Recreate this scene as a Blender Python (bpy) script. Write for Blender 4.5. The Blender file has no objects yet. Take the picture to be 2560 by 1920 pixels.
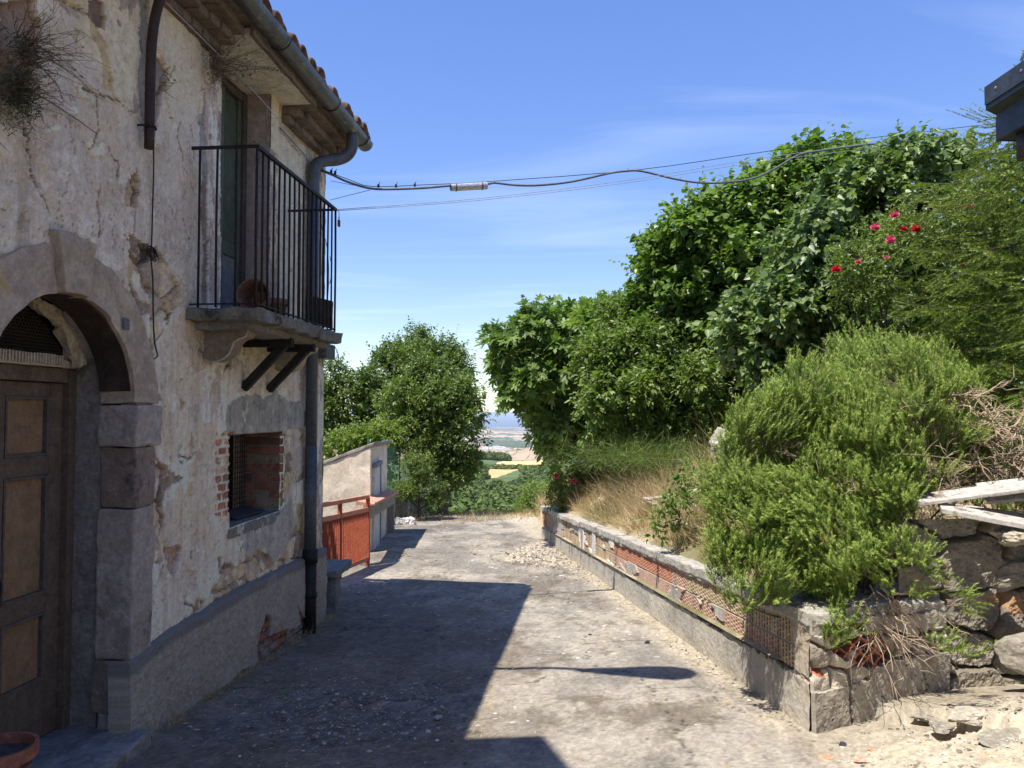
import bpy, bmesh, math, random
import numpy as np
from mathutils import Vector, Matrix, noise as mn

# ------------------------------------------------------------------ camera
scn = bpy.context.scene
R = math.radians
EYE = 1.6
PITCH = math.atan(70 / 1920)
cam_d = bpy.data.cameras.new("camera")
cam = bpy.data.objects.new("camera", cam_d)
scn.collection.objects.link(cam)
cam.location = (0, 0, EYE)
cam.rotation_euler = (math.pi / 2 + PITCH, 0, 0)
cam_d.sensor_width = 36
cam_d.lens = 27
cam_d.clip_start = 0.05
cam_d.clip_end = 200000
scn.camera = cam

# ------------------------------------------------------------------ light
SUN = Vector((-0.344, -0.314, 1.0)).normalized()          # towards the sun
elev = math.asin(SUN.z)
azim = math.atan2(SUN.x, SUN.y)                           # clockwise from +Y
w = bpy.data.worlds.new("World")
scn.world = w
w.use_nodes = True
wt = w.node_tree
bg = wt.nodes['Background']
sky = wt.nodes.new('ShaderNodeTexSky')
sky.sky_type = 'NISHITA'
sky.sun_disc = False
sky.sun_elevation = elev
sky.sun_rotation = azim
sky.altitude = 500
sky.air_density = 1.0
sky.dust_density = 0.15
sky.ozone_density = 2.2
# thin cirrus streaks high in the sky
tc = wt.nodes.new('ShaderNodeTexCoord')
sep = wt.nodes.new('ShaderNodeSeparateXYZ')
wt.links.new(tc.outputs['Generated'], sep.inputs[0])
mx = wt.nodes.new('ShaderNodeMath'); mx.operation = 'MAXIMUM'; mx.inputs[1].default_value = 0.04
wt.links.new(sep.outputs[2], mx.inputs[0])
dx = wt.nodes.new('ShaderNodeMath'); dx.operation = 'DIVIDE'
dy = wt.nodes.new('ShaderNodeMath'); dy.operation = 'DIVIDE'
wt.links.new(sep.outputs[0], dx.inputs[0]); wt.links.new(mx.outputs[0], dx.inputs[1])
wt.links.new(sep.outputs[1], dy.inputs[0]); wt.links.new(mx.outputs[0], dy.inputs[1])
cmb = wt.nodes.new('ShaderNodeCombineXYZ')
wt.links.new(dx.outputs[0], cmb.inputs[0]); wt.links.new(dy.outputs[0], cmb.inputs[1])
mp = wt.nodes.new('ShaderNodeMapping')
mp.inputs['Rotation'].default_value = (0, 0, R(28))
mp.inputs['Scale'].default_value = (0.22, 0.75, 1)
wt.links.new(cmb.outputs[0], mp.inputs[0])
cn = wt.nodes.new('ShaderNodeTexNoise')
cn.inputs['Scale'].default_value = 1.3; cn.inputs['Detail'].default_value = 9
cn.inputs['Roughness'].default_value = 0.52; cn.inputs['Distortion'].default_value = 0.9
wt.links.new(mp.outputs[0], cn.inputs['Vector'])
cr = wt.nodes.new('ShaderNodeValToRGB')
cr.color_ramp.elements[0].position = 0.50; cr.color_ramp.elements[0].color = (0, 0, 0, 1)
cr.color_ramp.elements[1].position = 0.86; cr.color_ramp.elements[1].color = (0.26, 0.26, 0.26, 1)
wt.links.new(cn.outputs[0], cr.inputs[0])
cm = wt.nodes.new('ShaderNodeMixRGB')
cm.inputs[2].default_value = (5.6, 6.3, 7.4, 1)
hs = wt.nodes.new('ShaderNodeHueSaturation'); hs.inputs['Saturation'].default_value = 1.60; hs.inputs['Hue'].default_value = 0.522
gm = wt.nodes.new('ShaderNodeGamma'); gm.inputs[1].default_value = 0.60
wt.links.new(sky.outputs[0], gm.inputs[0]); wt.links.new(gm.outputs[0], hs.inputs['Color']); hs.inputs['Value'].default_value = 1.70
wt.links.new(cr.outputs[0], cm.inputs[0]); wt.links.new(hs.outputs[0], cm.inputs[1])
wt.links.new(cm.outputs[0], bg.inputs[0])
bg.inputs['Strength'].default_value = 0.118

sl = bpy.data.lights.new("sun", 'SUN')
sl.energy = 3.7
sl.angle = R(0.5)
sl.color = (1.0, 0.94, 0.84)
so = bpy.data.objects.new("sun", sl)
scn.collection.objects.link(so)
so.rotation_euler = SUN.to_track_quat('Z', 'Y').to_euler()

scn.view_settings.view_transform = 'Standard'
scn.view_settings.look = 'None'
scn.view_settings.exposure = 1.05
scn.view_settings.gamma = 1.0
scn.view_settings.use_curve_mapping = False
scn.cycles.max_bounces = 7
scn.cycles.diffuse_bounces = 4
scn.cycles.transparent_max_bounces = 8
scn.cycles.volume_bounces = 0

# ------------------------------------------------------------------ helpers
rng = np.random.default_rng(7)
random.seed(7)
cp, sp_ = math.cos(PITCH), math.sin(PITCH)

def ray(px, py):
    """direction of a picture point (2560x1920), scaled so that y = 1"""
    u = (px - 1280) / 1920; v = (960 - py) / 1920
    d = Vector((u, cp - v * sp_, sp_ + v * cp))
    return d / d.y

def U(px, py, d):
    r = ray(px, py)
    return Vector((r.x * d, d, EYE + r.z * d))

WA, WB = -2.47, 0.094                                     # house wall: x = WA + WB*y
WN = Vector((1, -WB, 0)).normalized()

def onwall(px, py, off=0.0):
    r = ray(px, py)
    d = (WA + off) / (r.x - WB)
    return Vector((r.x * d, d, EYE + r.z * d))

def W(y, z, off=0.0):
    return Vector((WA + WB * y, y, z)) + WN * off

def link(o, parent=None):
    scn.collection.objects.link(o)
    if parent is not None:
        o.parent = parent
    return o

def tag(o, label, cat, group=None):
    o['label'] = label; o['category'] = cat
    if group: o['group'] = group
    return o

def thing(name, loc, label, cat, group=None, rz=0):
    o = bpy.data.objects.new(name, None)
    link(o); o.location = loc; o.rotation_euler = (0, 0, rz)
    o.empty_display_size = 0.2
    return tag(o, label, cat, group)

def npmesh(name, V, Fs, mat, parent=None, smooth=False, attrs=None, mats=None, matidx=None):
    """V (n,3) world coordinates; Fs list of (m,k) arrays; children get local coords of the parent"""
    V = np.asarray(V, dtype=np.float64)
    if parent is not None:
        pl = np.array(parent_world(parent))
        V = V - pl
    me = bpy.data.meshes.new(name)
    nv = len(V)
    Fs = [np.asarray(f) for f in Fs if len(f)]
    nf = sum(len(f) for f in Fs); nl = sum(f.size for f in Fs)
    me.vertices.add(nv); me.vertices.foreach_set('co', V.astype(np.float32).ravel())
    me.loops.add(nl); me.polygons.add(nf)
    me.loops.foreach_set('vertex_index', np.concatenate([f.ravel() for f in Fs]).astype(np.int32))
    tot = np.concatenate([np.full(len(f), f.shape[1]) for f in Fs]).astype(np.int32)
    st = np.concatenate([[0], np.cumsum(tot)[:-1]]).astype(np.int32)
    me.polygons.foreach_set('loop_start', st); me.polygons.foreach_set('loop_total', tot)
    me.polygons.foreach_set('use_smooth', np.full(nf, smooth, dtype=bool))
    if matidx is not None:
        me.polygons.foreach_set('material_index', np.asarray(matidx, dtype=np.int32))
    me.update(calc_edges=True)
    for k, a in (attrs or {}).items():
        a = np.asarray(a)
        if a.ndim == 1:
            at = me.attributes.new(k, 'FLOAT', 'POINT'); at.data.foreach_set('value', a.astype(np.float32))
        else:
            at = me.attributes.new(k, 'FLOAT_COLOR', 'POINT')
            c = np.ones((len(a), 4), dtype=np.float32); c[:, :3] = a
            at.data.foreach_set('color', c.ravel())
    for m in (mats or [mat]):
        me.materials.append(m)
    o = bpy.data.objects.new(name, me)
    link(o, parent)
    return o

def parent_world(p):
    loc = Vector(p.location)
    if p.parent is not None:
        loc = loc + parent_world(p.parent)
    return loc

class MB:
    """collects shapes into one mesh"""
    def __init__(s): s.v = []; s.f = []; s.n = 0
    def add(s, V, F):
        s.v.append(np.asarray(V, float)); s.f += [tuple(i + s.n for i in f) for f in F]; s.n += len(V)
        return s
    def box(s, x0, x1, y0, y1, z0, z1, M=None):
        V = [(x, y, z) for x in (x0, x1) for y in (y0, y1) for z in (z0, z1)]
        if M is not None: V = [tuple(M @ Vector(p)) for p in V]
        return s.add(V, [(0, 1, 3, 2), (4, 6, 7, 5), (0, 4, 5, 1), (2, 3, 7, 6), (0, 2, 6, 4), (1, 5, 7, 3)])
    def beam(s, a, b, wd, ht, up=Vector((0, 0, 1))):
        a = Vector(a); b = Vector(b); t = (b - a).normalized()
        sd = t.cross(up).normalized(); u = sd.cross(t).normalized()
        V = []
        for p in (a, b):
            for i, j in ((-1, -1), (1, -1), (1, 1), (-1, 1)):
                V.append(p + sd * (i * wd / 2) + u * (j * ht / 2))
        return s.add(V, [(3, 2, 1, 0), (4, 5, 6, 7), (0, 1, 5, 4), (1, 2, 6, 5), (2, 3, 7, 6), (3, 0, 4, 7)])
    def tube(s, pts, r, n=8, cap=True):
        pts = [Vector(p) for p in pts]
        rr = r if hasattr(r, '__len__') else [r] * len(pts)
        V = []; F = []
        t0 = (pts[1] - pts[0]).normalized()
        up = Vector((0, 0, 1)) if abs(t0.z) < 0.9 else Vector((1, 0, 0))
        sd = t0.cross(up).normalized()
        for i, p in enumerate(pts):
            t = (pts[min(i + 1, len(pts) - 1)] - pts[max(i - 1, 0)]).normalized()
            sd = (sd - t * sd.dot(t)).normalized(); u = t.cross(sd)
            for k in range(n):
                a = 2 * math.pi * k / n
                V.append(p + sd * (rr[i] * math.cos(a)) + u * (rr[i] * math.sin(a)))
        for i in range(len(pts) - 1):
            for k in range(n):
                k2 = (k + 1) % n
                F.append((i * n + k, i * n + k2, (i + 1) * n + k2, (i + 1) * n + k))
        if cap:
            F.append(tuple(range(n))[::-1]); F.append(tuple((len(pts) - 1) * n + k for k in range(n)))
        return s.add(V, F)
    def lathe(s, prof, c, n=24, M=None):
        V = []; F = []
        for r, z in prof:
            for k in range(n):
                a = 2 * math.pi * k / n
                p = Vector((r * math.cos(a), r * math.sin(a), z))
                if M is not None: p = M @ p
                V.append(p + Vector(c))
        for i in range(len(prof) - 1):
            for k in range(n):
                k2 = (k + 1) % n
                F.append((i * n + k, i * n + k2, (i + 1) * n + k2, (i + 1) * n + k))
        F.append(tuple(range(n))[::-1])
        return s.add(V, F)
    def prism(s, poly, ext, ):
        """poly: list of 3D points (planar), ext: extrusion vector"""
        n = len(poly); e = Vector(ext)
        V = [Vector(p) for p in poly] + [Vector(p) + e for p in poly]
        F = [tuple(range(n))[::-1], tuple(range(n, 2 * n))] + [(i, (i + 1) % n, n + (i + 1) % n, n + i) for i in range(n)]
        return s.add(V, F)
    def build(s, name, mat, parent=None, bevel=0, smooth=False, rough=0, cuts=0, seed=0, fix=True):
        V = np.concatenate(s.v)
        if parent is not None: V = V - np.array(parent_world(parent))
        me = bpy.data.meshes.new(name)
        me.from_pydata([tuple(p) for p in V], [], s.f)
        bm = bmesh.new(); bm.from_mesh(me)
        if fix: bmesh.ops.recalc_face_normals(bm, faces=bm.faces)
        if bevel > 0:
            bmesh.ops.bevel(bm, geom=[e for e in bm.edges], offset=bevel, segments=2, affect='EDGES', profile=0.6)
        if cuts:
            bmesh.ops.subdivide_edges(bm, edges=[e for e in bm.edges if e.calc_length() > cuts], cuts=1, use_grid_fill=True)
            for _ in range(4):
                le = [e for e in bm.edges if e.calc_length() > cuts]
                if not le or len(bm.verts) > 60000: break
                bmesh.ops.subdivide_edges(bm, edges=le, cuts=1, use_grid_fill=True)
        if rough:
            off = Vector((seed * 3.1, seed * 1.7, 0))
            for v in bm.verts:
                q = v.co + off
                v.co += Vector((mn.noise(q * 9), mn.noise(q * 9 + Vector((9, 0, 0))), mn.noise(q * 9 + Vector((0, 9, 0))))) * rough
                v.co += Vector((mn.noise(q * 31), mn.noise(q * 31 + Vector((9, 0, 0))), mn.noise(q * 31 + Vector((0, 9, 0))))) * rough * 0.45
        bm.to_mesh(me); bm.free()
        if smooth:
            me.polygons.foreach_set('use_smooth', np.ones(len(me.polygons), dtype=bool))
        me.materials.append(mat)
        o = bpy.data.objects.new(name, me)
        return link(o, parent)

# value noise, vectorised
def _h(ix, iy, iz, s):
    n = (ix * 374761393 + iy * 668265263 + iz * 1274126177 + s * 974711) & 0xffffffff
    n = ((n ^ (n >> 13)) * 1274126177) & 0xffffffff
    n = n ^ (n >> 16)
    return (n & 0xffff) / 65535.0
def vn(x, y, s=0, z=None):
    x = np.asarray(x, float); y = np.asarray(y, float)
    z = np.zeros_like(x) if z is None else np.asarray(z, float)
    ix = np.floor(x).astype(np.int64); iy = np.floor(y).astype(np.int64); iz = np.floor(z).astype(np.int64)
    fx = x - ix; fy = y - iy; fz = z - iz
    fx = fx * fx * (3 - 2 * fx); fy = fy * fy * (3 - 2 * fy); fz = fz * fz * (3 - 2 * fz)
    def lay(k):
        a = _h(ix, iy, k, s); b = _h(ix + 1, iy, k, s); c = _h(ix, iy + 1, k, s); d = _h(ix + 1, iy + 1, k, s)
        return (a * (1 - fx) + b * fx) * (1 - fy) + (c * (1 - fx) + d * fx) * fy
    return lay(iz) * (1 - fz) + (lay(iz + 1) * fz if np.any(fz) else 0)
def fbm(x, y, s=0, o=5, g=0.5):
    t = 0; a = 1; n = 0
    for i in range(o):
        t = t + a * vn(x * 2 ** i + i * 17.3, y * 2 ** i + i * 9.1, s + i); n += a; a *= g
    return t / n
def sstep(a, b, x):
    t = np.clip((x - a) / (b - a), 0, 1); return t * t * (3 - 2 * t)
def voro(x, y, s=0):
    """cell id value, distance to border estimate"""
    ix = np.floor(x).astype(np.int64); iy = np.floor(y).astype(np.int64)
    d1 = np.full(x.shape, 9.0); d2 = np.full(x.shape, 9.0); idv = np.zeros(x.shape)
    for a in (-1, 0, 1):
        for b in (-1, 0, 1):
            cx = ix + a; cy = iy + b
            px = cx + 0.15 + 0.7 * _h(cx, cy, 0 * cx, s); py = cy + 0.15 + 0.7 * _h(cx, cy, 0 * cx, s + 5)
            d = np.hypot(x - px, y - py); v = _h(cx, cy, 0 * cx, s + 9)
            m = d < d1
            d2 = np.where(m, d1, np.minimum(d2, d)); idv = np.where(m, v, idv); d1 = np.where(m, d, d1)
    return idv, d2 - d1
def inpoly(x, y, poly):
    r = np.zeros(x.shape, bool); n = len(poly)
    for i in range(n):
        x1, y1 = poly[i]; x2, y2 = poly[(i + 1) % n]
        if y1 == y2: continue
        c = ((y1 > y) != (y2 > y)) & (x < (x2 - x1) * (y - y1) / (y2 - y1) + x1)
        r ^= c
    return r
def segdist(x, y, pts):
    d = np.full(x.shape, 9.0)
    for (x1, y1), (x2, y2) in zip(pts, pts[1:]):
        L = (x2 - x1) ** 2 + (y2 - y1) ** 2 + 1e-9
        t = np.clip(((x - x1) * (x2 - x1) + (y - y1) * (y2 - y1)) / L, 0, 1)
        d = np.minimum(d, np.hypot(x - x1 - t * (x2 - x1), y - y1 - t * (y2 - y1)))
    return d

# ------------------------------------------------------------------ materials
def newmat(name):
    m = bpy.data.materials.new(name); m.use_nodes = True
    nt = m.node_tree; b = nt.nodes['Principled BSDF']
    return m, nt, b
def obj_coord(nt):
    t = nt.nodes.new('ShaderNodeTexCoord'); return t.outputs['Object']
def nz(nt, scale, detail=6, rough=0.6, vec=None, dist=0.0):
    n = nt.nodes.new('ShaderNodeTexNoise')
    n.inputs['Scale'].default_value = scale; n.inputs['Detail'].default_value = detail
    n.inputs['Roughness'].default_value = rough; n.inputs['Distortion'].default_value = dist
    nt.links.new(vec if vec is not None else obj_coord(nt), n.inputs['Vector'])
    return n.outputs[0]
def ramp(nt, src, stops):
    r = nt.nodes.new('ShaderNodeValToRGB')
    e = r.color_ramp.elements
    while len(e) < len(stops): e.new(0.5)
    for k, (p, c) in enumerate(stops):
        e[k].position = p
        e[k].color = (*c, 1) if hasattr(c, '__len__') else (c, c, c, 1)
    nt.links.new(src, r.inputs[0]); return r.outputs[0]
def mixc(nt, fac, a, b, mode='MIX'):
    n = nt.nodes.new('ShaderNodeMixRGB'); n.blend_type = mode
    for k, v in ((0, fac), (1, a), (2, b)):
        if isinstance(v, (int, float)): n.inputs[k].default_value = v
        elif isinstance(v, tuple): n.inputs[k].default_value = (*v, 1)
        else: nt.links.new(v, n.inputs[k])
    return n.outputs[0]
def bump(nt, b, src, dist=0.01, strength=0.6):
    n = nt.nodes.new('ShaderNodeBump'); n.inputs['Strength'].default_value = strength
    n.inputs['Distance'].default_value = dist
    nt.links.new(src, n.inputs['Height']); nt.links.new(n.outputs[0], b.inputs['Normal'])
def simple(name, c1, c2, scale=8, rough=0.85, bd=0.004, bs=60, metal=0, spots=None):
    """two-tone weathered surface with fine bump"""
    m, nt, b = newmat(name)
    v = obj_coord(nt)
    a = ramp(nt, nz(nt, scale, 8, 0.65, v), [(0.3, c1), (0.7, c2)])
    if spots:
        f = ramp(nt, nz(nt, spots[1], 6, 0.7, v), [(spots[2], 0.0), (spots[2] + 0.06, 1.0)])
        a = mixc(nt, f, a, spots[0])
    a = mixc(nt, 0.8, a, ramp(nt, nz(nt, scale * 4.3, 7, 0.72, v, .4), [(0.32, 0.62), (0.68, 1.28)]), 'MULTIPLY')
    fine = nz(nt, bs, 6, 0.75, v)
    a = mixc(nt, 0.5, a, ramp(nt, fine, [(0.3, 0.5), (0.7, 1.35)]), 'MULTIPLY')
    nt.links.new(a, b.inputs['Base Color'])
    b.inputs['Roughness'].default_value = rough; b.inputs['Metallic'].default_value = metal
    b.inputs['Specular IOR Level'].default_value = 0.25
    bump(nt, b, fine, bd, 0.7)
    return m
def attrmat(name, rough=0.92, fine=0.4, bs=70, bd=0.004, grain=None):
    """colour comes from the per-vertex albedo 'col'; shader adds grain and relief"""
    m, nt, b = newmat(name)
    at = nt.nodes.new('ShaderNodeAttribute'); at.attribute_name = 'col'
    v = obj_coord(nt)
    n1 = nz(nt, bs, 8, 0.75, v)
    n2 = nz(nt, bs * 4, 4, 0.7, v)
    c = mixc(nt, fine, at.outputs['Color'], ramp(nt, n1, [(0.28, 0.45), (0.72, 1.4)]), 'MULTIPLY')
    c = mixc(nt, fine * 0.8, c, ramp(nt, n2, [(0.3, 0.6), (0.7, 1.3)]), 'MULTIPLY')
    nt.links.new(c, b.inputs['Base Color'])
    b.inputs['Roughness'].default_value = rough; b.inputs['Specular IOR Level'].default_value = 0.2
    bump(nt, b, n1, bd, 0.8)
    return m
def leafmat(name, c_dark, c_mid, c_light, trans=0.35, rough=0.45, tcol=None, spec=0.4):
    if c_mid[1] > c_mid[0] * 1.15: c_dark, c_mid, c_light = [(c[0] * 1.12, c[1] * 1.10, c[2] * .98) for c in (c_dark, c_mid, c_light)]
    """leaf tone varies leaf by leaf through the per-leaf random value 'tone'"""
    m, nt, b = newmat(name)
    at = nt.nodes.new('ShaderNodeAttribute'); at.attribute_name = 'tone'
    c = ramp(nt, at.outputs['Fac'], [(0.0, c_dark), (0.55, c_mid), (1.0, c_light)])
    nt.links.new(c, b.inputs['Base Color']); b.inputs['Roughness'].default_value = rough
    b.inputs['Specular IOR Level'].default_value = spec
    tr = nt.nodes.new('ShaderNodeBsdfTranslucent')
    tc_ = mixc(nt, 1.0, c, tcol or (1.6, 1.9, 0.7), 'MULTIPLY')
    nt.links.new(tc_, tr.inputs[0])
    mixs = nt.nodes.new('ShaderNodeMixShader'); mixs.inputs[0].default_value = trans
    nt.links.new(b.outputs[0], mixs.inputs[1]); nt.links.new(tr.outputs[0], mixs.inputs[2])
    nt.links.new(mixs.outputs[0], nt.nodes['Material Output'].inputs[0])
    return m
# ------------------------------------------------------------------ ground shape
SL = -0.0454
def wx(y): return 1.67 - 0.121 * (y - 4.37)               # road side of the low block wall
def walltop(y): return 0.475 - 0.058 * (y - 4.37)
def road_z(x, y):
    x = np.asarray(x, float); y = np.asarray(y, float)
    z = SL * y
    z = z - sstep(18.6, 24, y) * 2.2
    rs = np.maximum(0, x - 1.75) * sstep(5.2, 3.6, y)     # rubble apron rising on the right
    ds = (x - 2.22) * .74 + (y - 4.33) * .67 + .10 * (vn(x * 9, y * 9, 19) - .5) + .05 * (vn(x * 22, y * 22, 20) - .5)
    z = z + .085 * sstep(-.015, .02, ds) * sstep(1.98, 2.12, x) * sstep(5.3, 4.9, y)     # broken ledge in the dirt
    return z + 0.22 * rs - 0.02 * np.exp(-((x + 0.9) / 0.7) ** 2) * sstep(3, 5, y) * sstep(9, 6, y)

# ------------------------------------------------------------------ road
gx = np.concatenate([np.arange(-3.4, -2.6, 0.1), np.arange(-2.6, 3.6, 0.02), np.arange(3.6, 7, 0.15)])
gy = np.concatenate([np.arange(-8, 2.6, 0.2), np.arange(2.6, 8, 0.02), np.arange(8, 20.6, 0.045), np.arange(20.6, 24.6, 0.2)])
X, Y = np.meshgrid(gx, gy)
Z = road_z(X, Y)
big = fbm(X * 0.7, Y * 0.7, 3, 5)
med = fbm(X * 2.6 + 5, Y * 2.0, 8, 5, 0.6)
fin = fbm(X * 14, Y * 12, 12, 4, 0.7)
Z = Z + (big - .5) * 0.03 + (med - .5) * 0.016 + (fin - .5) * 0.009
pale = np.array([0.365, 0.328, 0.275]); grey = np.array([0.235, 0.213, 0.183]); dark = np.array([0.135, 0.112, 0.085])
dirt = np.array([0.50, 0.435, 0.335]); straw = np.array([0.42, 0.31, 0.15])
# worn centre strip near the camera is paler, bitumen remains grey further on
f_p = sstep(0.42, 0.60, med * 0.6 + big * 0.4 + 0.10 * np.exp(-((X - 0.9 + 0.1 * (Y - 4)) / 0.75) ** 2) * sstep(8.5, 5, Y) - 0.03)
C = grey + (pale - grey) * f_p[..., None]
f_d = sstep(0.47, 0.66, fbm(X * 2.6 + 40, Y * 1.7 + 3, 21, 7, 0.78)) * 0.72
C = C + (dark - C) * f_d[..., None]
# left half of the lane: house shade painted into the bitumen, darker and warmer
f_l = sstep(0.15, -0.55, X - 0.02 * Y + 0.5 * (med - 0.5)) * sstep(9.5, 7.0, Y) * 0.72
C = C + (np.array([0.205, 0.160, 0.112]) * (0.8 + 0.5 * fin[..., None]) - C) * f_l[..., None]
# gravel filled holes: one in the shaded part, one sunlit further back
def hole(cx, cy, rx, ry, sd):
    q = np.hypot((X - cx) / rx, (Y - cy) / ry) + (fbm(X * 3, Y * 3, sd, 4) - .5) * 1.1
    return sstep(1.05, 0.7, q)
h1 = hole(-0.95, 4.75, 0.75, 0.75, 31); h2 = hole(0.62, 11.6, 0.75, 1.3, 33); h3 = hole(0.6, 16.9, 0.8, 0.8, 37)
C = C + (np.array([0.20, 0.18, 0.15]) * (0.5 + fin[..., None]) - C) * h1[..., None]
C = C + (dirt * (0.75 + 0.5 * fin[..., None]) - C) * (h2 * 0.85 + h3 * 0.8)[..., None]
Z = Z - 0.02 * (h1 + h2)
# pale dust along the wall foot and the rubble apron
edge = (wx(Y) - X) + (med - .5) * 0.35
f_e = sstep(0.3, 0.02, edge) * 0.75
ap = sstep(1.35, 1.9, X + (med - .5) * 0.6) * sstep(5.0, 4.2, Y)
C = C + (dirt - C) * np.clip(np.maximum(f_e, ap), 0, 1)[..., None]
# straw litter
f_s = sstep(0.62, 0.74, fbm(X * 14 + 9, Y * 9, 51, 4, 0.7)) * 0.45 * sstep(.45, .6, med)
f_s = np.maximum(f_s, sstep(17.6, 18.8, Y + (med - .5) * 2) * 0.95)
C = C + (straw * (0.8 + 0.6 * fin[..., None]) - C) * f_s[..., None]
# chips of pale paint and stone trodden in
chip = (vn(X * 30, Y * 24, 61) > 0.955) & (fbm(X * 1.2, Y * 1.2, 63, 3) > 0.47)
C = np.where(chip[..., None], np.array([0.66, 0.62, 0.56]), C)
_, vb_ = voro(X * .9 + med * .8, Y * .7 + big * .8, 67)
ck = sstep(.012, .004, vb_ + (fin - .5) * .012); C = C * (1 - .6 * ck[..., None]); Z = Z - .006 * ck
pt = (voro(X * .55 + 3 + med * .25, Y * .45 + med * .25, 69)[0] > .72); C = C * np.where(pt[..., None], .82, 1.0)
agg = vn(X * 60, Y * 48, 65)
C = C * (0.80 + 0.40 * fin[..., None]) * (0.72 + 0.56 * agg[..., None])
ny, nx = X.shape
I = np.arange(nx * ny).reshape(ny, nx)
Fq = np.stack([I[:-1, :-1], I[:-1, 1:], I[1:, 1:], I[1:, :-1]], -1).reshape(-1, 4)
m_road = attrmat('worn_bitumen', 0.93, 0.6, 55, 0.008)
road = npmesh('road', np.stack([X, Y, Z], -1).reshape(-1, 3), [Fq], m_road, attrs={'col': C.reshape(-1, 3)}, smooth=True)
road['kind'] = 'structure'

# ------------------------------------------------------------------ bank behind the block wall
def bank_z(x, y):
    x = np.asarray(x, float); y = np.asarray(y, float)
    d = x - wx(y)
    yy = np.clip(y, 4.5, 16)
    z = walltop(yy) - 0.06 + 0.55 * np.clip(d, 0, 1.6) + 0.08 * np.clip(d - 1.6, 0, 9)
    z = z + 0.20 * (fbm(x * 1.3, y * 1.3, 71, 4) - .5) * sstep(0.1, 0.6, d)
    z = np.where(y < 6.2, np.minimum(z, .42 + .45 * np.clip(y - 5.25, 0, 2)), z)
    z = np.where((y < 5.45) & (d > .45), np.minimum(z, -.15), z)
    low = -0.0454 * y - 0.05
    k = sstep(14.0, 17.5, y - 0.5 * np.clip(d, 0, 4))
    z = z * (1 - k) + (low + 0.35 * np.clip(d, 0, 2.4)) * k
    z = z - sstep(18.6, 26, y) * 2.2
    return z
bx = np.concatenate([np.arange(-0.15, 3, 0.08), np.arange(3, 16, 0.35)])
by = np.concatenate([np.arange(4.72, 14, 0.08), np.arange(14, 30, 0.25)])
D_, Y = np.meshgrid(bx, by)
X = D_ + wx(Y) + 0.13
X = np.where(Y > 13.8, D_ + wx(13.8) + 0.13 + (Y - 13.8) * 0.03, X)
Z = bank_z(X, Y)
Z = np.where((D_ < 0) & (Y <= 13.8), Z - 0.3, Z)
fin = fbm(X * 9, Y * 9, 12, 4, 0.7); med = fbm(X * 1.6, Y * 1.6, 75, 4)
C = np.array([0.33, 0.25, 0.14]) + (np.array([0.46, 0.38, 0.25]) - np.array([0.33, 0.25, 0.14])) * sstep(.4, .6, med)[..., None]
C = C + (np.array([0.10, 0.12, 0.04]) - C) * sstep(0.5, 0.62, fbm(X * 1.1 + 9, Y * 1.1, 77, 4))[..., None] * 0.6
C = C * (0.7 + 0.6 * fin[..., None])
ny, nx = X.shape
I = np.arange(nx * ny).reshape(ny, nx)
Fq = np.stack([I[:-1, :-1], I[:-1, 1:], I[1:, 1:], I[1:, :-1]], -1).reshape(-1, 4)
m_soil = attrmat('dry_soil', 0.95, 0.6, 30, 0.02)
bank = npmesh('bank', np.stack([X, Y, Z], -1).reshape(-1, 3), [Fq], m_soil, attrs={'col': C.reshape(-1, 3)}, smooth=True)
bank['kind'] = 'structure'

# ------------------------------------------------------------------ landscape to the coast (z given below the eye)
LPROF = np.array([(17.5, -2.9), (20, -3.6), (24, -6.0), (30, -8.5), (60, -15), (100, -21), (150, -26), (250, -34), (400, -43), (520, -49), (570, -49.5),
    (600, -49.5), (680, -50.5), (720, -53), (750, -53.5), (830, -54.5), (900, -57), (960, -60), (1100, -78), (1500, -130), (2100, -150), (2700, -148), (3200, -175), (3900, -222),
    (4600, -228), (5600, -262), (6500, -262), (8000, -300), (10000, -318), (13000, -335), (16000, -348), (19500, -352), (20500, -356)])
az = np.concatenate([np.arange(-62, -9, 1.0), np.arange(-9, 9, 0.05), np.arange(9, 63, 1.0)])
dd = np.concatenate([np.geomspace(17.5, 500, 90), np.geomspace(505, 1200, 120), np.geomspace(1210, 20500, 240)])
A, D = np.meshgrid(np.radians(az), dd)
X = D * np.tan(A); Y = D * np.ones_like(A)
Zr = np.interp(np.log(D), np.log(LPROF[:, 0]), LPROF[:, 1])
rel = D / 1000
Zr = Zr + (fbm(X / 40, Y / 40, 81, 5) - .5) * np.interp(D, [20, 60, 250, 400, 520, 1200, 2500, 7000, 12000, 20000], [.2, 3, 5, 2, 1.5, 6, 30, 34, 26, 3]) * 1.0
Zr = Zr + (fbm(X / 700, Y / 500, 82, 5) - .5) * np.interp(D, [900, 2000, 7000, 12000, 20000], [0, 50, 55, 34, 2])
tanx = np.tan(A)
# pale hill on the right, middle distance
Zr = Zr + 34 * np.exp(-((tanx - 0.045) / 0.035) ** 2 - ((D - 2600) / 600) ** 2)
ff = fbm(X / 30, Y / 22, 85, 4)
olive = np.array([0.10, 0.14, 0.050]); gold = np.array([0.66, 0.50, 0.23]); tan = np.array([0.42, 0.33, 0.20]); dgr = np.array([0.045, 0.075, 0.028])
C = np.broadcast_to(olive, X.shape + (3,)).copy() * (0.6 + 0.8 * ff[..., None])
def put(mask, col):
    global C
    C = C + (np.asarray(col) - C) * np.clip(mask, 0, 1)[..., None]
wob = (fbm(X / 60, Y / 60, 88, 4) - .5)
D0 = D; D = D + wob * 90 * (D < 1200)
put(sstep(0, 1, (D > 738 + 25 * np.sin(tanx * 160)) & (D < np.clip(748 + (tanx + .028) * 9000, 740, 935)) & (tanx > -0.028) & (tanx + wob * .01 < 0.062)), gold)
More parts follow.
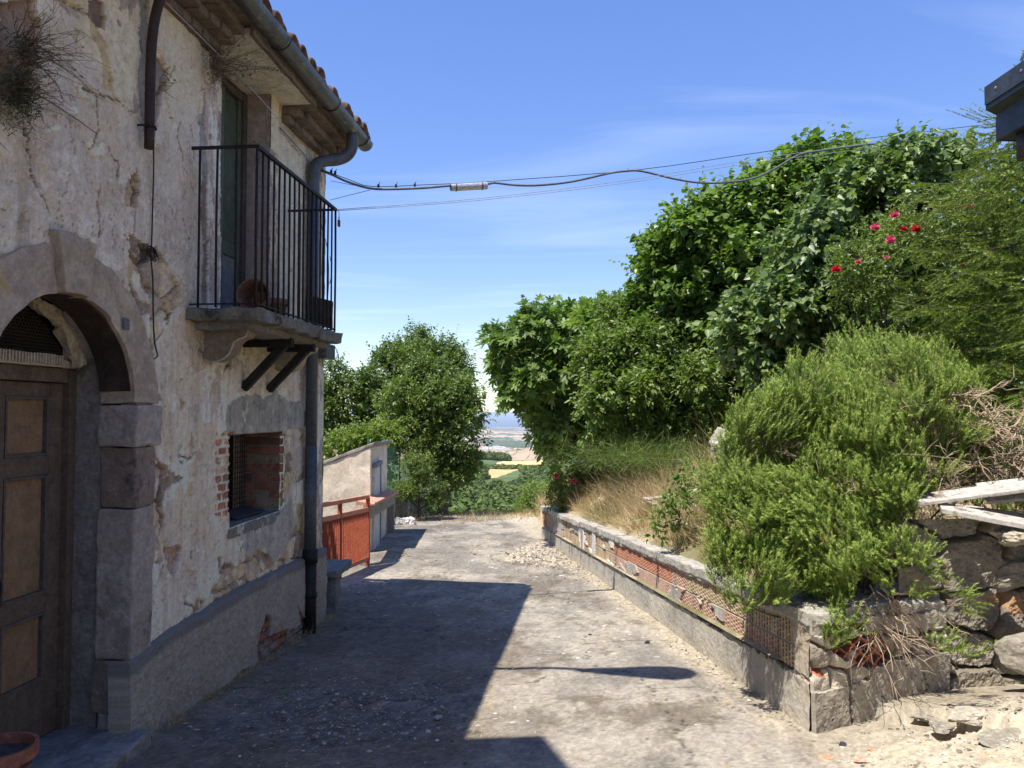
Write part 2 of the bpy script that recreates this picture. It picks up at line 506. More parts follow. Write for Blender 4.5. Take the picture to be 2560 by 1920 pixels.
put(sstep(0, 1, (D > 588 + np.clip(tanx + .024, 0, 1) * 2400) & (D < 692) & (tanx + wob * 0.03 > -0.031) & (tanx < 0.010 + wob * .02)), np.array([0.56, 0.38, 0.17]) * (.8 + .4 * ff[..., None]))
put(((D > 560) & (D < 720) & (tanx > 0.008) & (tanx < 0.04)) * sstep(.52, .66, ff) * .8, [0.30, 0.25, 0.20])
D = D0
far = sstep(1200, 1500, D)
cid, cb = voro(X / 420 + wob, Y / 620, 91)
fieldc = np.where((cid < 0.42)[..., None], np.array([0.55, 0.40, 0.24]), np.where((cid < 0.68)[..., None], np.array([0.42, 0.31, 0.19]), np.where((cid < 0.84)[..., None], np.array([0.16, 0.17, 0.08]), np.array([0.07, 0.10, 0.045]))))
put(far, fieldc)
put(far * (cb < 0.07), dgr)
put(sstep(0, 1, (D > 1900) & (D < 3400) & (tanx > -0.012)) * 0.85, np.array([0.40, 0.30, 0.21]) * (0.7 + .6 * ff[..., None]))
put(sstep(0.02, -0.01, np.abs(D - 6900) / 1500 - 0.75 + wob * .8) * sstep(-0.05, -0.03, tanx) * 0.9, dgr * 1.2)
put(sstep(0, 1, (D > 3500) & (D < 4100) & (tanx > -0.014) & (tanx < 0.012)) * 0.9, [0.55, 0.38, 0.24])
ny, nx = X.shape
I = np.arange(nx * ny).reshape(ny, nx)
Fq = np.stack([I[:-1, :-1], I[:-1, 1:], I[1:, 1:], I[1:, :-1]], -1).reshape(-1, 4)
m_land = attrmat('farmland', 0.97, 0.25, 0.02, 0.0)
for nd in list(m_land.node_tree.nodes):
    if nd.type == 'BUMP': m_land.node_tree.nodes.remove(nd)
land = npmesh('hills', np.stack([X, Y, Zr + EYE], -1).reshape(-1, 3), [Fq], m_land, attrs={'col': C.reshape(-1, 3)}, smooth=True)
land['kind'] = 'structure'
# ground behind and beside the camera, so that light and side views have a floor
mb = MB(); 
mb.add([(-45, -60, -3.2), (45, -60, -3.2), (45, 20, -4.2), (-45, 20, -4.2)], [(0, 1, 2, 3)])
gl = mb.build('terrain', simple('dry_ground', (0.20, 0.17, 0.09), (0.36, 0.30, 0.18), 0.6), None); gl['kind'] = 'structure'
# sea
ms, nt, b = newmat('sea'); b.inputs['Base Color'].default_value = (0.02, 0.06, 0.11, 1); b.inputs['Roughness'].default_value = 0.35
bump(nt, b, nz(nt, 0.02, 5, 0.6), 4.0, 0.6)
mb = MB(); mb.add([(-95000, 15000, -350 + EYE), (95000, 15000, -350 + EYE), (95000, 85000, -350 + EYE), (-95000, 85000, -350 + EYE)], [(0, 1, 2, 3)])
sea = mb.build('sea', ms); sea['kind'] = 'structure'
# ------------------------------------------------------------------ HOUSE
H0 = W(4.8, 0)
house = thing('stone_house', (H0.x, H0.y, -0.25), 'old stone house with peeling plaster, arched doorway and iron balcony, left of the lane', 'house')
YE = 7.28                                                   # far corner
def yz(p): return (p.y, p.z)
def Z1(*pts): return [yz(onwall(x / 2.458, y / 2.458)) for x, y in pts]
def Z2(*pts): return [yz(onwall(x / 2.458, 500 + y / 2.458)) for x, y in pts]
def Z3(*pts): return [yz(onwall(x / 2.0233, 1100 + y / 2.0233)) for x, y in pts]
DY0, DR = 3.665, 0.53; DZS = 1.64                          # door arch: centre, inner radius, springing height
WY0, WY1, WZ0, WZ1 = 5.36, 6.26, 0.80, 1.44                 # small window
BY0, BY1, BZ0, BZ1 = 5.18, 5.995, 2.26, 4.12                # balcony door

gy = np.arange(2.40, YE + 0.001, 0.0095)
gz = np.arange(-0.46, 4.16, 0.0085)
Y, Z = np.meshgrid(gy, gz)
wy = (fbm(Y * 7, Z * 7, 101, 4) - .5) * 0.09; wz = (fbm(Y * 7 + 50, Z * 7, 102, 4) - .5) * 0.09
wy2 = (fbm(Y * 28, Z * 28, 103, 3, .7) - .5) * 0.035; wz2 = (fbm(Y * 28, Z * 28 + 50, 104, 3, .7) - .5) * 0.035
PY, PZ = Y + wy * .55 + wy2, Z + wz * .55 + wz2
n1 = fbm(Y * 1.1, Z * 1.1, 110, 5); n2 = fbm(Y * 4, Z * 4, 111, 5, .6); n3 = fbm(Y * 15, Z * 15, 112, 4, .65); n4 = fbm(Y * 45, Z * 45, 113, 3, .7)
vs = fbm(Y * 9, Z * 1.2, 114, 5, .6)                          # vertical streaks
h = (n1 - .5) * 0.03 + (n2 - .5) * 0.018 + (n3 - .5) * 0.006
beige = np.array([0.54, 0.465, 0.385]); mauve = np.array([0.45, 0.37, 0.315]); cream = np.array([0.60, 0.51, 0.375]); white = np.array([0.66, 0.60, 0.52])
C = beige + (mauve - beige) * (sstep(.44, .52, n2 * .4 + n1 * .4 + n3 * .2) * .8)[..., None]
C = C + (white - C) * (sstep(.5, .68, n1 + (n3 - .5) * .5) * sstep(2.6, 1.2, Z + (Y - 5) * .1) * .75)[..., None]
C = C + (cream - C) * (sstep(.48, .7, vs) * .35)[..., None]
# older cream coat lower down with the last coat flaking off it
lo = sstep(2.05, 1.7, Z + (n2 - .5) * .6)
fl = sstep(.50, .53, fbm(Y * 3.2, Z * 2.4, 120, 6, .62)) * lo
C = C + (np.array([0.68, 0.61, 0.50]) - C) * fl[..., None] * .75
h = h - fl * .004
fl2 = sstep(.60, .615, fbm(Y * 5.5, Z * 4, 122, 6, .6))
C = C + (np.array([0.45, 0.36, 0.26]) - C) * fl2[..., None] * .7
h = h - fl2 * .006

sid, sb = voro(PY * 4.2, PZ * 5.6, 130)
sn = fbm(Y * 8, Z * 8, 131, 5, .65)
stonec = np.where((sid < .35)[..., None], np.array([0.42, 0.30, 0.17]), np.where((sid < .6)[..., None], np.array([0.33, 0.25, 0.19]), np.where((sid < .8)[..., None], np.array([0.50, 0.41, 0.28]), np.array([0.22, 0.165, 0.13]))))
stonec = stonec * (.55 + .9 * sn[..., None])
mort = sstep(.10, .02, sb)
jt = sstep(.055, .01, sb); stonec = stonec + (np.array([0.44, 0.37, 0.27]) * (.6 + .8 * n3[..., None]) - stonec) * mort[..., None] * .5
stonec = stonec + (np.array([0.08, 0.06, 0.045]) - stonec) * jt[..., None] * .8
stoneh = -.046 + .030 * sstep(0, .16, sb) + (sn - .5) * .014
def lay(mask, col=None, hh=None, k=1.0):
    global C, h
    m = np.clip(mask * k, 0, 1)
    if col is not None: C = C + (col - C) * m[..., None]
    if hh is not None: h = h + (hh - h) * np.clip(mask, 0, 1)
def poly(p, grow=0): return inpoly(PY, PZ, p).astype(float)
def tint(c, a=.6, b=.8, nn=None): return np.array(c) * (a + b * (n3 if nn is None else nn)[..., None])
# --- upper part, read from the photograph
lay(poly(Z1((0, 0), (210, 0), (250, 150), (190, 400), (150, 640), (60, 660), (0, 560))), tint((0.24, 0.165, 0.12), .4, 1.2, n2), -.045 + (n2 - .5) * .05)
lay(poly(Z1((540, 20), (560, 0), (650, 10), (655, 180), (600, 160), (545, 110))), tint((0.19, 0.13, 0.10)), -.03)
lay(poly(Z1((340, 0), (530, 0), (540, 100), (430, 90))), stonec, stoneh)
pk = poly(Z1((680, -60), (860, -60), (870, 200), (850, 560), (870, 740), (800, 700), (720, 640), (690, 520), (670, 300)))
pf = sstep(.47, .50, fbm(Y * 10, Z * 5, 141, 5, .65) + .09 * sstep(3.70, 3.95, Y) )
lay(pk, tint((0.31, 0.235, 0.215)), (n2 - .5) * .02 - .006)
lay(pk * pf, tint((0.56, 0.47, 0.33)), (n2 - .5) * .02 - .002)
lay(poly(Z1((480, 60), (560, 120), (640, 300), (645, 440), (560, 380), (480, 230))), tint((0.50, 0.42, 0.28)), -.004)
lay(poly(Z1((560, 90), (655, 240), (700, 560), (640, 520), (620, 330), (560, 200))), tint((0.40, 0.29, 0.15)), -.012)
lay(poly(Z1((225, 30), (420, 180), (470, 480), (640, 600), (600, 680), (480, 560), (400, 500), (260, 300))), tint((0.40, 0.335, 0.25), .7, .6), -.003, .8)
lay(poly(Z1((870, -60), (930, -60), (925, 880), (880, 760), (860, 500))), tint((0.22, 0.20, 0.19)), -.03)
lay(poly(Z1((965, 330), (1020, 400), (1035, 450), (1030, 520), (1000, 560), (990, 640), (985, 740), (955, 860), (940, 400))), tint((0.25, 0.215, 0.19)), -.035)
lay(poly(Z1((960, -80), (1240, -80), (1240, 460), (1210, 520), (1180, 560), (1120, 640), (1060, 740), (1010, 560), (1035, 430), (960, 260))), tint((0.53, 0.46, 0.34), .8, .4), .003, .75)
lay(poly(Z1((805, 1070), (845, 1060), (860, 1100), (840, 1270), (755, 1250), (770, 1150))), tint((0.40, 0.29, 0.17)), -.03)
for c in (((425, 480), (500, 510), (540, 600), (500, 600)), ((430, 650), (460, 645), (475, 700), (430, 705)), ((545, 850), (570, 850), (560, 900), (640, 880), (650, 930), (600, 960), (545, 940)), ((350, 230), (375, 230), (372, 320), (352, 320)), ((215, 0), (265, 0), (255, 130), (215, 110)), ((500, 715), (520, 715), (520, 740), (500, 740)), ((250, 790), (380, 790), (370, 810), (260, 830))):
    lay(poly(Z1(*c)), tint((0.64, 0.56, 0.44)), .004)
lay(poly(Z1((0, 680), (110, 690), (160, 700), (190, 880), (200, 1100), (130, 1280), (60, 1480), (0, 1480))) * sstep(.40, .55, n2), tint((0.48, 0.43, 0.38)), None, .7)
lay(poly(Z1((0, 600), (150, 640), (180, 760), (90, 760), (0, 720))), tint((0.30, 0.28, 0.20), .5, 1), -.01, .8)
# painted jamb left of the balcony door: white flaking over mauve
wp = poly(Z1((1240, 540), (1340, 500), (1345, 900), (1362, 1700), (1362, 2600), (1250, 2600), (1245, 1300)))
lay(wp, tint((0.40, 0.31, 0.28)), .004)
lay(wp * sstep(.46, .50, fbm(Y * 22, Z * 7, 151, 5, .7)), tint((0.66, 0.62, 0.56)), .007)
lay(poly(Z1((1228, 700), (1258, 690), (1268, 1120), (1240, 1130))), tint((0.24, 0.23, 0.23)), -.004)
lay(poly(Z1((1240, 1120), (1268, 1110), (1280, 2200), (1252, 2200))), tint((0.22, 0.17, 0.15)), -.008)
# right of the balcony door
lay(poly(Z1((1650, 560), (1715, 560), (1715, 900), (1700, 1300), (1648, 1000))), tint((0.55, 0.49, 0.37), .8, .4), .003)
lay(poly(Z1((1640, 900), (1700, 950), (1712, 2000), (1600, 2000), (1600, 1200))) * sstep(.47, .50, fbm(Y * 14, Z * 9, 153, 5, .65)), tint((0.30, 0.235, 0.20)), -.008)
lay(poly(Z1((1715, 900), (1860, 960), (1850, 2000), (1720, 2000))), tint((0.53, 0.485, 0.41)), .002, .8)
lay(poly(Z1((1715, 640), (1900, 700), (1900, 900), (1800, 880), (1715, 800))), tint((0.36, 0.29, 0.22)), -.006, .8)
# rubble beside the arch, under the clamp of the cable
lay(poly(Z2((790, 200), (850, 240), (960, 300), (1080, 460), (1125, 560), (1130, 640), (1060, 680), (1050, 760), (1000, 800), (960, 870), (930, 940), (905, 900), (900, 740), (850, 640), (800, 560), (780, 460), (800, 380))), stonec, stoneh)
lay(poly(Z2((830, 440), (870, 470), (880, 560), (950, 600), (930, 640), (850, 600), (800, 500))), tint((0.56, 0.50, 0.41)), -.008)
lay(poly(Z2((960, 740), (1040, 740), (1050, 800), (980, 800))), tint((0.60, 0.53, 0.42)), -.004)
lay(poly(Z2((850, 680), (920, 690), (925, 800), (905, 860), (870, 780))), tint((0.60, 0.55, 0.47)), .002)
lay(poly(Z2((870, 290), (960, 290), (950, 380), (880, 390))), tint((0.10, 0.08, 0.065)), -.055)
# stain under the balcony, smeared mortar round the brackets
lay(poly(Z2((1150, 700), (1240, 760), (1500, 780), (1520, 950), (1400, 1060), (1270, 1000), (1200, 1080), (1170, 960))) , tint((0.34, 0.27, 0.20)), None, .65)
lay(poly(Z2((1500, 820), (1900, 860), (1870, 1000), (1760, 1160), (1660, 1100), (1520, 1060))), tint((0.45, 0.375, 0.26)), None, .75)
for c in (((945, 1150), (985, 1180), (1000, 1220), (945, 1220)), ((1110, 1230), (1140, 1250), (1115, 1290)), ((1185, 1420), (1200, 1550), (1165, 1590), (1165, 1500)), ((1230, 1560), (1255, 1570), (1245, 1610), (1225, 1600)), ((1780, 1150), (1800, 1180), (1790, 1230)), ((1845, 1280), (1870, 1330), (1840, 1390), (1830, 1370))):
    lay(poly(Z2(*c)), tint((0.36, 0.26, 0.18)), -.022)
g1 = poly(Z2((1375, 1330), (1395, 1270), (1480, 1210), (1620, 1215), (1690, 1170), (1760, 1230), (1850, 1240), (1885, 1330), (1850, 1430), (1740, 1430), (1560, 1460), (1430, 1450), (1380, 1425)))
lay(g1, tint((0.245, 0.235, 0.215), .6, .8), .012 + (n3 - .5) * .012)
# weathered grey strip at the far corner
g2 = poly(Z2((1885, -1300), (2100, -1300), (2100, 2300), (1885, 2300), (1880, 1500)))
lay(g2, tint((0.30, 0.275, 0.24), .4, 1.2), -.004 + (n3 - .5) * .02)
lay(g2 * sstep(.50, .54, fbm(Y * 9, Z * 5, 161, 5, .65)), tint((0.56, 0.51, 0.42)), .004)
# exposed brick beside the small window
def brick(y, z, s=0, bl=.135, bh=.062):
    row = np.floor(z / bh); yo = y + (row % 2) * bl * .5
    fy = (yo / bl) % 1; fz = (z / bh) % 1
    e = np.minimum(np.minimum(fy, 1 - fy) * bl, np.minimum(fz, 1 - fz) * bh)
    idv = _h(np.floor(yo / bl).astype(np.int64), row.astype(np.int64), 0 * row.astype(np.int64), 170 + s)
    return e, idv
e, bi = brick(Y + wy2 * .3, Z + wz2 * .3)
bcol = np.where((bi < .55)[..., None], np.array([0.42, 0.155, 0.085]), np.where((bi < .8)[..., None], np.array([0.26, 0.11, 0.075]), np.array([0.48, 0.33, 0.20]))) * (.6 + .8 * n4[..., None])
bp = poly(Z2((1335, 1440), (1432, 1436), (1432, 1700), (1326, 1700))) + poly(Z3((1092, 10), (1178, 0), (1168, 372), (1084, 382)))
bp = np.clip(bp, 0, 1)
lay(bp, tint((0.58, 0.50, 0.40)), -.002)
lay(bp * (e > .009 + (n3 - .5) * .022), bcol, -.008)
# rubble and patches low on the wall
lay(poly(Z3((755, 120), (830, 130), (890, 175), (935, 190), (850, 245), (822, 340), (835, 480), (860, 560), (810, 630), (750, 600), (755, 300))), stonec, stoneh)
lay(poly(Z3((850, 540), (925, 545), (905, 640), (880, 700), (848, 640))), tint((0.30, 0.20, 0.155)), -.03)
lay(poly(Z3((750, 470), (790, 460), (825, 520), (790, 620), (752, 590))), tint((0.30, 0.235, 0.22)), -.015)
lay(poly(Z3((950, 660), (995, 670), (995, 745), (950, 740))), tint((0.44, 0.34, 0.27)), -.015)
lay(poly(Z3((965, 205), (985, 205), (978, 285), (965, 280))), tint((0.45, 0.32, 0.18)), -.02)
lay(poly(Z3((960, 540), (975, 560), (970, 600), (958, 590))), tint((0.20, 0.14, 0.10)), -.025)
lay(poly(Z3((1105, 590), (1122, 595), (1120, 655), (1108, 650))), tint((0.20, 0.15, 0.12)), -.02)
low = poly(Z3((1060, 800), (1130, 640), (1180, 600), (1230, 560), (1370, 560), (1500, 470), (1560, 470), (1560, 620), (1300, 740), (1140, 830), (960, 930), (1000, 800)))
lay(low, stonec * 1.15, stoneh)
lay(low * sstep(.52, .56, n2), tint((0.55, 0.45, 0.31)), -.008)
lay(poly(Z3((1145, 470), (1180, 440), (1230, 500), (1240, 600), (1190, 640), (1140, 560))), tint((0.56, 0.50, 0.42)), .002)
rw = poly(Z3((1440, -60), (1560, -60), (1560, 560), (1470, 500), (1500, 320), (1440, 310))) * (1 - 0)
lay(rw, stonec, stoneh * .6)
lay(rw * sstep(.50, .53, fbm(Y * 7, Z * 6, 181, 5)), tint((0.36, 0.32, 0.27)), .0)
g3 = poly(Z3((1150, 440), (1280, 420), (1400, 380), (1470, 300), (1485, 420), (1440, 560), (1380, 625), (1340, 540), (1290, 560), (1240, 590), (1225, 500)))
lay(g3, tint((0.27, 0.265, 0.25), .75, .5), .008 + (n3 - .5) * .006)
lay(poly(Z3((1478, 225), (1552, 195), (1552, 325), (1478, 318))), tint((0.58, 0.52, 0.41)), .006)
# cracks
CR = [Z1((600, 590), (610, 700), (605, 820), (550, 930), (530, 1010)), Z1((610, 1110), (600, 1230), (615, 1330), (610, 1450)), Z1((670, 900), (700, 960), (725, 1020), (728, 1110)),
      Z1((850, 1030), (838, 1110), (850, 1180), (828, 1270), (826, 1470)), Z1((1120, 740), (1100, 850), (1130, 950), (1125, 1020), (1160, 1080), (1200, 1200)), Z1((1120, 1340), (1130, 1420), (1160, 1480)),
      Z1((1175, 780), (1200, 880), (1190, 960)), Z1((150, 700), (185, 880), (205, 1080), (240, 1200), (310, 1300)), Z1((1250, 520), (1252, 700)), Z1((500, 540), (700, 600), (840, 700)), Z1((950, 630), (1000, 560), (1080, 400)),
      Z2((960, 860), (1050, 760), (1060, 690)), Z2((1120, 1480), (1100, 1580), (1130, 1630)), Z2((1400, 990), (1380, 1040), (1450, 930)), Z2((1540, 1060), (1560, 1180), (1600, 1200)),
      Z3((770, 0), (800, 120), (840, 150)), Z3((910, 20), (905, 70), (960, 100), (1010, 60)), Z3((830, 240), (800, 340), (830, 400), (822, 480)), Z3((860, 560), (820, 660), (790, 730)), Z3((945, 740), (940, 830), (1000, 860), (1020, 790)), Z3((1190, 470), (1230, 560), (1210, 640)),
      Z3((1440, 0), (1450, 120), (1500, 200), (1490, 330)), Z1((1720, 780), (1800, 900), (1850, 950)), Z2((1200, 780), (1240, 900), (1250, 980))]
for i, c in enumerate(CR):
    d = segdist(PY, PZ, c)
    k = sstep(.0075, .002, d + .005 * (vn(Y * 10, Z * 10, i) - .35))
    lay(k, np.array([0.07, 0.052, 0.042]), None, .95); h = h - .016 * k
# fine network cracks and pits
_, vb = voro(PY * 2.6 + n2, PZ * 2.2 + n2, 191)
k = sstep(.016, .004, vb) * sstep(.50, .60, n1 + (n2 - .5) * .6)
lay(k, np.array([0.16, 0.12, 0.09]), None, .7); h = h - .007 * k
pit = (vn(Y * 34, Z * 30, 195) > .955) & (fbm(Y * 2, Z * 2, 196, 3) > .45)
pit2 = (vn(Y * 75, Z * 70, 197) > .95)
lay(pit.astype(float), np.array([0.17, 0.12, 0.09]), None, .8); h = h - .008 * pit
lay(pit2.astype(float), np.array([0.22, 0.17, 0.13]), None, .5)
# grime: run-off streaks under the slab and rising damp
lay(sstep(.5, .72, fbm(Y * 16, Z * 1.6, 198, 5, .65)) * sstep(3.9, 1.9, Z) * .35, np.array([0.27, 0.22, 0.17]))
stn = sstep(.50, .70, fbm(Y * 2.3, Z * 1.9, 231, 6, .66)); C = C * (1 - .10 * stn[..., None]); rs_ = sstep(.52, .66, fbm(Y * 20, Z * 1.1, 237, 5, .65)) * sstep(3.6, 2.2, Z); C = C * (1 - .22 * rs_[..., None])
spk = sstep(.60, .72, fbm(Y * 26, Z * 24, 233, 4, .75)); C = C * (1 - .26 * spk[..., None]); h = h - .004 * spk
wsp = sstep(.64, .70, fbm(Y * 12, Z * 11, 235, 5, .7)) * sstep(.35, .6, n1); C = C + (np.array([.70, .65, .57]) - C) * (wsp * .55)[..., None]
C = C * (1 + .22 * sstep(2.2, 1.2, Z)[..., None] * sstep(.0, .4, Z)[..., None])
lum = C.mean(-1, keepdims=True); soft = np.clip((lum - .16) / .25, 0, 1) * .30; C = C * (1 - soft) + np.array([.555, .50, .425]) * soft
C = C * (.88 + .40 * n4[..., None]) * np.array([1.34, 1.28, 1.14])
C = np.minimum(C, .84)
P0 = np.stack([WA + WB * Y, Y, Z], -1) + np.array(WN) * h[..., None]
cy = (Y[:-1, :-1] + Y[1:, 1:]) / 2; cz = (Z[:-1, :-1] + Z[1:, 1:]) / 2
ar = DR + .05
door_hole = ((np.abs(cy - DY0) < ar) & (cz < DZS)) | (np.hypot(cy - DY0, cz - DZS) < ar)
win_hole = (cy > WY0) & (cy < WY1) & (cz > WZ0) & (cz < WZ1)
bal_hole = (cy > BY0) & (cy < BY1) & (cz > BZ0)
keep = ~(door_hole | win_hole | bal_hole)
ny, nx = Y.shape
I = np.arange(nx * ny).reshape(ny, nx)
Fq = np.stack([I[:-1, :-1], I[:-1, 1:], I[1:, 1:], I[1:, :-1]], -1)[keep]
m_plaster = attrmat('peeling_plaster', 0.95, 0.38, 60, 0.006)
npmesh('wall', P0.reshape(-1, 3), [Fq.reshape(-1, 4)], m_plaster, house, attrs={'col': C.reshape(-1, 3)}, smooth=False)

# rest of the shell: gable, back, the part beside the camera
m_oldpl = simple('old_plaster', (0.38, 0.31, 0.24), (0.52, 0.44, 0.34), 2.2, .95, .012, 25)
mb = MB()
def wp_(y, off): p = W(y, 0, off); return (p.x, p.y)
ring = [wp_(2.39, -.008), wp_(-7, -.008), (WA + WB * -7 - 6, -7), (WA + WB * YE - 6.2, YE + .4)]
far = wp_(YE, -.02); far2 = wp_(YE, -.55)
def wallseg(a, b, z0, z1): mb.add([(a[0], a[1], z0), (b[0], b[1], z0), (b[0], b[1], z1), (a[0], a[1], z1)], [(0, 1, 2, 3)])
wallseg(ring[0], ring[1], -.5, 4.3); wallseg(ring[1], ring[2], -.5, 4.3); wallseg(ring[2], ring[3], -3.5, 4.3)
mb.build('side_wall', m_oldpl, house)
# gable end with a ragged corner (own thickness)
gyz = np.arange(-.9, 4.4, .03); gxx = np.arange(0, 6.2, .05)
GX, GZ = np.meshgrid(gxx, gyz)
gh = (fbm(GX * 5, GZ * 5, 205, 5, .6) - .5) * .05
V = np.stack([WA + WB * YE - GX, YE + gh * sstep(0, .05, GX) - .0 + GX * .06, GZ], -1)
V[:, 0, 1] = YE
V[:, 0, 0] = WA + WB * YE + (fbm(GZ[:, 0] * 15, GZ[:, 0] * 0, 206, 4) - .5) * .02
ny, nx = GX.shape; I = np.arange(nx * ny).reshape(ny, nx)
Fq = np.stack([I[:-1, :-1], I[:-1, 1:], I[1:, 1:], I[1:, :-1]], -1).reshape(-1, 4)
npmesh('gable_wall', V.reshape(-1, 3), [Fq], m_oldpl, house, smooth=True)
# upper storey of the part beside the camera (its eave throws the near shadow)
e0 = Vector((-1.90, 2.44)); ed = Vector((.145, -.49)).normalized()
e1 = e0 + ed * 3.4; e2 = e1 + Vector((0, -6.5))
poly_ = [(e0.x, e0.y), (e1.x, e1.y), (e2.x, e2.y), (-8, e2.y), (-8, 2.35), (-2.5, 2.40)]
mb = MB(); mb.prism([(x, y, 5.70) for x, y in poly_], (0, 0, .13)); mb.build('upper_roof', simple('roof_tile_dark', (0.30, 0.14, 0.09), (0.42, 0.24, 0.16), 6), house)
mb = MB(); mb.prism([(-2.30, 2.36, 4.25), (-2.42, -6, 4.25), (-7.8, -6, 4.25), (-7.8, 2.36, 4.25)], (0, 0, 1.45)); mb.build('upper_wall', m_oldpl, house)

# ---- plinth of roughcast cement
py_ = np.arange(4.155, YE + .012, .011); pz_ = np.linspace(0, 1, 75)
Y, T = np.meshgrid(py_, pz_)
tl = Z3((640, 1105), (700, 1065), (770, 1015), (850, 950), (1000, 870), (1130, 790), (1300, 700), (1530, 590), (1640, 540))
topz = np.interp(Y, [p[0] for p in tl], [p[1] for p in tl]) + (fbm(Y * 6, Y * 0, 211, 4) - .5) * .02
botz = road_z(-1.9 + 0 * Y, Y) - .06
Z = botz + (topz - botz) * T
pn = fbm(Y * 45, Z * 45, 212, 4, .75); pm = fbm(Y * 5, Z * 5, 213, 4)
off = .045 + (pn - .5) * .014 + (pm - .5) * .02 - .03 * sstep(.965, 1, T)
CC = np.array([0.39, 0.34, 0.275]) * (.55 + .9 * pn[..., None]) * (.85 + .3 * pm[..., None])
CC = CC + (np.array([0.17, 0.165, 0.16]) - CC) * (sstep(.09, .06, topz - Z + (pm - .5) * .05) * .75)[..., None]
wyy = Y + (fbm(Y * 7, Z * 7, 214, 4) - .5) * .08; wzz = Z + (fbm(Y * 7, Z * 7, 215, 4) - .5) * .08
br = inpoly(wyy, wzz, Z3((1320, 880), (1345, 900), (1345, 990), (1440, 950), (1410, 1060), (1290, 1150), (1270, 1040))) | inpoly(wyy, wzz, Z3((1480, 840), (1530, 920), (1600, 1000), (1400, 1060), (1440, 960), (1500, 930))) | inpoly(wyy, wzz, Z3((1180, 1180), (1240, 1140), (1230, 1230), (1160, 1260)))
e, bi = brick(Y * 1 + Z * .5, Z, 3, .16, .07)
bc = np.where((e > .008)[..., None], np.where((bi < .45)[..., None], np.array([0.36, 0.14, 0.085]), np.array([0.24, 0.185, 0.14])), np.array([0.12, 0.10, 0.085])) * (.5 + pn[..., None])
CC = np.where(br[..., None], bc, CC); off = np.where(br, .0 + (e > .008) * .02 + (pn - .5) * .02, off)
chipm = sstep(.62, .66, fbm(Y * 4, Z * 4, 217, 5)) 
CC = CC + (np.array([0.40, 0.37, 0.32]) - CC) * chipm[..., None] * .4
off[-1] = 0.0
V = np.stack([WA + WB * Y, Y, Z], -1) + np.array(WN) * off[..., None]
V2 = V.copy()
ny, nx = Y.shape; I = np.arange(nx * ny).reshape(ny, nx)
Fq = np.stack([I[:-1, :-1], I[:-1, 1:], I[1:, 1:], I[1:, :-1]], -1).reshape(-1, 4)
# close the near end
Ve = V[:, 0].copy(); Ve[:, 0] -= .12; off_e = len(V.reshape(-1, 3))
VV = np.concatenate([V.reshape(-1, 3), Ve]); J = np.arange(ny)
Fe = np.stack([I[:-1, 0], I[1:, 0], off_e + J[1:], off_e + J[:-1]], -1)
cc = np.concatenate([CC.reshape(-1, 3), CC[:, 0]])
m_rough = attrmat('roughcast_cement', 0.96, .55, 110, .006)
npmesh('plinth', VV, [Fq, Fe], m_rough, house, attrs={'col': cc})

# ---- door surround of pinkish sandstone
m_sand = simple('pink_sandstone', (0.39, 0.295, 0.205), (0.54, 0.43, 0.315), 2.5, .9, .012, 45, spots=((0.46, 0.34, 0.15), 1.3, .56))
m_sand2 = simple('grey_sandstone', (0.34, 0.28, 0.23), (0.47, 0.40, 0.33), 4, .9, .01, 45, spots=((0.20, 0.16, 0.13), 3, .58))
m_sand3 = simple('brown_sandstone', (0.225, 0.165, 0.13), (0.33, 0.25, 0.195), 4, .9, .012, 45, spots=((0.13, 0.105, 0.09), 3, .56))
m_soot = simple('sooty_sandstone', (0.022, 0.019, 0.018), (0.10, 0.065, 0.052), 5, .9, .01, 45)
door = house
ri, ro = DR, DR + .222
def vous(a0, a1, r0, r1, x0, x1, nseg=8):
    """arch stone between angles (0 = far springing, 180 = near), x offsets along the wall normal"""
    mb = MB(); V = []; F = []
    for i in range(nseg + 1):
        a = R(a0 + (a1 - a0) * i / nseg)
        for r in (r0, r1):
            for o in (x0, x1):
                V.append(W(DY0 + r * math.cos(a), DZS + r * math.sin(a), o))
    for i in range(nseg):
        b = i * 4; c = b + 4
        F += [(b, c, c + 1, b + 1), (b + 2, b + 3, c + 3, c + 2), (b, b + 2, c + 2, c), (b + 1, c + 1, c + 3, b + 3)]
    F += [(0, 1, 3, 2), (nseg * 4, nseg * 4 + 2, nseg * 4 + 3, nseg * 4 + 1)]
    return mb.add(V, F)
vous(1, 79, ri, ro, -.175, .022, 14).build('arch_stone', m_sand, house, rough=.010, cuts=.05, seed=1, smooth=False)
vous(101, 179, ri, ro, -.175, .022, 14).build('arch_stone', m_sand, house, rough=.010, cuts=.05, seed=2)
# soot stained skin lining of the arch soffit
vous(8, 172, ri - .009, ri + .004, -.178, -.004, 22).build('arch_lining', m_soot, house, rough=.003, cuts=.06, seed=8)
# keystone, wedge with a raised fluted face
mb = MB()
ks = [W(DY0 - .10, DZS + ri - .01, 0), W(DY0 + .075, DZS + ri - .01, 0), W(DY0 + .125, DZS + ri + .265, 0), W(DY0 - .15, DZS + ri + .275, 0)]
mb.prism([p + WN * -.15 for p in ks], WN * .21)
mb.build('keystone', m_sand, house, bevel=.008, rough=.009, cuts=.05, seed=4)
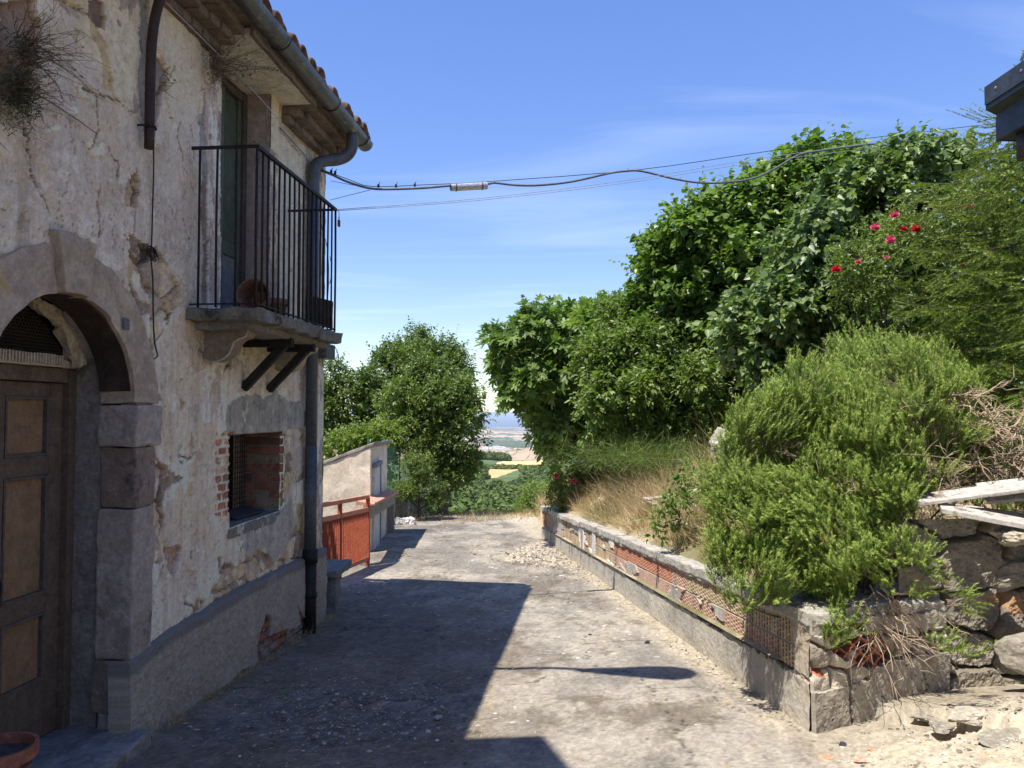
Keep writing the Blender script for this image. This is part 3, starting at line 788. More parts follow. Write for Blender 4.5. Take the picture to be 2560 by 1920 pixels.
# jamb stones, far side
def jamb(z0, z1, y0, y1, o0, o1, m, sd, bev=.012):
    mb = MB(); mb.prism([W(y0, z0, o0), W(y1, z0, o0), W(y1, z1, o0), W(y0, z1, o0)], WN * (o1 - o0))
    return mb.build('jamb_stone', m, house, bevel=bev, rough=.011, cuts=.05, seed=sd)
y0 = DY0 + DR
jamb(1.412, 1.636, y0 - .012, y0 + .235, -.19, .042, m_sand2, 11)
jamb(1.078, 1.407, y0 + .004, y0 + .195, -.18, .026, m_sand3, 12)
jamb(.262, 1.073, y0 - .006, y0 + .192, -.185, .026, m_sand2, 13)
jamb(-.02, .257, y0 - .02, y0 + .10, -.19, .012, m_sand3, 14)
jamb(-.30, -.025, y0 - .015, y0 + .08, -.16, .0, m_sand2, 15)
y1 = DY0 - DR
for k, (a, b) in enumerate(((-.3, .5), (.505, 1.1), (1.105, 1.636))):
    jamb(a, b, y1 - .24, y1 + .01, -.18, .03, m_sand2, 21 + k)
# plastered inner reveal, door frame and leaves
m_rev = simple('reveal_render', (0.23, 0.20, 0.17), (0.36, 0.32, 0.27), 5, .95, .012, 40)
mb = MB()
mb.prism([W(y0 + .02, -.35, -.40), W(y0 + .20, -.35, -.40), W(y0 + .20, 1.90, -.40), W(y0 + .02, 1.90, -.40)], WN * .215)
mb.build('reveal', m_rev, house, rough=.008, cuts=.06, seed=31)
mb = MB()
mb.prism([W(y1 - .20, -.35, -.40), W(y1 - .02, -.35, -.40), W(y1 - .02, 1.66, -.40), W(y1 - .20, 1.66, -.40)], WN * .215)
mb.build('reveal', m_rev, house, rough=.008, cuts=.06, seed=32)
# pale plaster lip round the fanlight
m_lip = simple('cream_mortar', (0.50, 0.42, 0.29), (0.62, 0.53, 0.39), 8, .95, .01, 50)
vous(24, 80, DR - .04, DR + .03, -.30, -.255, 12).build('fanlight_lip', m_lip, house, rough=.030, cuts=.035, seed=33)
vous(94, 165, DR - .05, DR + .03, -.30, -.255, 12).build('fanlight_lip', m_lip, house, rough=.018, cuts=.04, seed=34)
mb = MB(); mb.prism([W(y1 + .02, 1.838, -.36), W(y0 - .03, 1.838, -.36), W(y0 - .03, 1.875, -.36), W(y1 + .02, 1.90, -.36)], WN * .05)
for i in range(43):
    yy = y1 + .03 + i * .0208
    mb.prism([W(yy, 1.85, -.31), W(yy + .011, 1.85, -.31), W(yy + .011, 1.90, -.31), W(yy, 1.90, -.31)], WN * .012)
mb.build('fanlight_sill', m_lip, house, rough=.004, cuts=.08, seed=35)
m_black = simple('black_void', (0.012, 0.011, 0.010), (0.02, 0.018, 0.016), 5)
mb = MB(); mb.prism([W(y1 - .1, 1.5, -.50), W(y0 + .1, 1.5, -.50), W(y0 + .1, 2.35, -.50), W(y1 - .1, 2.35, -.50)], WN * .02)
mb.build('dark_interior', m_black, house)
m_wire = simple('rusty_mesh_wire', (0.10, 0.09, 0.075), (0.17, 0.15, 0.12), 20, .8)
mb = MB()
i = 0
for zc in np.arange(1.88, 2.20, .017):
    i += 1
    hw = DR - .03 if zc < DZS else math.sqrt(max(0, (DR - .02) ** 2 - (zc - DZS) ** 2))
    if hw < .05: continue
    ys = np.arange(DY0 - hw, DY0 + hw, .011)
    pts = [W(y, zc + (.006 if (k + i) % 2 else -.006), -.335) for k, y in enumerate(ys)]
    if len(pts) > 2: mb.tube(pts, .0016, 3, False)
mb.build('fanlight_mesh', m_wire, house)

# ---- front door
m_wood = simple('weathered_brown_wood', (0.12, 0.085, 0.058), (0.20, 0.145, 0.10), 9, .75, .004, 60)
m_wood2 = simple('greyed_wood', (0.11, 0.09, 0.075), (0.17, 0.14, 0.115), 9, .85, .006, 60)
m_panel = simple('ochre_door_panel', (0.27, 0.16, 0.080), (0.33, 0.205, 0.11), 3, .7, .002, 60)
dl = thing('wooden_door', W(DY0, -.10, -.37), 'brown wooden double door with ochre panels under the stone arch', 'door')
def wbox(mb, ya, yb, za, zb, oa, ob): mb.prism([W(ya, za, oa), W(yb, za, oa), W(yb, zb, oa), W(ya, zb, oa)], WN * (ob - oa)); return mb
fr = MB(); wbox(fr, y0 - .035, y0 + .02, -.16, 1.835, -.44, -.335); wbox(fr, y1 - .02, y1 + .035, -.16, 1.835, -.44, -.335); wbox(fr, y1 + .035, y0 - .035, 1.76, 1.835, -.44, -.345)
fr.build('door_frame', m_wood, dl, bevel=.004, rough=.002, cuts=.2)
for sx, (a, b) in enumerate(((DY0 + .002, y0 - .037), (y1 + .037, DY0 - .002))):
    st = MB()
    wbox(st, a, a + .075, -.10, 1.755, -.42, -.375); wbox(st, b - .095, b, -.10, 1.755, -.42, -.375)
    zs = [(-.10, .20), (.55, .65), (1.27, 1.37), (1.68, 1.755)]
    for za, zb in zs: wbox(st, a + .075, b - .095, za, zb, -.42, -.378)
    lf = st.build('door_leaf', m_wood, dl, bevel=.004, rough=.002, cuts=.15, seed=sx)
    for za, zb in ((.20, .55), (.65, 1.27), (1.37, 1.68)):
        pn_ = MB(); wbox(pn_, a + .076, b - .096, za + .001, zb - .001, -.415, -.395)
        pn_.build('door_panel', m_panel, lf)
    ml = MB()
    for za, zb in ((.20, .55), (.65, 1.27), (1.37, 1.68)):
        wbox(ml, a + .078, a + .092, za, zb, -.394, -.372); wbox(ml, b - .125, b - .097, za, zb, -.394, -.370)
        wbox(ml, a + .093, b - .126, za, za + .016, -.394, -.372); wbox(ml, a + .093, b - .126, zb - .016, zb, -.394, -.372)
    ml.build('door_moulding', m_wood2, lf, bevel=.003)
cov = MB(); wbox(cov, DY0 - .022, DY0 + .022, -.10, 1.75, -.374, -.352); cov.build('astragal', m_wood, dl, bevel=.005)
m_iron = simple('black_iron', (0.018, 0.016, 0.015), (0.05, 0.036, 0.030), 25, .6, .002, 90, .3)
kn = MB(); kn.tube([W(DY0 + .0 + .03 * math.cos(t), .75 + .045 * math.sin(t), -.335) for t in np.linspace(0, 2 * math.pi, 14)], .006, 6, False); wbox(kn, DY0 - .012, DY0 + .012, .78, .81, -.352, -.33)
kn.build('door_knocker', m_iron, dl)
# threshold
mb = MB(); mb.prism([W(y1 - .1, -.34, -.45), W(y0 + .02, -.34, -.45), W(y0 + .02, -.34, .14), W(y1 - .1, -.34, .17)], (0, 0, .235))
mb.build('doorstep', simple('cement_step', (0.20, 0.195, 0.19), (0.31, 0.30, 0.28), 4, .9, .01, 50), house, bevel=.015, rough=.016, cuts=.05, seed=40)
# small grey plate on the arch
pl_ = MB(); pp = onwall(316, 810, .03); wbox(pl_, pp.y - .025, pp.y + .025, pp.z - .03, pp.z + .03, .024, .034); pl_.build('number_plate', simple('slate_plate', (0.13, 0.13, 0.14), (0.18, 0.18, 0.19), 30), house)

# ---- small barred window
m_brickr = simple('window_brick', (0.22, 0.085, 0.055), (0.36, 0.15, 0.09), 7, .9, .008, 60)
wn = thing('barred_window', W((WY0 + WY1) / 2, WZ0, -.3), 'small square window recess lined with brick and closed by black wire grid', 'window')
def bricks_face(mb, mbs, o0, o1, z0, z1, at, dirn):
    """brick courses on the reveal"""
    z = z0; r = 0
    while z < z1 - .02:
        hgt = .058 + .010 * random.random(); o = o1 - (0 if r % 2 else .12)
        segs = []; x = o1
        first = .10 if r % 2 else .20
        while x > o0 + .02:
            l = first if x == o1 else random.choice((.12, .22)); x2 = max(o0, x - l); segs.append((x2 + .006, x)); x = x2 - .004
        for a, b in segs:
            t = random.choice(mbs)
            d = dirn * (random.random() * .008)
            ya, yb = sorted((at + d, at + dirn * -.07))
            wbox(t, ya, yb, z, min(z + hgt, z1), a, b)
        z += hgt + .010; r += 1
ba, bb, bc_ = MB(), MB(), MB()
bricks_face(None, (ba, ba, bb, bc_), -.30, -.004, WZ0 + .03, WZ1 - .01, WY1 - .0, -1)
ba.build('brick_jamb', m_brickr, wn, bevel=.005, rough=.006, cuts=.06, seed=50)
bb.build('brick_jamb', simple('sooty_brick', (0.10, 0.055, 0.04), (0.20, 0.11, 0.08), 7), wn, bevel=.005, rough=.007, cuts=.06, seed=51)
bc_.build('jamb_rubble', simple('jamb_stone_ochre', (0.20, 0.155, 0.095), (0.32, 0.25, 0.15), 7), wn, bevel=.006, rough=.009, cuts=.06, seed=52)
m_mort = simple('grey_mortar', (0.19, 0.175, 0.155), (0.29, 0.265, 0.235), 7, .95, .01, 50)
mm = MB(); wbox(mm, WY1 + .004, WY1 + .11, WZ0 - .05, WZ1 + .05, -.34, -.012); wbox(mm, WY0 - .09, WY0 - .001, WZ0 - .05, WZ1 + .05, -.34, -.012)
wbox(mm, WY0 - .09, WY1 + .11, WZ1 - .004, WZ1 + .10, -.34, -.012); mm.build('mortar_bed', m_mort, wn, rough=.005, cuts=.08)
ss = MB(); ss.prism([W(WY0 - .02, WZ0 + .035, -.34), W(WY1 + .02, WZ0 + .03, -.34), W(WY1 + .02, WZ0 - .01, .006), W(WY0 - .02, WZ0 - .012, .012)], (0, 0, -.07)); ss.build('window_sill', m_mort, wn, bevel=.008, rough=.008, cuts=.05)
ti = MB(); ti.prism([W(WY0 + .25, WZ0 + .034, -.27), W(WY1 - .12, WZ0 + .034, -.26), W(WY1 - .14, WZ0 + .012, -.06), W(WY0 + .28, WZ0 + .012, -.08)], (0, 0, .014)); 
tag(ti.build('loose_slate', simple('dark_slate', (0.04, 0.038, 0.036), (0.085, 0.08, 0.075), 14, .8), None, bevel=.004, rough=.002, cuts=.06), 'dark slate sheet lying loose on the sill of the small barred window', 'slate')
gr = MB()
for y in np.arange(WY0 + .012, WY1, .041): gr.tube([W(y, WZ0, -.292), W(y, WZ1, -.292)], .0028, 5, False)
for z in np.arange(WZ0 + .03, WZ1, .041): gr.tube([W(WY0, z, -.287), W(WY1, z, -.287)], .0028, 5, False)
gr.build('wire_grid', m_iron, wn)
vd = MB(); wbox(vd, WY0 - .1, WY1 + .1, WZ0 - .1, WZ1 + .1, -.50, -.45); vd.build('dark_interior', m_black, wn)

# ---- balcony door with its reveal
m_jamb = simple('mauve_reveal_plaster', (0.33, 0.255, 0.225), (0.45, 0.365, 0.32), 3, .95, .008, 50, spots=((0.15, 0.11, 0.09), 9, .62))
bd = thing('balcony_door', W((BY0 + BY1) / 2, BZ0, -.2), 'tall green balcony door recessed behind the iron railing', 'door')
rv = MB(); wbox(rv, BY1 - .004, BY1 + .12, BZ0 - .02, BZ1 - .002, -.30, -.006); rv.build('reveal', m_jamb, bd, rough=.004, cuts=.08)
rv = MB(); wbox(rv, BY0 - .12, BY0 + .003, BZ0 - .02, BZ1 - .002, -.30, -.006); rv.build('reveal', m_jamb, bd, rough=.004, cuts=.08)
m_green = simple('faded_green_paint', (0.075, 0.092, 0.062), (0.115, 0.135, 0.092), 5, .5, .001, 40)
m_dwood = simple('dark_frame_wood', (0.055, 0.045, 0.038), (0.11, 0.09, 0.07), 9, .8, .004, 50)
fr = MB(); wbox(fr, BY0, BY0 + .06, BZ0, BZ1 - .01, -.26, -.195); wbox(fr, BY1 - .07, BY1 - .004, BZ0, BZ1 - .01, -.26, -.19); wbox(fr, BY0 + .06, BY1 - .07, BZ1 - .09, BZ1 - .01, -.26, -.2)
fr.build('door_frame', m_dwood, bd, bevel=.003)
m_pane = simple('dusty_green_glass', (0.07, 0.09, 0.06), (0.10, 0.12, 0.085), 3, .25, 0, 10)
ym = (BY0 + BY1) / 2
for a, b in ((BY0 + .062, ym - .002), (ym + .002, BY1 - .072)):
    lf = MB()
    wbox(lf, a, a + .055, BZ0 + .01, BZ1 - .092, -.25, -.21); wbox(lf, b - .055, b, BZ0 + .01, BZ1 - .092, -.25, -.21)
    wbox(lf, a + .055, b - .055, BZ0 + .52, BZ0 + .62, -.25, -.212); wbox(lf, a + .055, b - .055, BZ0 + .01, BZ0 + .10, -.25, -.212)
    lfo = lf.build('door_leaf', m_green, bd, bevel=.003)
    pn_ = MB(); wbox(pn_, a + .05, b - .05, BZ0 + .62, BZ1 - .1, -.24, -.228); pn_.build('pane', m_pane, lfo)
    pn_ = MB(); wbox(pn_, a + .05, b - .05, BZ0 + .10, BZ0 + .52, -.24, -.225); pn_.build('door_panel', simple('grey_door_panel', (0.15, 0.15, 0.14), (0.22, 0.215, 0.20), 6), lfo)

# ---- balcony: slab, railing, corbels, struts
sy0, sy1, spj = 4.76, 6.40, .46
m_slab = simple('lichened_slab', (0.11, 0.10, 0.08), (0.28, 0.255, 0.20), 6, .95, .02, 35, spots=((0.07, 0.062, 0.05), 5, .55))
bal = thing('iron_balcony', W(5.55, 2.2, 0), 'narrow balcony with rusted black iron railing on a cracked stone slab', 'balcony')
mb = MB(); mb.prism([W(sy0, 2.165, -.03), W(sy1, 2.165, -.03), W(sy1, 2.165, spj), W(sy0, 2.165, spj)], (0, 0, .085))
mb.build('slab', m_slab, bal, bevel=.014, rough=.019, cuts=.035, seed=60)
mb = MB(); mb.prism([W(sy0 + .1, 2.125, -.02), W(sy1 - .08, 2.125, -.02), W(sy1 - .1, 2.125, spj - .10), W(sy0 + .12, 2.125, spj - .10)], (0, 0, .045))
mb.build('slab_bed', m_mort, bal, rough=.012, cuts=.05, seed=61)
rl = thing('railing', (0, 0, 0), '', ''); 
for k in ('label', 'category'): del rl[k]
rl.parent = bal; rl.location = (0, 0, 0)
ry0, ry1, rp = sy0 + .035, 6.31, spj - .035
zt, zb = 3.265, 2.275
mb = MB()
A0, A1, B1, B0 = W(ry0, 0, -.02), W(ry0, 0, rp), W(ry1, 0, rp), W(ry1, 0, .02)
def at(p, z): return Vector((p.x, p.y, z))
mb.beam(at(A0, zt), at(A1, zt), .012, .02); mb.beam(at(A1, zt), at(B1, zt), .026, .022); mb.beam(at(B1, zt), at(B0, zt), .012, .018)
mb.build('handrail', m_iron, rl)
mb = MB(); mb.beam(at(A0, zb), at(A1, zb), .02, .008); mb.beam(at(A1, zb), at(B1, zb), .02, .008); mb.beam(at(B1, zb), at(B0, zb), .02, .008)
mb.build('bottom_rail', m_iron, rl)
def bar(p, z1=zt, r=.0075):
    m_ = MB(); m_.tube([at(p, zb - .02), at(p, (zb + z1) / 2) + Vector((random.uniform(-.003, .003), random.uniform(-.003, .003), 0)), at(p, z1)], r, 6)
    return m_.build('baluster', m_iron, rl, smooth=True)
for t in (.16, .42, .70): bar(A0.lerp(A1, t))
bar(A1, zt, .009)
nb = 17
for i in range(1, nb): bar(A1.lerp(B1, i / nb))
bar(B1, zt, .009)
for t in (.25, .5, .74): bar(B1.lerp(B0, t))
# far board leaning low inside the railing
mb = MB(); q0 = A1.lerp(B1, .62); q1 = B1
mb.prism([at(q0, zb + .01) - WN * .03, at(q1, zb + .01) - WN * .03, at(q1, zb + .23) - WN * .03, at(q0, zb + .20) - WN * .03], WN * .015)
tag(mb.build('dark_board', simple('tarred_board', (0.02, 0.019, 0.018), (0.045, 0.04, 0.035), 9), None, rough=.006, cuts=.05), 'low dark board standing inside the far end of the balcony railing', 'board')
# padlock hooked on the corner of the rail
lk = MB(); c = at(B1, 3.16) + WN * .03
lk.tube([c + Vector((0, .010 * math.cos(t), .022 + .03 * math.sin(t))) for t in np.linspace(0, math.pi, 9)], .003, 5); lk.box(c.x - .008, c.x + .008, c.y - .02, c.y + .02, c.z - .035, c.z + .018)
lk.tube([at(B1, zt) + WN * .012, at(B1, zt) + WN * .03 + Vector((0, 0, -.02)), c + Vector((0, 0, .055))], .003, 5)
tag(lk.build('padlock', simple('rusted_padlock', (0.12, 0.05, 0.03), (0.22, 0.10, 0.06), 30), None, bevel=.002), 'rusty padlock hanging from the outer corner of the balcony rail', 'padlock')
# scroll corbels
prof2 = [(0, 2.15), (.30, 2.15), (.31, 2.12), (.29, 2.085), (.245, 2.07), (.215, 2.05), (.20, 2.01), (.185, 1.975), (.15, 1.945), (.10, 1.925), (.05, 1.925), (0, 1.95)]
m_corb = simple('corbel_stone', (0.42, 0.365, 0.27), (0.56, 0.50, 0.38), 6, .9, .01, 50)
for yy, nm, mm_ in ((4.97, 'near', simple('dark_corbel', (0.20, 0.15, 0.115), (0.31, 0.245, 0.185), 5)), (6.17, 'far', m_corb)):  # near corbel gets a darker tone than the far one
    mb = MB(); mb.prism([W(yy, z, o - .01) for o, z in prof2], Vector((WB, 1, 0)).normalized() * .13)
    mb.build('corbel', mm_, bal, bevel=.006, rough=.006, cuts=.04, seed=int(yy))
    rim = MB(); rim.tube([W(yy - .004, z, o - .008) for o, z in prof2[1:]], .007, 6); rim.build('corbel_rim', m_corb, bal, smooth=True)
m_tar = simple('tarred_timber', (0.012, 0.011, 0.011), (0.035, 0.031, 0.028), 9, .75, .003, 60)
for yy in (5.555, 5.995):
    br_ = MB()
    br_.beam(W(yy, 2.10, -.02), W(yy, 2.10, .37), .06, .062)
    br_.beam(W(yy, 1.77, .005), W(yy, 2.085, .31), .05, .058)
    br_.build('strut', m_tar, bal, bevel=.002)
# ---- eaves: corbelled bricks, soffit, tiles
m_cor = simple('sooty_cornice_brick', (0.13, 0.10, 0.08), (0.29, 0.215, 0.165), 5, .95, .012, 50, spots=((0.40, 0.34, 0.26), 5, .62))
tdir = Vector((WB, 1, 0)).normalized()
def cornice(ya, yb, seed, gable=False):
    random.seed(seed); mb = MB()
    for k, (z0, z1, pj) in enumerate(((3.985, 4.043, .07), (4.048, 4.108, .15), (4.113, 4.175, .235))):
        y = ya
        end = yb + (.05 + .05 * k if gable else 0)
        while y < end - .02:
            l = random.choice((.13, .24, .26)); y2 = min(end, y + l)
            d = random.uniform(-.02, .015)
            wbox(mb, y + .004, y2 - .004, z0 + random.uniform(-.004, .004), z1, -.05, pj + d)
            y = y2
    return mb.build('cornice', m_cor, house, bevel=.008, rough=.010, cuts=.06, seed=seed)
cornice(6.22, YE, 70, True); cornice(2.42, 5.06, 71)
random.seed(9)
m_soff = simple('pale_soffit', (0.68, 0.63, 0.52), (0.78, 0.73, 0.61), 2.5, .9, .004, 40, spots=((0.36, 0.31, 0.23), 2, .62))
mb = MB(); wbox(mb, 5.06, 6.24, 4.118, 4.16, -.32, .255); mb.build('soffit', m_soff, house, rough=.004, cuts=.08, seed=72)
mb = MB(); wbox(mb, 5.04, 6.24, 4.10, 4.175, .256, .285); wbox(mb, 2.4, 7.40, 4.176, 4.21, -.3, .30); mb.build('eave_board', m_cor, house, rough=.007, cuts=.07, seed=73)
# barrel tiles
m_tile = simple('clay_roof_tile', (0.14, 0.075, 0.052), (0.32, 0.19, 0.135), 5, .9, .01, 40, spots=((0.34, 0.30, 0.24), 7, .58))
mb = MB(); mb2 = MB()
slope = math.tan(R(17))
up_ = (WN * -1 + Vector((0, 0, slope))).normalized()
ntile = 30
for i in range(ntile):
    yc = 2.50 + i * (7.46 - 2.50) / (ntile - 1)
    jit = random.uniform(-.03, .03); zj = random.uniform(-.012, .02)
    for row in range(7):
        o0 = .36 + jit - row * .36; z0 = 4.235 + zj + (.36 - o0) * slope + .012 * (row % 2)
        c = W(yc + random.uniform(-.008, .008), z0 + .045, o0)
        r0, r1 = .085, .068; L = .44
        V = []; F = []; n = 9
        for s_, (rr, l) in enumerate(((r0, 0), (r1, L))):
            p = c + up_ * l
            for k in range(n):
                a = math.pi * k / (n - 1)
                for q in (rr, rr - .014):
                    V.append(p + tdir * (q * math.cos(a)) + Vector((0, 0, q * math.sin(a) * .85)))
        m_ = 2 * n
        for k in range(n - 1):
            a = k * 2; b = a + 2
            F += [(a, b, m_ + b, m_ + a), (a + 1, m_ + a + 1, m_ + b + 1, b + 1), (a, a + 1, b + 1, b), (m_ + a, m_ + b, m_ + b + 1, m_ + a + 1)]
        mb.add(V, F)
        if row < 5:
            # trough tile between
            c2 = W(yc + .085, z0 - .005, o0 - .03)
            V = []; F = []
            for l in (0, L):
                p = c2 + up_ * l
                for k in range(5):
                    a = math.pi + math.pi * k / 4
                    V.append(p + tdir * (.085 * math.cos(a)) + Vector((0, 0, .055 * math.sin(a) + .045)))
            F = [(k, k + 1, 6 + k, 5 + k) for k in range(4)]
            mb2.add(V, F)
mb.build('roof_tiles', m_tile, house, rough=.006, smooth=True)
mb2.build('trough_tiles', m_tile, house, smooth=True, fix=False)
mb = MB()
a0, a1 = W(2.42, 4.205, .29), W(7.36, 4.205, .29)
mb.prism([a0, a1, a1 - WN * 6.5 + Vector((0, 0, 6.5 * slope)), a0 - WN * 6.5 + Vector((0, 0, 6.5 * slope))], (0, 0, .02)); mb.build('roof_deck', m_cor, house)
# broken tile stubs and mortar at the verge
mb = MB()
for k in range(16):
    p = W(7.36 + random.uniform(-.05, .12), 4.19 + random.uniform(0, .14), random.uniform(-.1, .34))
    s = random.uniform(.03, .07); mb.box(p.x - s, p.x + s, p.y - s, p.y + s * .7, p.z - s * .5, p.z + s * .5, )
mb.build('verge_mortar', m_tile, house, bevel=.012, rough=.03, cuts=.04, seed=75)

# ---- gutter, brackets, downpipe
m_zinc = simple('dull_zinc', (0.10, 0.103, 0.107), (0.19, 0.193, 0.195), 4, .45, .002, 60, .55, spots=((0.30, 0.30, 0.28), 3, .60))
gt = thing('gutter', W(5, 4.2, .36), 'dull grey half round rain gutter hung along the left house eave on wire brackets', 'gutter')
mb = MB(); V = []; F = []; n = 12
gys = [2.3, 3.4, 4.3, 5.31, 5.33, 6.4, 6.42, 7.42]
for j, y in enumerate(gys):
    rr = .074 + (.004 if j % 2 else 0)
    c = W(y, 4.215 - .006 * math.sin(y * 2), .345)
    for k in range(n + 1):
        a = math.pi + math.pi * k / n
        for q in (rr, rr - .004):
            V.append(c + WN * (q * math.cos(a)) + Vector((0, 0, q * math.sin(a))))
m_ = 2 * (n + 1)
for j in range(len(gys) - 1):
    for k in range(n):
        a = j * m_ + k * 2; b = a + 2
        F += [(a, b, m_ + b, m_ + a), (a + 1, m_ + a + 1, m_ + b + 1, b + 1)]
    a = j * m_; F.append((a, m_ + a, m_ + a + 1, a + 1)); a += 2 * n; F.append((a, a + 1, m_ + a + 1, m_ + a))
e_ = (len(gys) - 1) * m_
F.append(tuple(e_ + 2 * k for k in range(n + 1)))
mb.add(V, F); mb.build('trough', m_zinc, gt, smooth=False)
for y in (3.4, 4.3, 5.32, 6.41, 7.25):
    mb = MB(); c = W(y, 4.215, .345)
    mb.tube([c + WN * (-.084 * math.cos(t)) + Vector((0, 0, -.084 * math.sin(t))) for t in np.linspace(-.5, math.pi + .25, 16)], .005, 5)
    mb.build('bracket', m_iron, gt, smooth=True)
m_pipe = simple('dark_grey_pipe', (0.075, 0.082, 0.092), (0.125, 0.135, 0.145), 5, .45, .001, 60, .2)
dp = thing('drainpipe', W(6.78, -.3, .07), 'grey downpipe with swan neck and black cast iron foot at the house corner', 'drainpipe')
c0 = W(7.0, 4.15, .345); pts = [c0, W(7.0, 4.03, .345), W(6.99, 3.95, .30), W(6.95, 3.90, .22), W(6.86, 3.86, .12), W(6.80, 3.80, .075), W(6.78, 3.70, .066), W(6.78, 3.5, .066)]
def smooth_pts(p, n=4):
    out = []
    P = [p[0]] + list(p) + [p[-1]]
    for i in range(1, len(P) - 2):
        for k in range(n):
            t = k / n; a, b, c, d = P[i - 1], P[i], P[i + 1], P[i + 2]
            out.append(.5 * ((2 * b) + (c - a) * t + (2 * a - 5 * b + 4 * c - d) * t * t + (3 * b - a - 3 * c + d) * t ** 3))
    out.append(P[-2]); return out
mb = MB(); mb.tube(smooth_pts(pts), .053, 16); mb.build('swan_neck', m_pipe, dp, smooth=True)
mb = MB(); mb.tube([W(6.78, 3.52, .066), W(6.78, 1.25, .066)], .050, 16); mb.tube([W(6.78, 1.30, .066), W(6.78, .33, .066)], .053, 16); mb.build('pipe', m_pipe, dp, smooth=True)
m_cast = simple('black_cast_iron', (0.020, 0.017, 0.016), (0.045, 0.038, 0.034), 10, .55, .002, 60, .3)
mb = MB(); mb.tube([W(6.78, .40, .068), W(6.78, .28, .068)], .066, 16); mb.tube([W(6.78, .30, .068), W(6.78, -.37, .068)], .055, 16); mb.tube([W(6.78, .02, .068), W(6.78, -.02, .068)], .064, 16)
mb.build('cast_foot', m_cast, dp, smooth=True)

# ---- street lamp arm bolted to the facade
m_rust = simple('rust_brown_pipe', (0.035, 0.023, 0.019), (0.080, 0.046, 0.036), 7, .6, .003, 60, .25)
lp = thing('street_lamp', W(4.37, 3.0, .05), 'rust brown curved pipe arm of a street lamp bolted to the facade', 'street lamp')
b0 = onwall(374, 372, .05)
ly = b0.y
pts = [W(ly, b0.z, .05), W(ly, b0.z + .35, .05), W(ly, b0.z + .60, .055), W(ly, b0.z + .80, .085), W(ly, b0.z + 1.0, .16), W(ly, b0.z + 1.2, .32), W(ly, b0.z + 1.34, .58), W(ly, b0.z + 1.38, .85), W(ly, b0.z + 1.33, 1.15)]
mb = MB(); mb.tube(smooth_pts(pts, 5), .027, 12); mb.build('arm', m_rust, lp, smooth=True)
mb = MB(); hc = W(ly, b0.z + 1.30, 1.38)
V = []; F = []; n = 14
for j, (l, rw_, rh) in enumerate(((-.42, .03, .03), (-.32, .06, .05), (-.1, .10, .08), (.1, .15, .10), (.25, .165, .10), (.37, .12, .06), (.42, .03, .02))):
    for k in range(n):
        a = 2 * math.pi * k / n; V.append(hc + WN * l + tdir * (rw_ * math.cos(a)) + Vector((0, 0, rh * math.sin(a))))
for j in range(6):
    for k in range(n): F.append((j * n + k, j * n + (k + 1) % n, (j + 1) * n + (k + 1) % n, (j + 1) * n + k))
F.append(tuple(range(n))); F.append(tuple(6 * n + k for k in range(n)))
mb.add(V, F); mb.build('lamp_head', m_zinc, lp, smooth=True)
for zz in (.12, .95):
    mb = MB(); mb.tube([W(ly - .035, b0.z + zz, .0), W(ly - .035, b0.z + zz, .07), W(ly, b0.z + zz, .085), W(ly + .035, b0.z + zz, .07), W(ly + .035, b0.z + zz, 0)], .006, 5); mb.build('clamp', m_iron, lp)

# ---- cables on the facade and across the lane
m_cable = simple('black_cable', (0.015, 0.015, 0.016), (0.03, 0.03, 0.03), 9, .5, 0, 10)
m_cablg = simple('grey_cable', (0.11, 0.115, 0.13), (0.18, 0.185, 0.20), 9, .5, 0, 10)
m_cablw = simple('pale_wire', (0.40, 0.40, 0.42), (0.55, 0.55, 0.56), 9, .4, 0, 10, .4)
def cable(name, pts, r, mat, label, group=None, sm=5, n=6):
    mb = MB(); mb.tube(smooth_pts(pts, sm) if sm else pts, r, n); o = mb.build(name, mat, None, smooth=True)
    tag(o, label, 'cable', group); return o
P = lambda px, py, off=.012: onwall(px, py, off)
cable('wall_cable', [P(384, 368, .02), P(384, 430, .015), P(381, 540, .012), P(379, 610, .014), P(377, 640, .03), P(382, 700, .012), P(383, 780, .014), P(386, 850, .012), P(393, 885, .012), P(391, 893, .012), P(381, 900, .01)], .0042, m_cable, 'black cable running down the facade below the lamp arm past the arch', None)
cable('wall_cable', [P(385, -60, .012), P(387, 50, .012), P(384, 110, .02)], .004, m_cable, 'short black cable on the facade above the lamp arm at the top edge')
mb = MB(); kc = P(378, 628, .035)
for k in range(3): mb.tube([kc + Vector((.01 * math.cos(t * 1.3), .035 * math.cos(t) + .01 * k, .028 * math.sin(t) - .012 * k)) for t in np.linspace(0, 6, 14)], .0045, 5)
tag(mb.build('cable_clamp', m_cable, None, smooth=True), 'black looped cable clamp in the rubble patch right of the arch', 'clamp')
a, b = P(398, -10, .03), P(770, 398, .10)
cable('clothes_wire', [a.lerp(b, t) - Vector((0, 0, .05 * math.sin(math.pi * t))) + WN * .10 * math.sin(math.pi * t) for t in np.linspace(0, 1, 8)], .003, m_cablw, 'thin pale wire slanting across the upper facade behind the balcony railing')
cable('clothes_wire', [P(700, 320, .02), P(770, 398, .02), P(783, 425, .02)], .003, m_cable, 'short dark wire under the corbelled eave beside the swan neck')
cable('wall_cable', [P(125, 255, .01), P(180, 290, .012), P(243, 335, .015)], .002, m_cable, 'thin dark wire between the dry tuft and the crack, upper left facade')
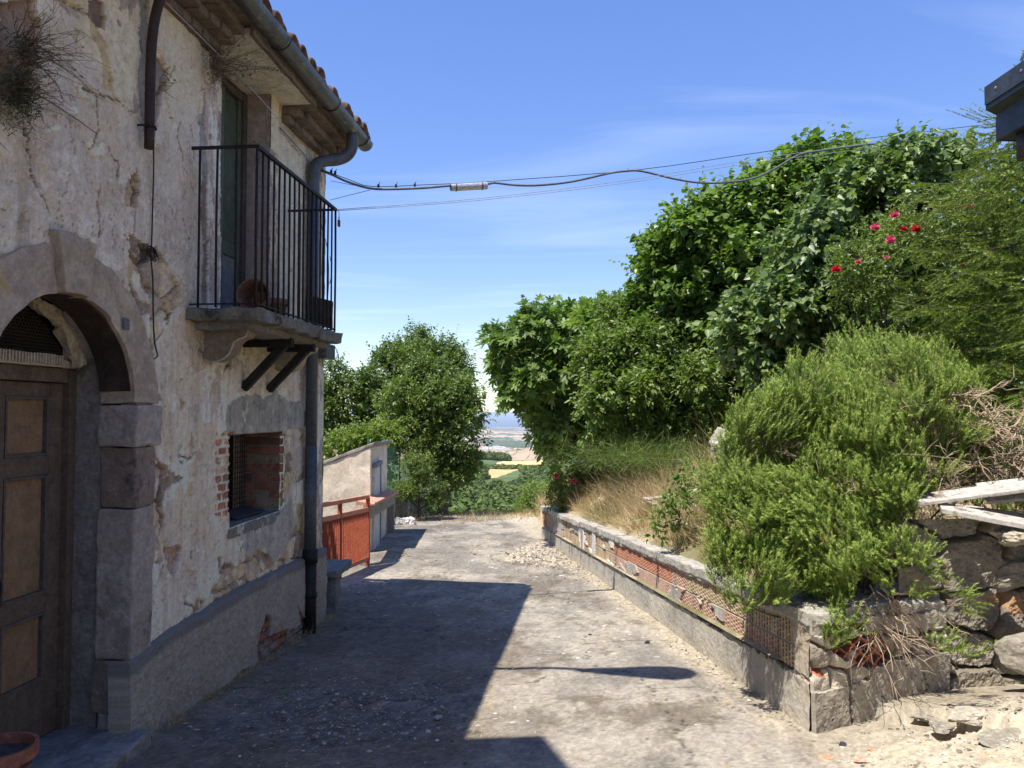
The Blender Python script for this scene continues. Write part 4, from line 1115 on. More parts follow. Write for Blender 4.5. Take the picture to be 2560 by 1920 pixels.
# overhead lines
AN = onwall(795, 424, .05)
endp = U(2900, 240, 9.6)
def L(px, py, t): 
    d = AN.y + (9.0 - AN.y) * t
    return U(px, py, d)
def tt(px): return (px - 800) / 1760
main = [(795, 424), (828, 436), (870, 455), (925, 471), (980, 473), (1060, 470), (1128, 464), (1218, 460), (1235, 457), (1290, 463), (1350, 463), (1430, 454), (1520, 434), (1562, 428), (1604, 428), (1680, 446), (1740, 456), (1800, 457), (1880, 447), (1940, 420), (1995, 388), (2050, 377), (2120, 368), (2190, 360), (2240, 370), (2300, 392), (2380, 385), (2470, 345), (2530, 318), (2640, 260)]
ML = [L(x, y, tt(x)) for x, y in main]
cable('power_cable', ML, .011, m_cablg, 'thick grey cable looping across the lane, carrying a metal sleeve', None, 4, 8)
mess = [(795, 420), (870, 448), (930, 466), (1060, 462), (1235, 453), (1600, 424), (1900, 381), (2150, 348), (2560, 300), (2700, 280)]
cable('support_wire', [L(x, y, tt(x)) for x, y in mess], .0035, m_cable, 'thin dark messenger wire from which the thick grey cable hangs', None, 4)
bp0 = at(B1, zt)
for k, (dy0, dy1, nm) in enumerate(((0, 0, 'upper'), (3, 12, 'lower'))):
    pr = [(842, 524 + dy0), (1200, 496 + dy0 * 1.5), (1560, 452 + dy0 * 2), (1900, 396 + dy0 * 3), (2300, 340 + dy0 * 5), (2560, 300 + dy1 * 1.3), (2700, 282 + dy1 * 1.3)]
    cable('telephone_wire', [U(x, y, 6.35 + (x - 842) / 1858 * 3.0) for x, y in pr], .0028, m_cablw, '%s of the two thin pale wires running right from the balcony corner' % nm, 'pale wires over the lane', 4)
cable('stay_wire', [onwall(826, 452, .02), L(905, 467, .05)], .0025, m_cable, 'short thin wire joining the house corner to the thick grey cable, the upper one', None, 0)
cable('stay_wire', [onwall(826, 500, .02), L(925, 475, .06)], .0025, m_cable, 'short thin wire joining the house corner to the thick grey cable, the lower one', None, 0)
# metal sleeve
s0, s1 = L(1127, 469, tt(1127)), L(1217, 464, tt(1217))
mt = thing('cable_sleeve', (s0 + s1) / 2, 'silver cylindrical metal sleeve on the thick grey cable over the lane', 'cable sleeve')
m_alu = simple('galvanised_tin', (0.42, 0.43, 0.45), (0.60, 0.61, 0.62), 14, .4, .002, 60, .6)
mb = MB(); mb.tube([s0, s1], .036, 16); mb.build('casing', m_alu, mt, smooth=False)
for t in (.14, .86):
    mb = MB(); c = s0.lerp(s1, t); ax = (s1 - s0).normalized(); mb.tube([c - ax * .006, c + ax * .006], .040, 16)
    mb.build('strap', m_zinc, mt)
mb = MB(); mb.tube([s0 - ax * .004, s0 + ax * .002], .030, 12); mb.build('end_cap', m_cable, mt)
for k, (x, y) in enumerate(((828, 430), (838, 433), (946, 466), (990, 466), (1037, 464), (1232, 455), (1570, 424), (1592, 424), (1700, 449), (2196, 360), (2110, 368))):
    c = L(x, y, tt(x)); m_ = MB()
    m_.box(c.x - .010, c.x + .010, c.y - .006, c.y + .006, c.z - .010, c.z + .02); m_.tube([c + Vector((0, 0, .01)), c + Vector((.012, 0, .04))], .004, 5)
    o = m_.build('cable_tie', m_iron if k < 5 else m_alu, None, bevel=.002)
    tag(o, 'small metal tie gripping the thick grey cable above the lane', 'cable tie', 'ties along the thick cable')
ca = thing('cable_anchor', AN, 'black clamp cluster anchoring the cable on the wall beside the swan neck', 'cable anchor')
mb = MB(); mb.tube([AN - WN * .05, AN + WN * .02], .012, 6); mb.build('hook', m_iron, ca)
for k in range(7):
    mb = MB(); c = onwall(788 + 5 * (k % 4), 418 + 5 * (k // 2), .05); mb.box(c.x - .012, c.x + .012, c.y - .01, c.y + .01, c.z - .012, c.z + .02); mb.tube([c, c + Vector((.01, -.01, .05))], .006, 5); mb.build('clamp', m_iron, ca)
# junction box and loose loops
jc = onwall(812, 878, .05)
jb = thing('junction_box', jc, 'dark grey electrical box with yellow marks on the wall below the balcony end', 'junction box')
mb = MB(); wbox(mb, jc.y - .13, jc.y + .13, jc.z - .075, jc.z + .065, .01, .11); mb.build('box', simple('grey_plastic', (0.085, 0.09, 0.09), (0.12, 0.125, 0.125), 6, .5, 0, 20), jb, bevel=.012)
m_yel = simple('yellow_label', (0.40, 0.27, 0.03), (0.45, 0.31, 0.05), 20)
for z0 in (-.045, .012):
    mb = MB(); wbox(mb, jc.y - .134, jc.y - .1305, jc.z + z0, jc.z + z0 + .022, .080, .092); mb.build('yellow_mark', m_yel, jb)
pts = [jc + WN * .06 + Vector((0, .10, .06)), U(838, 868, 7.0), U(846, 890, 7.0), U(838, 915, 7.0), U(822, 925, 7.0), U(808, 915, 6.95), U(805, 890, 6.95)]
cable('loose_wire', pts, .0035, m_cable, 'thin wire curling beside the electrical box at the house corner')
cable('loose_wire', [U(824, 640, 7.1), U(829, 665, 7.1), U(828, 690, 7.1), U(824, 710, 7.1)], .003, m_cable, 'thin loose wire loop bulging from the house corner behind the balcony rail')
cable('loose_wire', [onwall(795, 460, .02), onwall(803, 560, .03), onwall(818, 620, .03), onwall(822, 700, .02), onwall(815, 800, .02), onwall(812, 860, .06)], .0035, m_cable, 'black wire wandering down the grey corner strip behind the railing')

# ---- pots
m_terra = simple('terracotta', (0.36, 0.13, 0.075), (0.46, 0.19, 0.11), 7, .85, .003, 50, spots=((0.42, 0.28, 0.20), 6, .60))
m_earth = simple('potting_soil', (0.07, 0.055, 0.045), (0.16, 0.13, 0.11), 25, .95, .01, 60)
m_terra2 = simple('dusty_terracotta', (0.17, 0.085, 0.06), (0.27, 0.15, 0.11), 7, .9, .003, 50)
def pot(loc, r, label, M=None, soil=True, mt_=None):
    p = thing('plant_pot', loc, label, 'pot')
    k = r / .14
    prof = [(.095 * k, 0), (.128 * k, .19 * k), (.148 * k, .19 * k), (.150 * k, .245 * k), (.135 * k, .245 * k), (.124 * k, .20 * k), (.118 * k, .17 * k)]
    mb = MB(); mb.lathe(prof, loc, 28, M); mb.build('clay_body', mt_ or m_terra, p, smooth=False)
    if soil:
        mb = MB(); mb.lathe([(.0, .205 * k), (.125 * k, .205 * k), (.125 * k, .16 * k)], loc, 20, M); mb.build('soil', m_earth, p, rough=.008, cuts=.03)
    return p
pot(Vector((-2.215, 3.37, -.085)), .14, 'terracotta flower pot filled with dry soil on the doorstep, bottom left corner')
pl0 = W(5.30, 2.27 + .11, .20)
M = Matrix.Rotation(R(82), 4, 'X') @ Matrix.Rotation(R(14), 4, 'Z')
pot(pl0 + Vector((0, .12, 0)), .105, 'terracotta pot lying on its side on the balcony with its mouth to the street', M, False, m_terra2)
pot(W(5.72, 2.262, .16), .10, 'terracotta pot standing upright on the balcony behind the lying one', None, True, m_terra2)

# ---- dry tufts growing out of the facade
m_twig = simple('dry_twig', (0.12, 0.085, 0.06), (0.22, 0.165, 0.115), 20, .9, 0, 20)
m_tuftg = leafmat('dusty_tuft', (0.05, 0.055, 0.03), (0.09, 0.09, 0.045), (0.13, 0.115, 0.06), .2)
def twig_tuft(name, base, n, Lr, label, leafy, droop=.6, seed=1, side=WN, tuft=0, cat='dry plant'):
    random.seed(seed)
    t = thing(name, base, label, cat)
    mb = MB(); tips = []
    for i in range(n):
        d = (side * random.uniform(.2, 1) + Vector((random.uniform(-.5, .5), random.uniform(-1, 1), random.uniform(-.6, 1)))).normalized()
        p = Vector(base) + Vector((0, random.uniform(-.05, .05), random.uniform(-.06, .06))); pts = [p.copy()]
        L_ = random.uniform(.4, 1) * Lr
        for k in range(5):
            d = (d + Vector((random.uniform(-.25, .25), random.uniform(-.25, .25), random.uniform(-.2, .2) - droop * .12))).normalized()
            p = p + d * L_ / 5; pts.append(p.copy()); tips.append(p.copy())
            if random.random() < .6:
                d2 = (d + Vector((random.uniform(-1, 1), random.uniform(-1, 1), random.uniform(-1, 1))) * .8).normalized()
                q = p + d2 * L_ * .2; mb.tube([p, q], [.0012, .0007], 3, False); tips.append(q)
        mb.tube(pts, [.0026, .0022, .0018, .0014, .001, .0007], 4, False)
    mb.build('stems', m_twig, t)
    if leafy:
        mb = MB()
        for p in tips:
            if random.random() < leafy:
                s = random.uniform(.006, .014); a = Vector((random.uniform(-1, 1), random.uniform(-1, 1), random.uniform(-1, 1))).normalized() * s; b = Vector((random.uniform(-1, 1), random.uniform(-1, 1), random.uniform(-1, 1))).normalized() * s * .6
                mb.add([p, p + a + b, p + a * 2, p + a - b], [(0, 1, 2, 3)])
        mb.build('leaves', m_twig, t, fix=False)
    if tuft:
        mb = MB()
        for i in range(tuft):
            p = Vector(base) + Vector((random.gauss(0, .03), random.gauss(0, .06), random.gauss(-.02, .07))) + WN * .02
            d = (WN * random.random() + Vector((0, random.uniform(-1, 1), random.uniform(-1, .6)))).normalized() * random.uniform(.03, .08)
            s = d.cross(Vector((random.random(), random.random(), random.random()))).normalized() * .002
            mb.add([p - s, p + s, p + d], [(0, 1, 2)])
        mb.build('moss', m_tuftg if seed == 1 else m_twig, t, fix=False)
    return t
twig_tuft('dry_wall_plant', onwall(52, 130, .03), 48, .34, 'dry grey tuft of twigs in the brown hole at the facade top left', .1, .8, 1, tuft=420)
twig_tuft('dry_wall_plant', onwall(30, 225, .03), 40, .25, 'lower mossy tuft under the dry twigs at the left edge of the facade', .1, .6, 1, tuft=900)
twig_tuft('dry_wall_plant', onwall(530, 160, .05), 46, .55, 'dry branching weed with tiny leaves under the eave above the balcony door', .8, -.1, 2, side=(WN + tdir * .5), tuft=300)
twig_tuft('dry_wall_plant', onwall(412, 205, .02), 7, .12, 'small dry sprig beside the lamp arm', .3, .2, 3)
random.seed(5)
twig_tuft('roof_weed', W(7.44, 4.27, .25), 40, .16, 'bleached dry weed on the last roof tiles at the house corner', .5, 0, 4, side=Vector((.4, .5, .6)), cat='dry plant')

# ---- stone bench slab behind the house corner
sb_ = thing('stone_bench', (-1.72, 7.85, -.36), 'weathered stone slab seat on short blocks behind the house corner', 'bench')
g0 = float(road_z(-1.7, 7.8))
m_bench = simple('grey_bench_stone', (0.16, 0.155, 0.14), (0.29, 0.28, 0.25), 6, .95, .015, 50)
mb = MB(); mb.box(-2.3, -1.66, 7.42, 8.02, g0 + .36, g0 + .43); mb.build('seat', m_bench, sb_, bevel=.012, rough=.016, cuts=.05)
mb = MB(); mb.box(-1.90, -1.70, 7.5, 7.68, g0 - .03, g0 + .358); mb.build('leg', m_bench, sb_, bevel=.012, rough=.018, cuts=.06, seed=3)
mb = MB(); mb.box(-2.1, -1.88, 7.38, 7.55, g0 - .03, g0 + .30); mb.build('leg', m_bench, sb_, bevel=.012, rough=.02, cuts=.06, seed=4)

# ---- red iron railing beyond the house
m_red = simple('salmon_red_paint', (0.52, 0.20, 0.12), (0.62, 0.27, 0.17), 6, .6, .002, 50)
m_redd = simple('rusted_red_bars', (0.36, 0.085, 0.045), (0.50, 0.14, 0.075), 14, .7, .003, 60, spots=((0.12, 0.05, 0.035), 22, .60))
E0, E1 = Vector((-2.30, 8.3, 0)), Vector((-1.945, 10.42, 0))
rd = thing('iron_railing', (E1.x, E1.y, -.47), 'red painted iron railing with close upright bars beyond the house', 'railing')
dirE = (E1 - E0).normalized(); nE = Vector((dirE.y, -dirE.x, 0))
def pe(t, z, o=0): q = E0 + dirE * t + nE * o; return Vector((q.x, q.y, SL * q.y + z))
LE = (E1 - E0).length
mb = MB(); mb.beam(pe(0, .93), pe(LE, .93), .05, .05); mb.build('top_rail', m_red, rd, bevel=.004)
mb = MB(); mb.beam(pe(0, .76, .005), pe(LE, .76, .005), .035, .055); mb.build('middle_rail', m_red, rd, bevel=.004)
mb = MB(); mb.beam(pe(0, .10, .005), pe(LE, .10, .005), .035, .05); mb.build('bottom_rail', m_red, rd, bevel=.004)
for t in (LE, LE - .98, LE - 1.96):
    mb = MB(); mb.beam(pe(t, -.03, .0), pe(t, .92, .0), .05, .05, Vector((0, 1, 0))); mb.build('post', m_redd, rd, bevel=.004)
n_ = 36
for i in range(n_):
    t = .03 + (LE - .06) * i / n_
    mb = MB(); p0, p1 = pe(t, .10, .0), pe(t, .75, .0)
    mb.prism([p0 - nE * .020 - dirE * .003, p0 + nE * .020 - dirE * .003, p0 + nE * .020 + dirE * .003, p0 - nE * .020 + dirE * .003], p1 - p0)
    mb.build('bar', m_redd, rd)

# ---- small rendered shed with mono-pitch slab roof
m_rend = simple('beige_render', (0.74, 0.64, 0.49), (0.82, 0.73, 0.58), .8, .9, .006, 40, spots=((0.62, 0.54, 0.44), 1.7, .62))
m_conc = simple('weathered_concrete', (0.25, 0.235, 0.205), (0.38, 0.355, 0.31), 4, .95, .012, 40, spots=((0.14, 0.125, 0.105), 3, .60))
sh = thing('garden_shed', (-2.6, 13, -.6), 'small beige rendered shed with sloping concrete roof and white metal door', 'shed')
S0, S1 = Vector((-2.16, 11.75)), Vector((-2.34, 14.4)); S2 = Vector((-5.2, 11.55)); S3 = Vector((-5.4, 14.2))
def rz(x): return 1.06 + (x - S0.x) * .38
mb = MB()
V = [(S2.x, S2.y, -3), (S0.x, S0.y, -3), (S0.x, S0.y, rz(S0.x)), (S2.x, S2.y, rz(S2.x)), (S3.x, S3.y, -3), (S1.x, S1.y, -3), (S1.x, S1.y, rz(S1.x)), (S3.x, S3.y, rz(S3.x))]
mb.add(V, [(0, 1, 2, 3), (5, 4, 7, 6), (1, 5, 6, 2), (4, 0, 3, 7), (3, 2, 6, 7)]); mb.build('wall', m_rend, sh, rough=.010, cuts=.25)
mb = MB(); mb.prism([(S2.x, S2.y - .01, rz(S2.x) + .004), (S0.x + .05, S0.y - .01, rz(S0.x + .05) + .004), (S1.x + .07, S1.y + .2, rz(S1.x + .07) + .004), (S3.x, S3.y + .2, rz(S3.x) + .004)], (0, 0, .055)); mb.build('roof', m_conc, sh, bevel=.012, rough=.012, cuts=.15)
dS = Vector((S1.x - S0.x, S1.y - S0.y, 0)).normalized(); nS = Vector((dS.y, -dS.x, 0)) ; nS = nS if nS.x > 0 else -nS
def ps(t, z, o=0): q = Vector((S0.x, S0.y, 0)) + dS * t + nS * o; return Vector((q.x, q.y, z))
m_wd = simple('white_metal_door', (0.60, 0.61, 0.62), (0.70, 0.71, 0.72), 3, .5, .001, 40)
mb = MB(); mb.prism([ps(.30, -.62, -.02), ps(1.12, -.64, -.02), ps(1.12, .72, -.02), ps(.30, .72, -.02)], nS * .055); dd_ = mb.build('door', m_wd, sh, bevel=.004)
mb = MB(); mb.prism([ps(.22, .73, .0), ps(1.2, .73, .0), ps(1.2, .79, .0), ps(.22, .79, .0)], nS * .07); mb.prism([ps(1.125, -.64, .0), ps(1.19, -.64, .0), ps(1.19, .729, .0), ps(1.125, .729, .0)], nS * .05); mb.build('door_frame', simple('grey_frame', (0.20, 0.23, 0.27), (0.28, 0.31, 0.34), 3), sh)
mb = MB(); c = ps(1.0, .05, .045); mb.tube([c, c + nS * .05], .014, 8); mb.tube([c + nS * .05, c + nS * .05 - dS * .09], .009, 6); mb.build('door_handle', m_iron, dd_)
# tiled beam running on from the railing
tb = thing('tiled_parapet', (-2.0, 12.4, -.5), 'concrete beam with orange tile coping between the red railing and the shed', 'parapet')
T0, T1 = Vector((-1.955, 10.5, .33)), Vector((-2.22, 14.55, .075))
mb = MB(); mb.prism([T0 + Vector((-.07, 0, -.19)), T0 + Vector((.02, 0, -.19)), T0 + Vector((.02, 0, 0)), T0 + Vector((-.07, 0, 0))], T1 - T0); mb.build('beam', m_conc, tb, bevel=.005, rough=.006, cuts=.2)
mb = MB(); nt_ = 16
for i in range(nt_):
    c = T0.lerp(T1, (i + .5) / nt_); V = []; F = []
    for l in (-.16, .085):
        for k in range(7):
            a = math.pi * k / 6
            V.append(c + Vector((l, .118 * math.cos(a), .010 + .04 * math.sin(a) + (-.16 * l - .0))))
    F = [(k, k + 1, 8 + k, 7 + k) for k in range(6)] + [tuple(range(7, 14))]
    mb.add(V, F)
mb.prism([T0 + Vector((-.17, 0, .003)), T0 + Vector((.07, 0, -.0)), T0 + Vector((.07, 0, .02)), T0 + Vector((-.17, 0, .06))], T1 - T0)
mb.build('tile_coping', simple('orange_tile', (0.50, 0.25, 0.16), (0.60, 0.35, 0.25), 5, .8), tb, fix=False)
for t in (.0, 1.0):
    c = T0.lerp(T1, t); mb = MB(); mb.box(c.x - .11, c.x + .01, c.y + (.0 if t < .5 else -.12), c.y + (.10 if t < .5 else -.01), SL * c.y - .1, c.z - .192); mb.build('pier', m_conc, tb, rough=.008, cuts=.1)

# ---- low concrete wall further on, mesh fence, rubble bags
cwp = [(-2.62, 14.75), (-2.50, 17.0), (-2.15, 19.6)]
cw = None
mb = MB()
for (xa, ya), (xb, yb) in zip(cwp, cwp[1:]):
    mb.prism([(xa, ya, -1.6), (xb, yb, -1.6), (xb, yb, -.17 - .035 * (yb - 14.75)), (xa, ya, -.17 - .035 * (ya - 14.75))], (-.16, 0, 0))
cw = mb.build('retaining_wall', simple('streaked_concrete', (0.22, 0.20, 0.175), (0.36, 0.335, 0.29), 3, .95, .015, 30, spots=((0.10, 0.09, 0.08), 5, .57)), None, rough=.012, cuts=.15)
tag(cw, 'low streaked concrete retaining wall beyond the shed under the bush', 'wall')
fc = thing('mesh_fence', (-2.75, 15.6, 0), 'green wire mesh fence on a thin post behind the shed', 'fence')
m_gw = simple('green_wire', (0.05, 0.15, 0.10), (0.08, 0.20, 0.14), 10, .5, 0, 10)
F0, F1 = Vector((-2.8, 14.9, 0)), Vector((-2.45, 19.0, 0))
mb = MB()
for z in np.arange(-.2, .95, .10): mb.tube([F0 + Vector((0, 0, z)), F1 + Vector((0, 0, z - .15))], .004, 4, False)
for t in np.linspace(0, 1, 52): q = F0.lerp(F1, t); mb.tube([q + Vector((0, 0, -.2 - .15 * t)), q + Vector((0, 0, .93 - .15 * t))], .0035, 4, False)
mb.build('wire_mesh', m_gw, fc)
for t in (.02, .33, .66, 1.0):
    q = F0.lerp(F1, t); mb = MB(); mb.tube([q + Vector((0, 0, -.6)), q + Vector((0, 0, 1.08 - .15 * t))], .02, 6); mb.build('post', m_gw, fc)
mb = MB(); q = Vector((-3.35, 12.9, 0)); mb.tube([q + Vector((0, 0, -.5)), q + Vector((0, 0, 1.35))], .02, 6)
tag(mb.build('fence_post', m_gw, None), 'lone green fence post standing up behind the shed roof', 'fence post')
random.seed(12)
for k in range(4):
    px, py = ((990, 1290), (1004, 1284), (1016, 1292), (1028, 1289))[k]
    c = U(px, py, 16.0); mb = MB(); s = .085
    c.z = float(road_z(c.x, c.y)) + .06
    mb.box(c.x - s, c.x + s, c.y - s, c.y + s, c.z - .07, c.z + .075)
    o = mb.build('rubble_sack', simple('whitish_sack%d' % k, ((0.42, 0.40, 0.38), (0.55, 0.52, 0.50))[k % 2], (0.62, 0.60, 0.58), 9), None, bevel=.04, rough=.04, cuts=.05, seed=k + 80)
    tag(o, 'crumpled whitish sack of rubble at the foot of the concrete wall beyond the shed', 'sack', 'sacks by the concrete wall')

# ---- neighbour's eave on the right, just inside the frame
rh = thing('neighbour_house', (3.4, 0, 0), 'neighbouring building on the right of which only the dark eave corner shows', 'house')
m_dk = simple('dark_painted_metal', (0.040, 0.050, 0.058), (0.070, 0.080, 0.090), 5, .45, .001, 60, .3)
mb = MB(); mb.box(2.95, 8, -6, 3.55, -.2, 3.42); mb.build('wall', m_oldpl, rh)
gc = U(2463, 245, 4.0)
mb = MB(); 
prof = [(0, 0), (0, .17), (-.055, .205), (-.055, .345), (.16, .345), (.16, 0)]
gx0, gz0 = gc.x + .055, U(2478, 325, 4.0).z - .055
kz = .78
mb.prism([(gx0 + x, 4.0, gz0 + z * kz) for x, z in prof], (0, -9, 0)); mb.build('box_gutter', m_dk, rh, bevel=.003)
mb = MB(); mb.prism([(gx0 - .062, 3.995, gz0 + .345 * kz - .085), (gx0 - .062, 3.995, gz0 + .345 * kz + .012), (gx0 - .05, 3.995, gz0 + .345 * kz + .012), (gx0 - .05, 3.995, gz0 + .345 * kz - .085)], (0, -9, 0)); mb.build('gutter_lip', m_dk, rh)
mb = MB(); mb.prism([(gx0 + .002, 4.001, gz0 - .004), (gx0 + .155, 4.001, gz0 - .004), (gx0 + .155, 4.001, gz0 + .16 * kz), (gx0 + .002, 4.001, gz0 + .16 * kz)], (0, .006, 0)); mb.build('end_plate', simple('rusty_edge', (0.09, 0.06, 0.05), (0.17, 0.11, 0.09), 12), rh, bevel=.001)
for yy in (3.9, 3.7, 3.5, 3.3):
    mb = MB(); mb.tube([(gx0 - .066, yy, gz0 + .345 * kz - .03), (gx0 - .060, yy, gz0 + .345 * kz - .03)], .006, 8); mb.build('rivet', m_alu, rh)
mb = MB(); mb.tube([(gx0 + .085, 3.88, gz0 + .01), (gx0 + .085, 3.88, gz0 - .135)], .052, 18); mb.build('outlet_pipe', simple('brown_outlet', (0.07, 0.055, 0.055), (0.12, 0.095, 0.09), 8, .6), rh, smooth=True)
mb = MB(); mb.prism([(gx0 + .13, 3.95, gz0 + .30), (7.5, 3.95, gz0 + 1.9), (7.5, 3.95, gz0 + 2.0), (gx0 + .13, 3.95, gz0 + .36)], (0, -9.5, 0)); mb.build('roof', m_tile, rh)
# ------------------------------------------------------------------ LOW BLOCK WALL ALONG THE LANE
bw = thing('block_wall', (1.67, 4.5, -.2), 'low wall of perforated clay blocks with concrete coping, right of the lane', 'wall')
gyb = np.concatenate([np.arange(4.37, 7.4, .0052), np.arange(7.4, 9.6, .008), np.arange(9.6, 13.8, .015)])
gv = np.linspace(0, 1, 104)
Y, T = np.meshgrid(gyb, gv)
zt_ = walltop(Y) - .062; zb_ = road_z(1.6 + 0 * Y, Y) - .05
Z = zb_ + (zt_ - zb_) * T
dn = zt_ - Z                                       # depth below the coping
n1 = fbm(Y * 1.7, Z * 1.7, 301, 4); n2 = fbm(Y * 6, Z * 6, 302, 5, .6); n3 = fbm(Y * 24, Z * 24, 303, 4, .7); n4 = fbm(Y * 70, Z * 70, 304, 3, .7)
C = np.array([0.37, 0.345, 0.295]) * (.75 + .5 * n2[..., None]); h = (n2 - .5) * .02 + (n3 - .5) * .008
C = C + (np.array([0.50, 0.46, 0.385]) - C) * sstep(.5, .66, n1)[..., None] * .7
jog = (n1 - .5) * .03
e_top = .030 + .04 * (n2 - .5); e_bot = .315 + jog + (n2 - .5) * .035
inb = (dn > e_top) & (dn < e_bot)
course = (dn > .166).astype(int)
lz = np.where(course == 0, dn - .026, dn - .172)     # 0..0.125
BL = .255
yo = Y + course * .11
bidx = np.floor(yo / BL).astype(np.int64); fy = (yo / BL) % 1 * BL
bid = _h(bidx, course.astype(np.int64), 0 * course.astype(np.int64), 310)
tan_ = np.array([0.47, 0.365, 0.24]); redb = np.array([0.47, 0.225, 0.145]); pinkb = np.array([0.48, 0.32, 0.235])
bcol = np.where((bid < .72)[..., None], tan_, pinkb)
isred = ((course == 0) & (Y > 6.75) & (Y < 8.72)) | ((course == 1) & (Y > 6.45) & (Y < 6.62)) | ((course == 1) & (Y > 13.3)) | ((course == 0) & (Y > 13.4))
bcol = np.where(isred[..., None], redb, bcol)
ispink = (course == 1) & (Y > 5.3) & (Y < 8.6)
bcol = np.where((ispink & ~isred)[..., None], np.array([0.49, 0.33, 0.245]), bcol)
bcol = bcol * (.7 + .6 * n3[..., None])
colp = .0385; rowp = .0285
cy_ = (fy - .012) / colp; cz_ = (lz - .006) / rowp
stag = (np.floor(cy_) % 2) * .5
hy = np.abs((cy_ % 1) - .5) * colp; hz = np.abs(((cz_ + stag) % 1) - .5) * rowp
inside = (fy > .012) & (fy < BL - .010) & (lz > .008) & (lz < .130)
hole_ = inside & (hy < .0105) & (hz < .0088)
seam = (fy < .006) | (fy > BL - .004) | (lz < .003) | (lz > .135)
# skim coat hiding the blocks in places
sk = fbm(Y * 1.5 + 3, Z * 5, 320, 5, .55)
skim = (sk > .53) & (Y > 8.7)
skim |= (sk > .46) & (Y > 8.72) & (Y < 10.6)
skim |= (Y > 10.3) & (Y < 10.55)
skim |= (course == 1) & (fbm(Y * 3, Z * 9, 321, 4) > .56) & (Y > 5.6) & (Y < 8.7)
skim |= (Y < 4.52 + .08 * (n2 - .5) + .03) | ((Y > 9.62) & (Y < 9.8))
bl = inb & ~skim
C = np.where((inb & seam)[..., None], np.array([0.33, 0.30, 0.25]), np.where(bl[..., None], bcol, C))
h = np.where(bl, -.012 + (n3 - .5) * .004, h); h = np.where(bl & seam, -.02, h)
hl = bl & hole_ & ~((course == 1) & (Y > 6.9) & (Y < 8.7))
h = np.where(hl, -.055, h); C = np.where(hl[..., None], bcol * .6, C)
wh = inb & skim & (Y > 8.6) & (Y < 10.6)
C = np.where(wh[..., None], np.array([0.72, 0.69, 0.62]) * (.6 + .8 * n2[..., None]), C)
lip = sstep(.02, .0, np.abs(dn - e_bot)) * (n2 > .5)
C = C + (np.array([0.10, 0.085, 0.07]) - C) * lip[..., None] * .4; h = h - .012 * lip * (n3 > .45)
moss = sstep(.025, .0, np.abs(dn - e_bot - .01)) * (fbm(Y * 2.2, Z, 330, 3) > .60) * (n3 > .52)
C = C + (np.array([0.11, 0.13, 0.05]) - C) * moss[..., None]
st = sstep(.52, .74, fbm(Y * 13, Z * 1.3, 331, 5, .65))
C = C + (np.array([0.15, 0.135, 0.115]) - C) * (st * (.30 + .6 * sstep(9, 11, Y)))[..., None]
ce = Z - zb_ < .10 + .05 * n2
C = C + (np.array([0.48, 0.42, 0.33]) - C) * (ce * .4)[..., None]
rst = sstep(4.60, 4.42, Y + .2 * (n2 - .5)) * (dn > .05) * (dn < .45) * sstep(.4, .55, fbm(Y * 12, Z * 2, 333, 4))
C = C + (np.array([0.40, 0.27, 0.15]) - C) * rst[..., None] * .4
C = C * (.8 + .4 * n4[..., None])
bn = Vector((-1, -.121, 0)).normalized()
Xw = wx(Y)
V = np.stack([Xw, Y, Z], -1) + np.array(bn) * h[..., None]
ny, nx = Y.shape; I = np.arange(nx * ny).reshape(ny, nx)
Fq = np.stack([I[:-1, :-1], I[1:, :-1], I[1:, 1:], I[:-1, 1:]], -1).reshape(-1, 4)
m_blk = attrmat('perforated_block_wall', .95, .35, 60, .003)
npmesh('road_face', V.reshape(-1, 3), [Fq], m_blk, bw, attrs={'col': C.reshape(-1, 3)})
# core + coping
mb = MB()
mb.prism([(wx(4.42) + .03, 4.42, -1.0), (wx(4.6) + .17, 4.52, -1.0), (wx(13.8) + .17, 13.8, -1.6), (wx(13.8) + .035, 13.8, -1.6)], (0, 0, 1.0)); mb.build('core', m_conc, bw)
mb = MB()
ys = [4.36, 5.6, 6.8, 8.1, 9.4, 10.45, 12.1, 13.82]
random.seed(3)
m_cop = simple('pale_coping', (0.36, 0.335, 0.29), (0.50, 0.47, 0.41), 3, .95, .012, 45, spots=((0.24, 0.21, 0.18), 2.5, .60))
for a, b in zip(ys, ys[1:]):
    mb = MB(); za, zb2 = float(walltop(a)), float(walltop(b)); j = random.uniform(-.008, .006)
    o = .012 + (.02 if 10 < a < 11 else 0)
    mb.prism([(wx(a) - o, a + .004, za - .072 + j), (wx(a) + .15, a + .004, za - .072 + j), (wx(a) + .15, a + .004, za + j), (wx(a) - o, a + .004, za + j)], (wx(b) - wx(a), b - a - .008, zb2 - za))
    mb.build('coping', m_cop, bw, bevel=.01, rough=.012, cuts=.05, seed=int(a * 7))
# end face of broken rubble and hollow blocks, facing the camera
ea, eb = Vector((wx(4.37), 4.37, 0)), Vector((2.66, 4.78, 0))
ed_ = (eb - ea).normalized(); en = Vector((ed_.y, -ed_.x, 0))
Le = (eb - ea).length
S, T = np.meshgrid(np.arange(0, Le, .0068), np.linspace(0, 1, 112))
gb = road_z(ea.x + ed_.x * S, ea.y + ed_.y * S) - .06; tb_ = .475 - .05 * S + .02 * (fbm(S * 5, S * 0, 340, 4) - .5) - .05
Z = gb + (tb_ - gb) * T
n2 = fbm(S * 5, Z * 5, 341, 5, .6); n3 = fbm(S * 20, Z * 20, 342, 4, .7); n4 = fbm(S * 60, Z * 60, 343, 3)
PS = S + (n2 - .5) * .09; PZ_ = Z + (fbm(S * 5 + 9, Z * 5, 344, 5) - .5) * .09
sid, sb = voro(PS * 6.2, PZ_ * 7.5, 345)
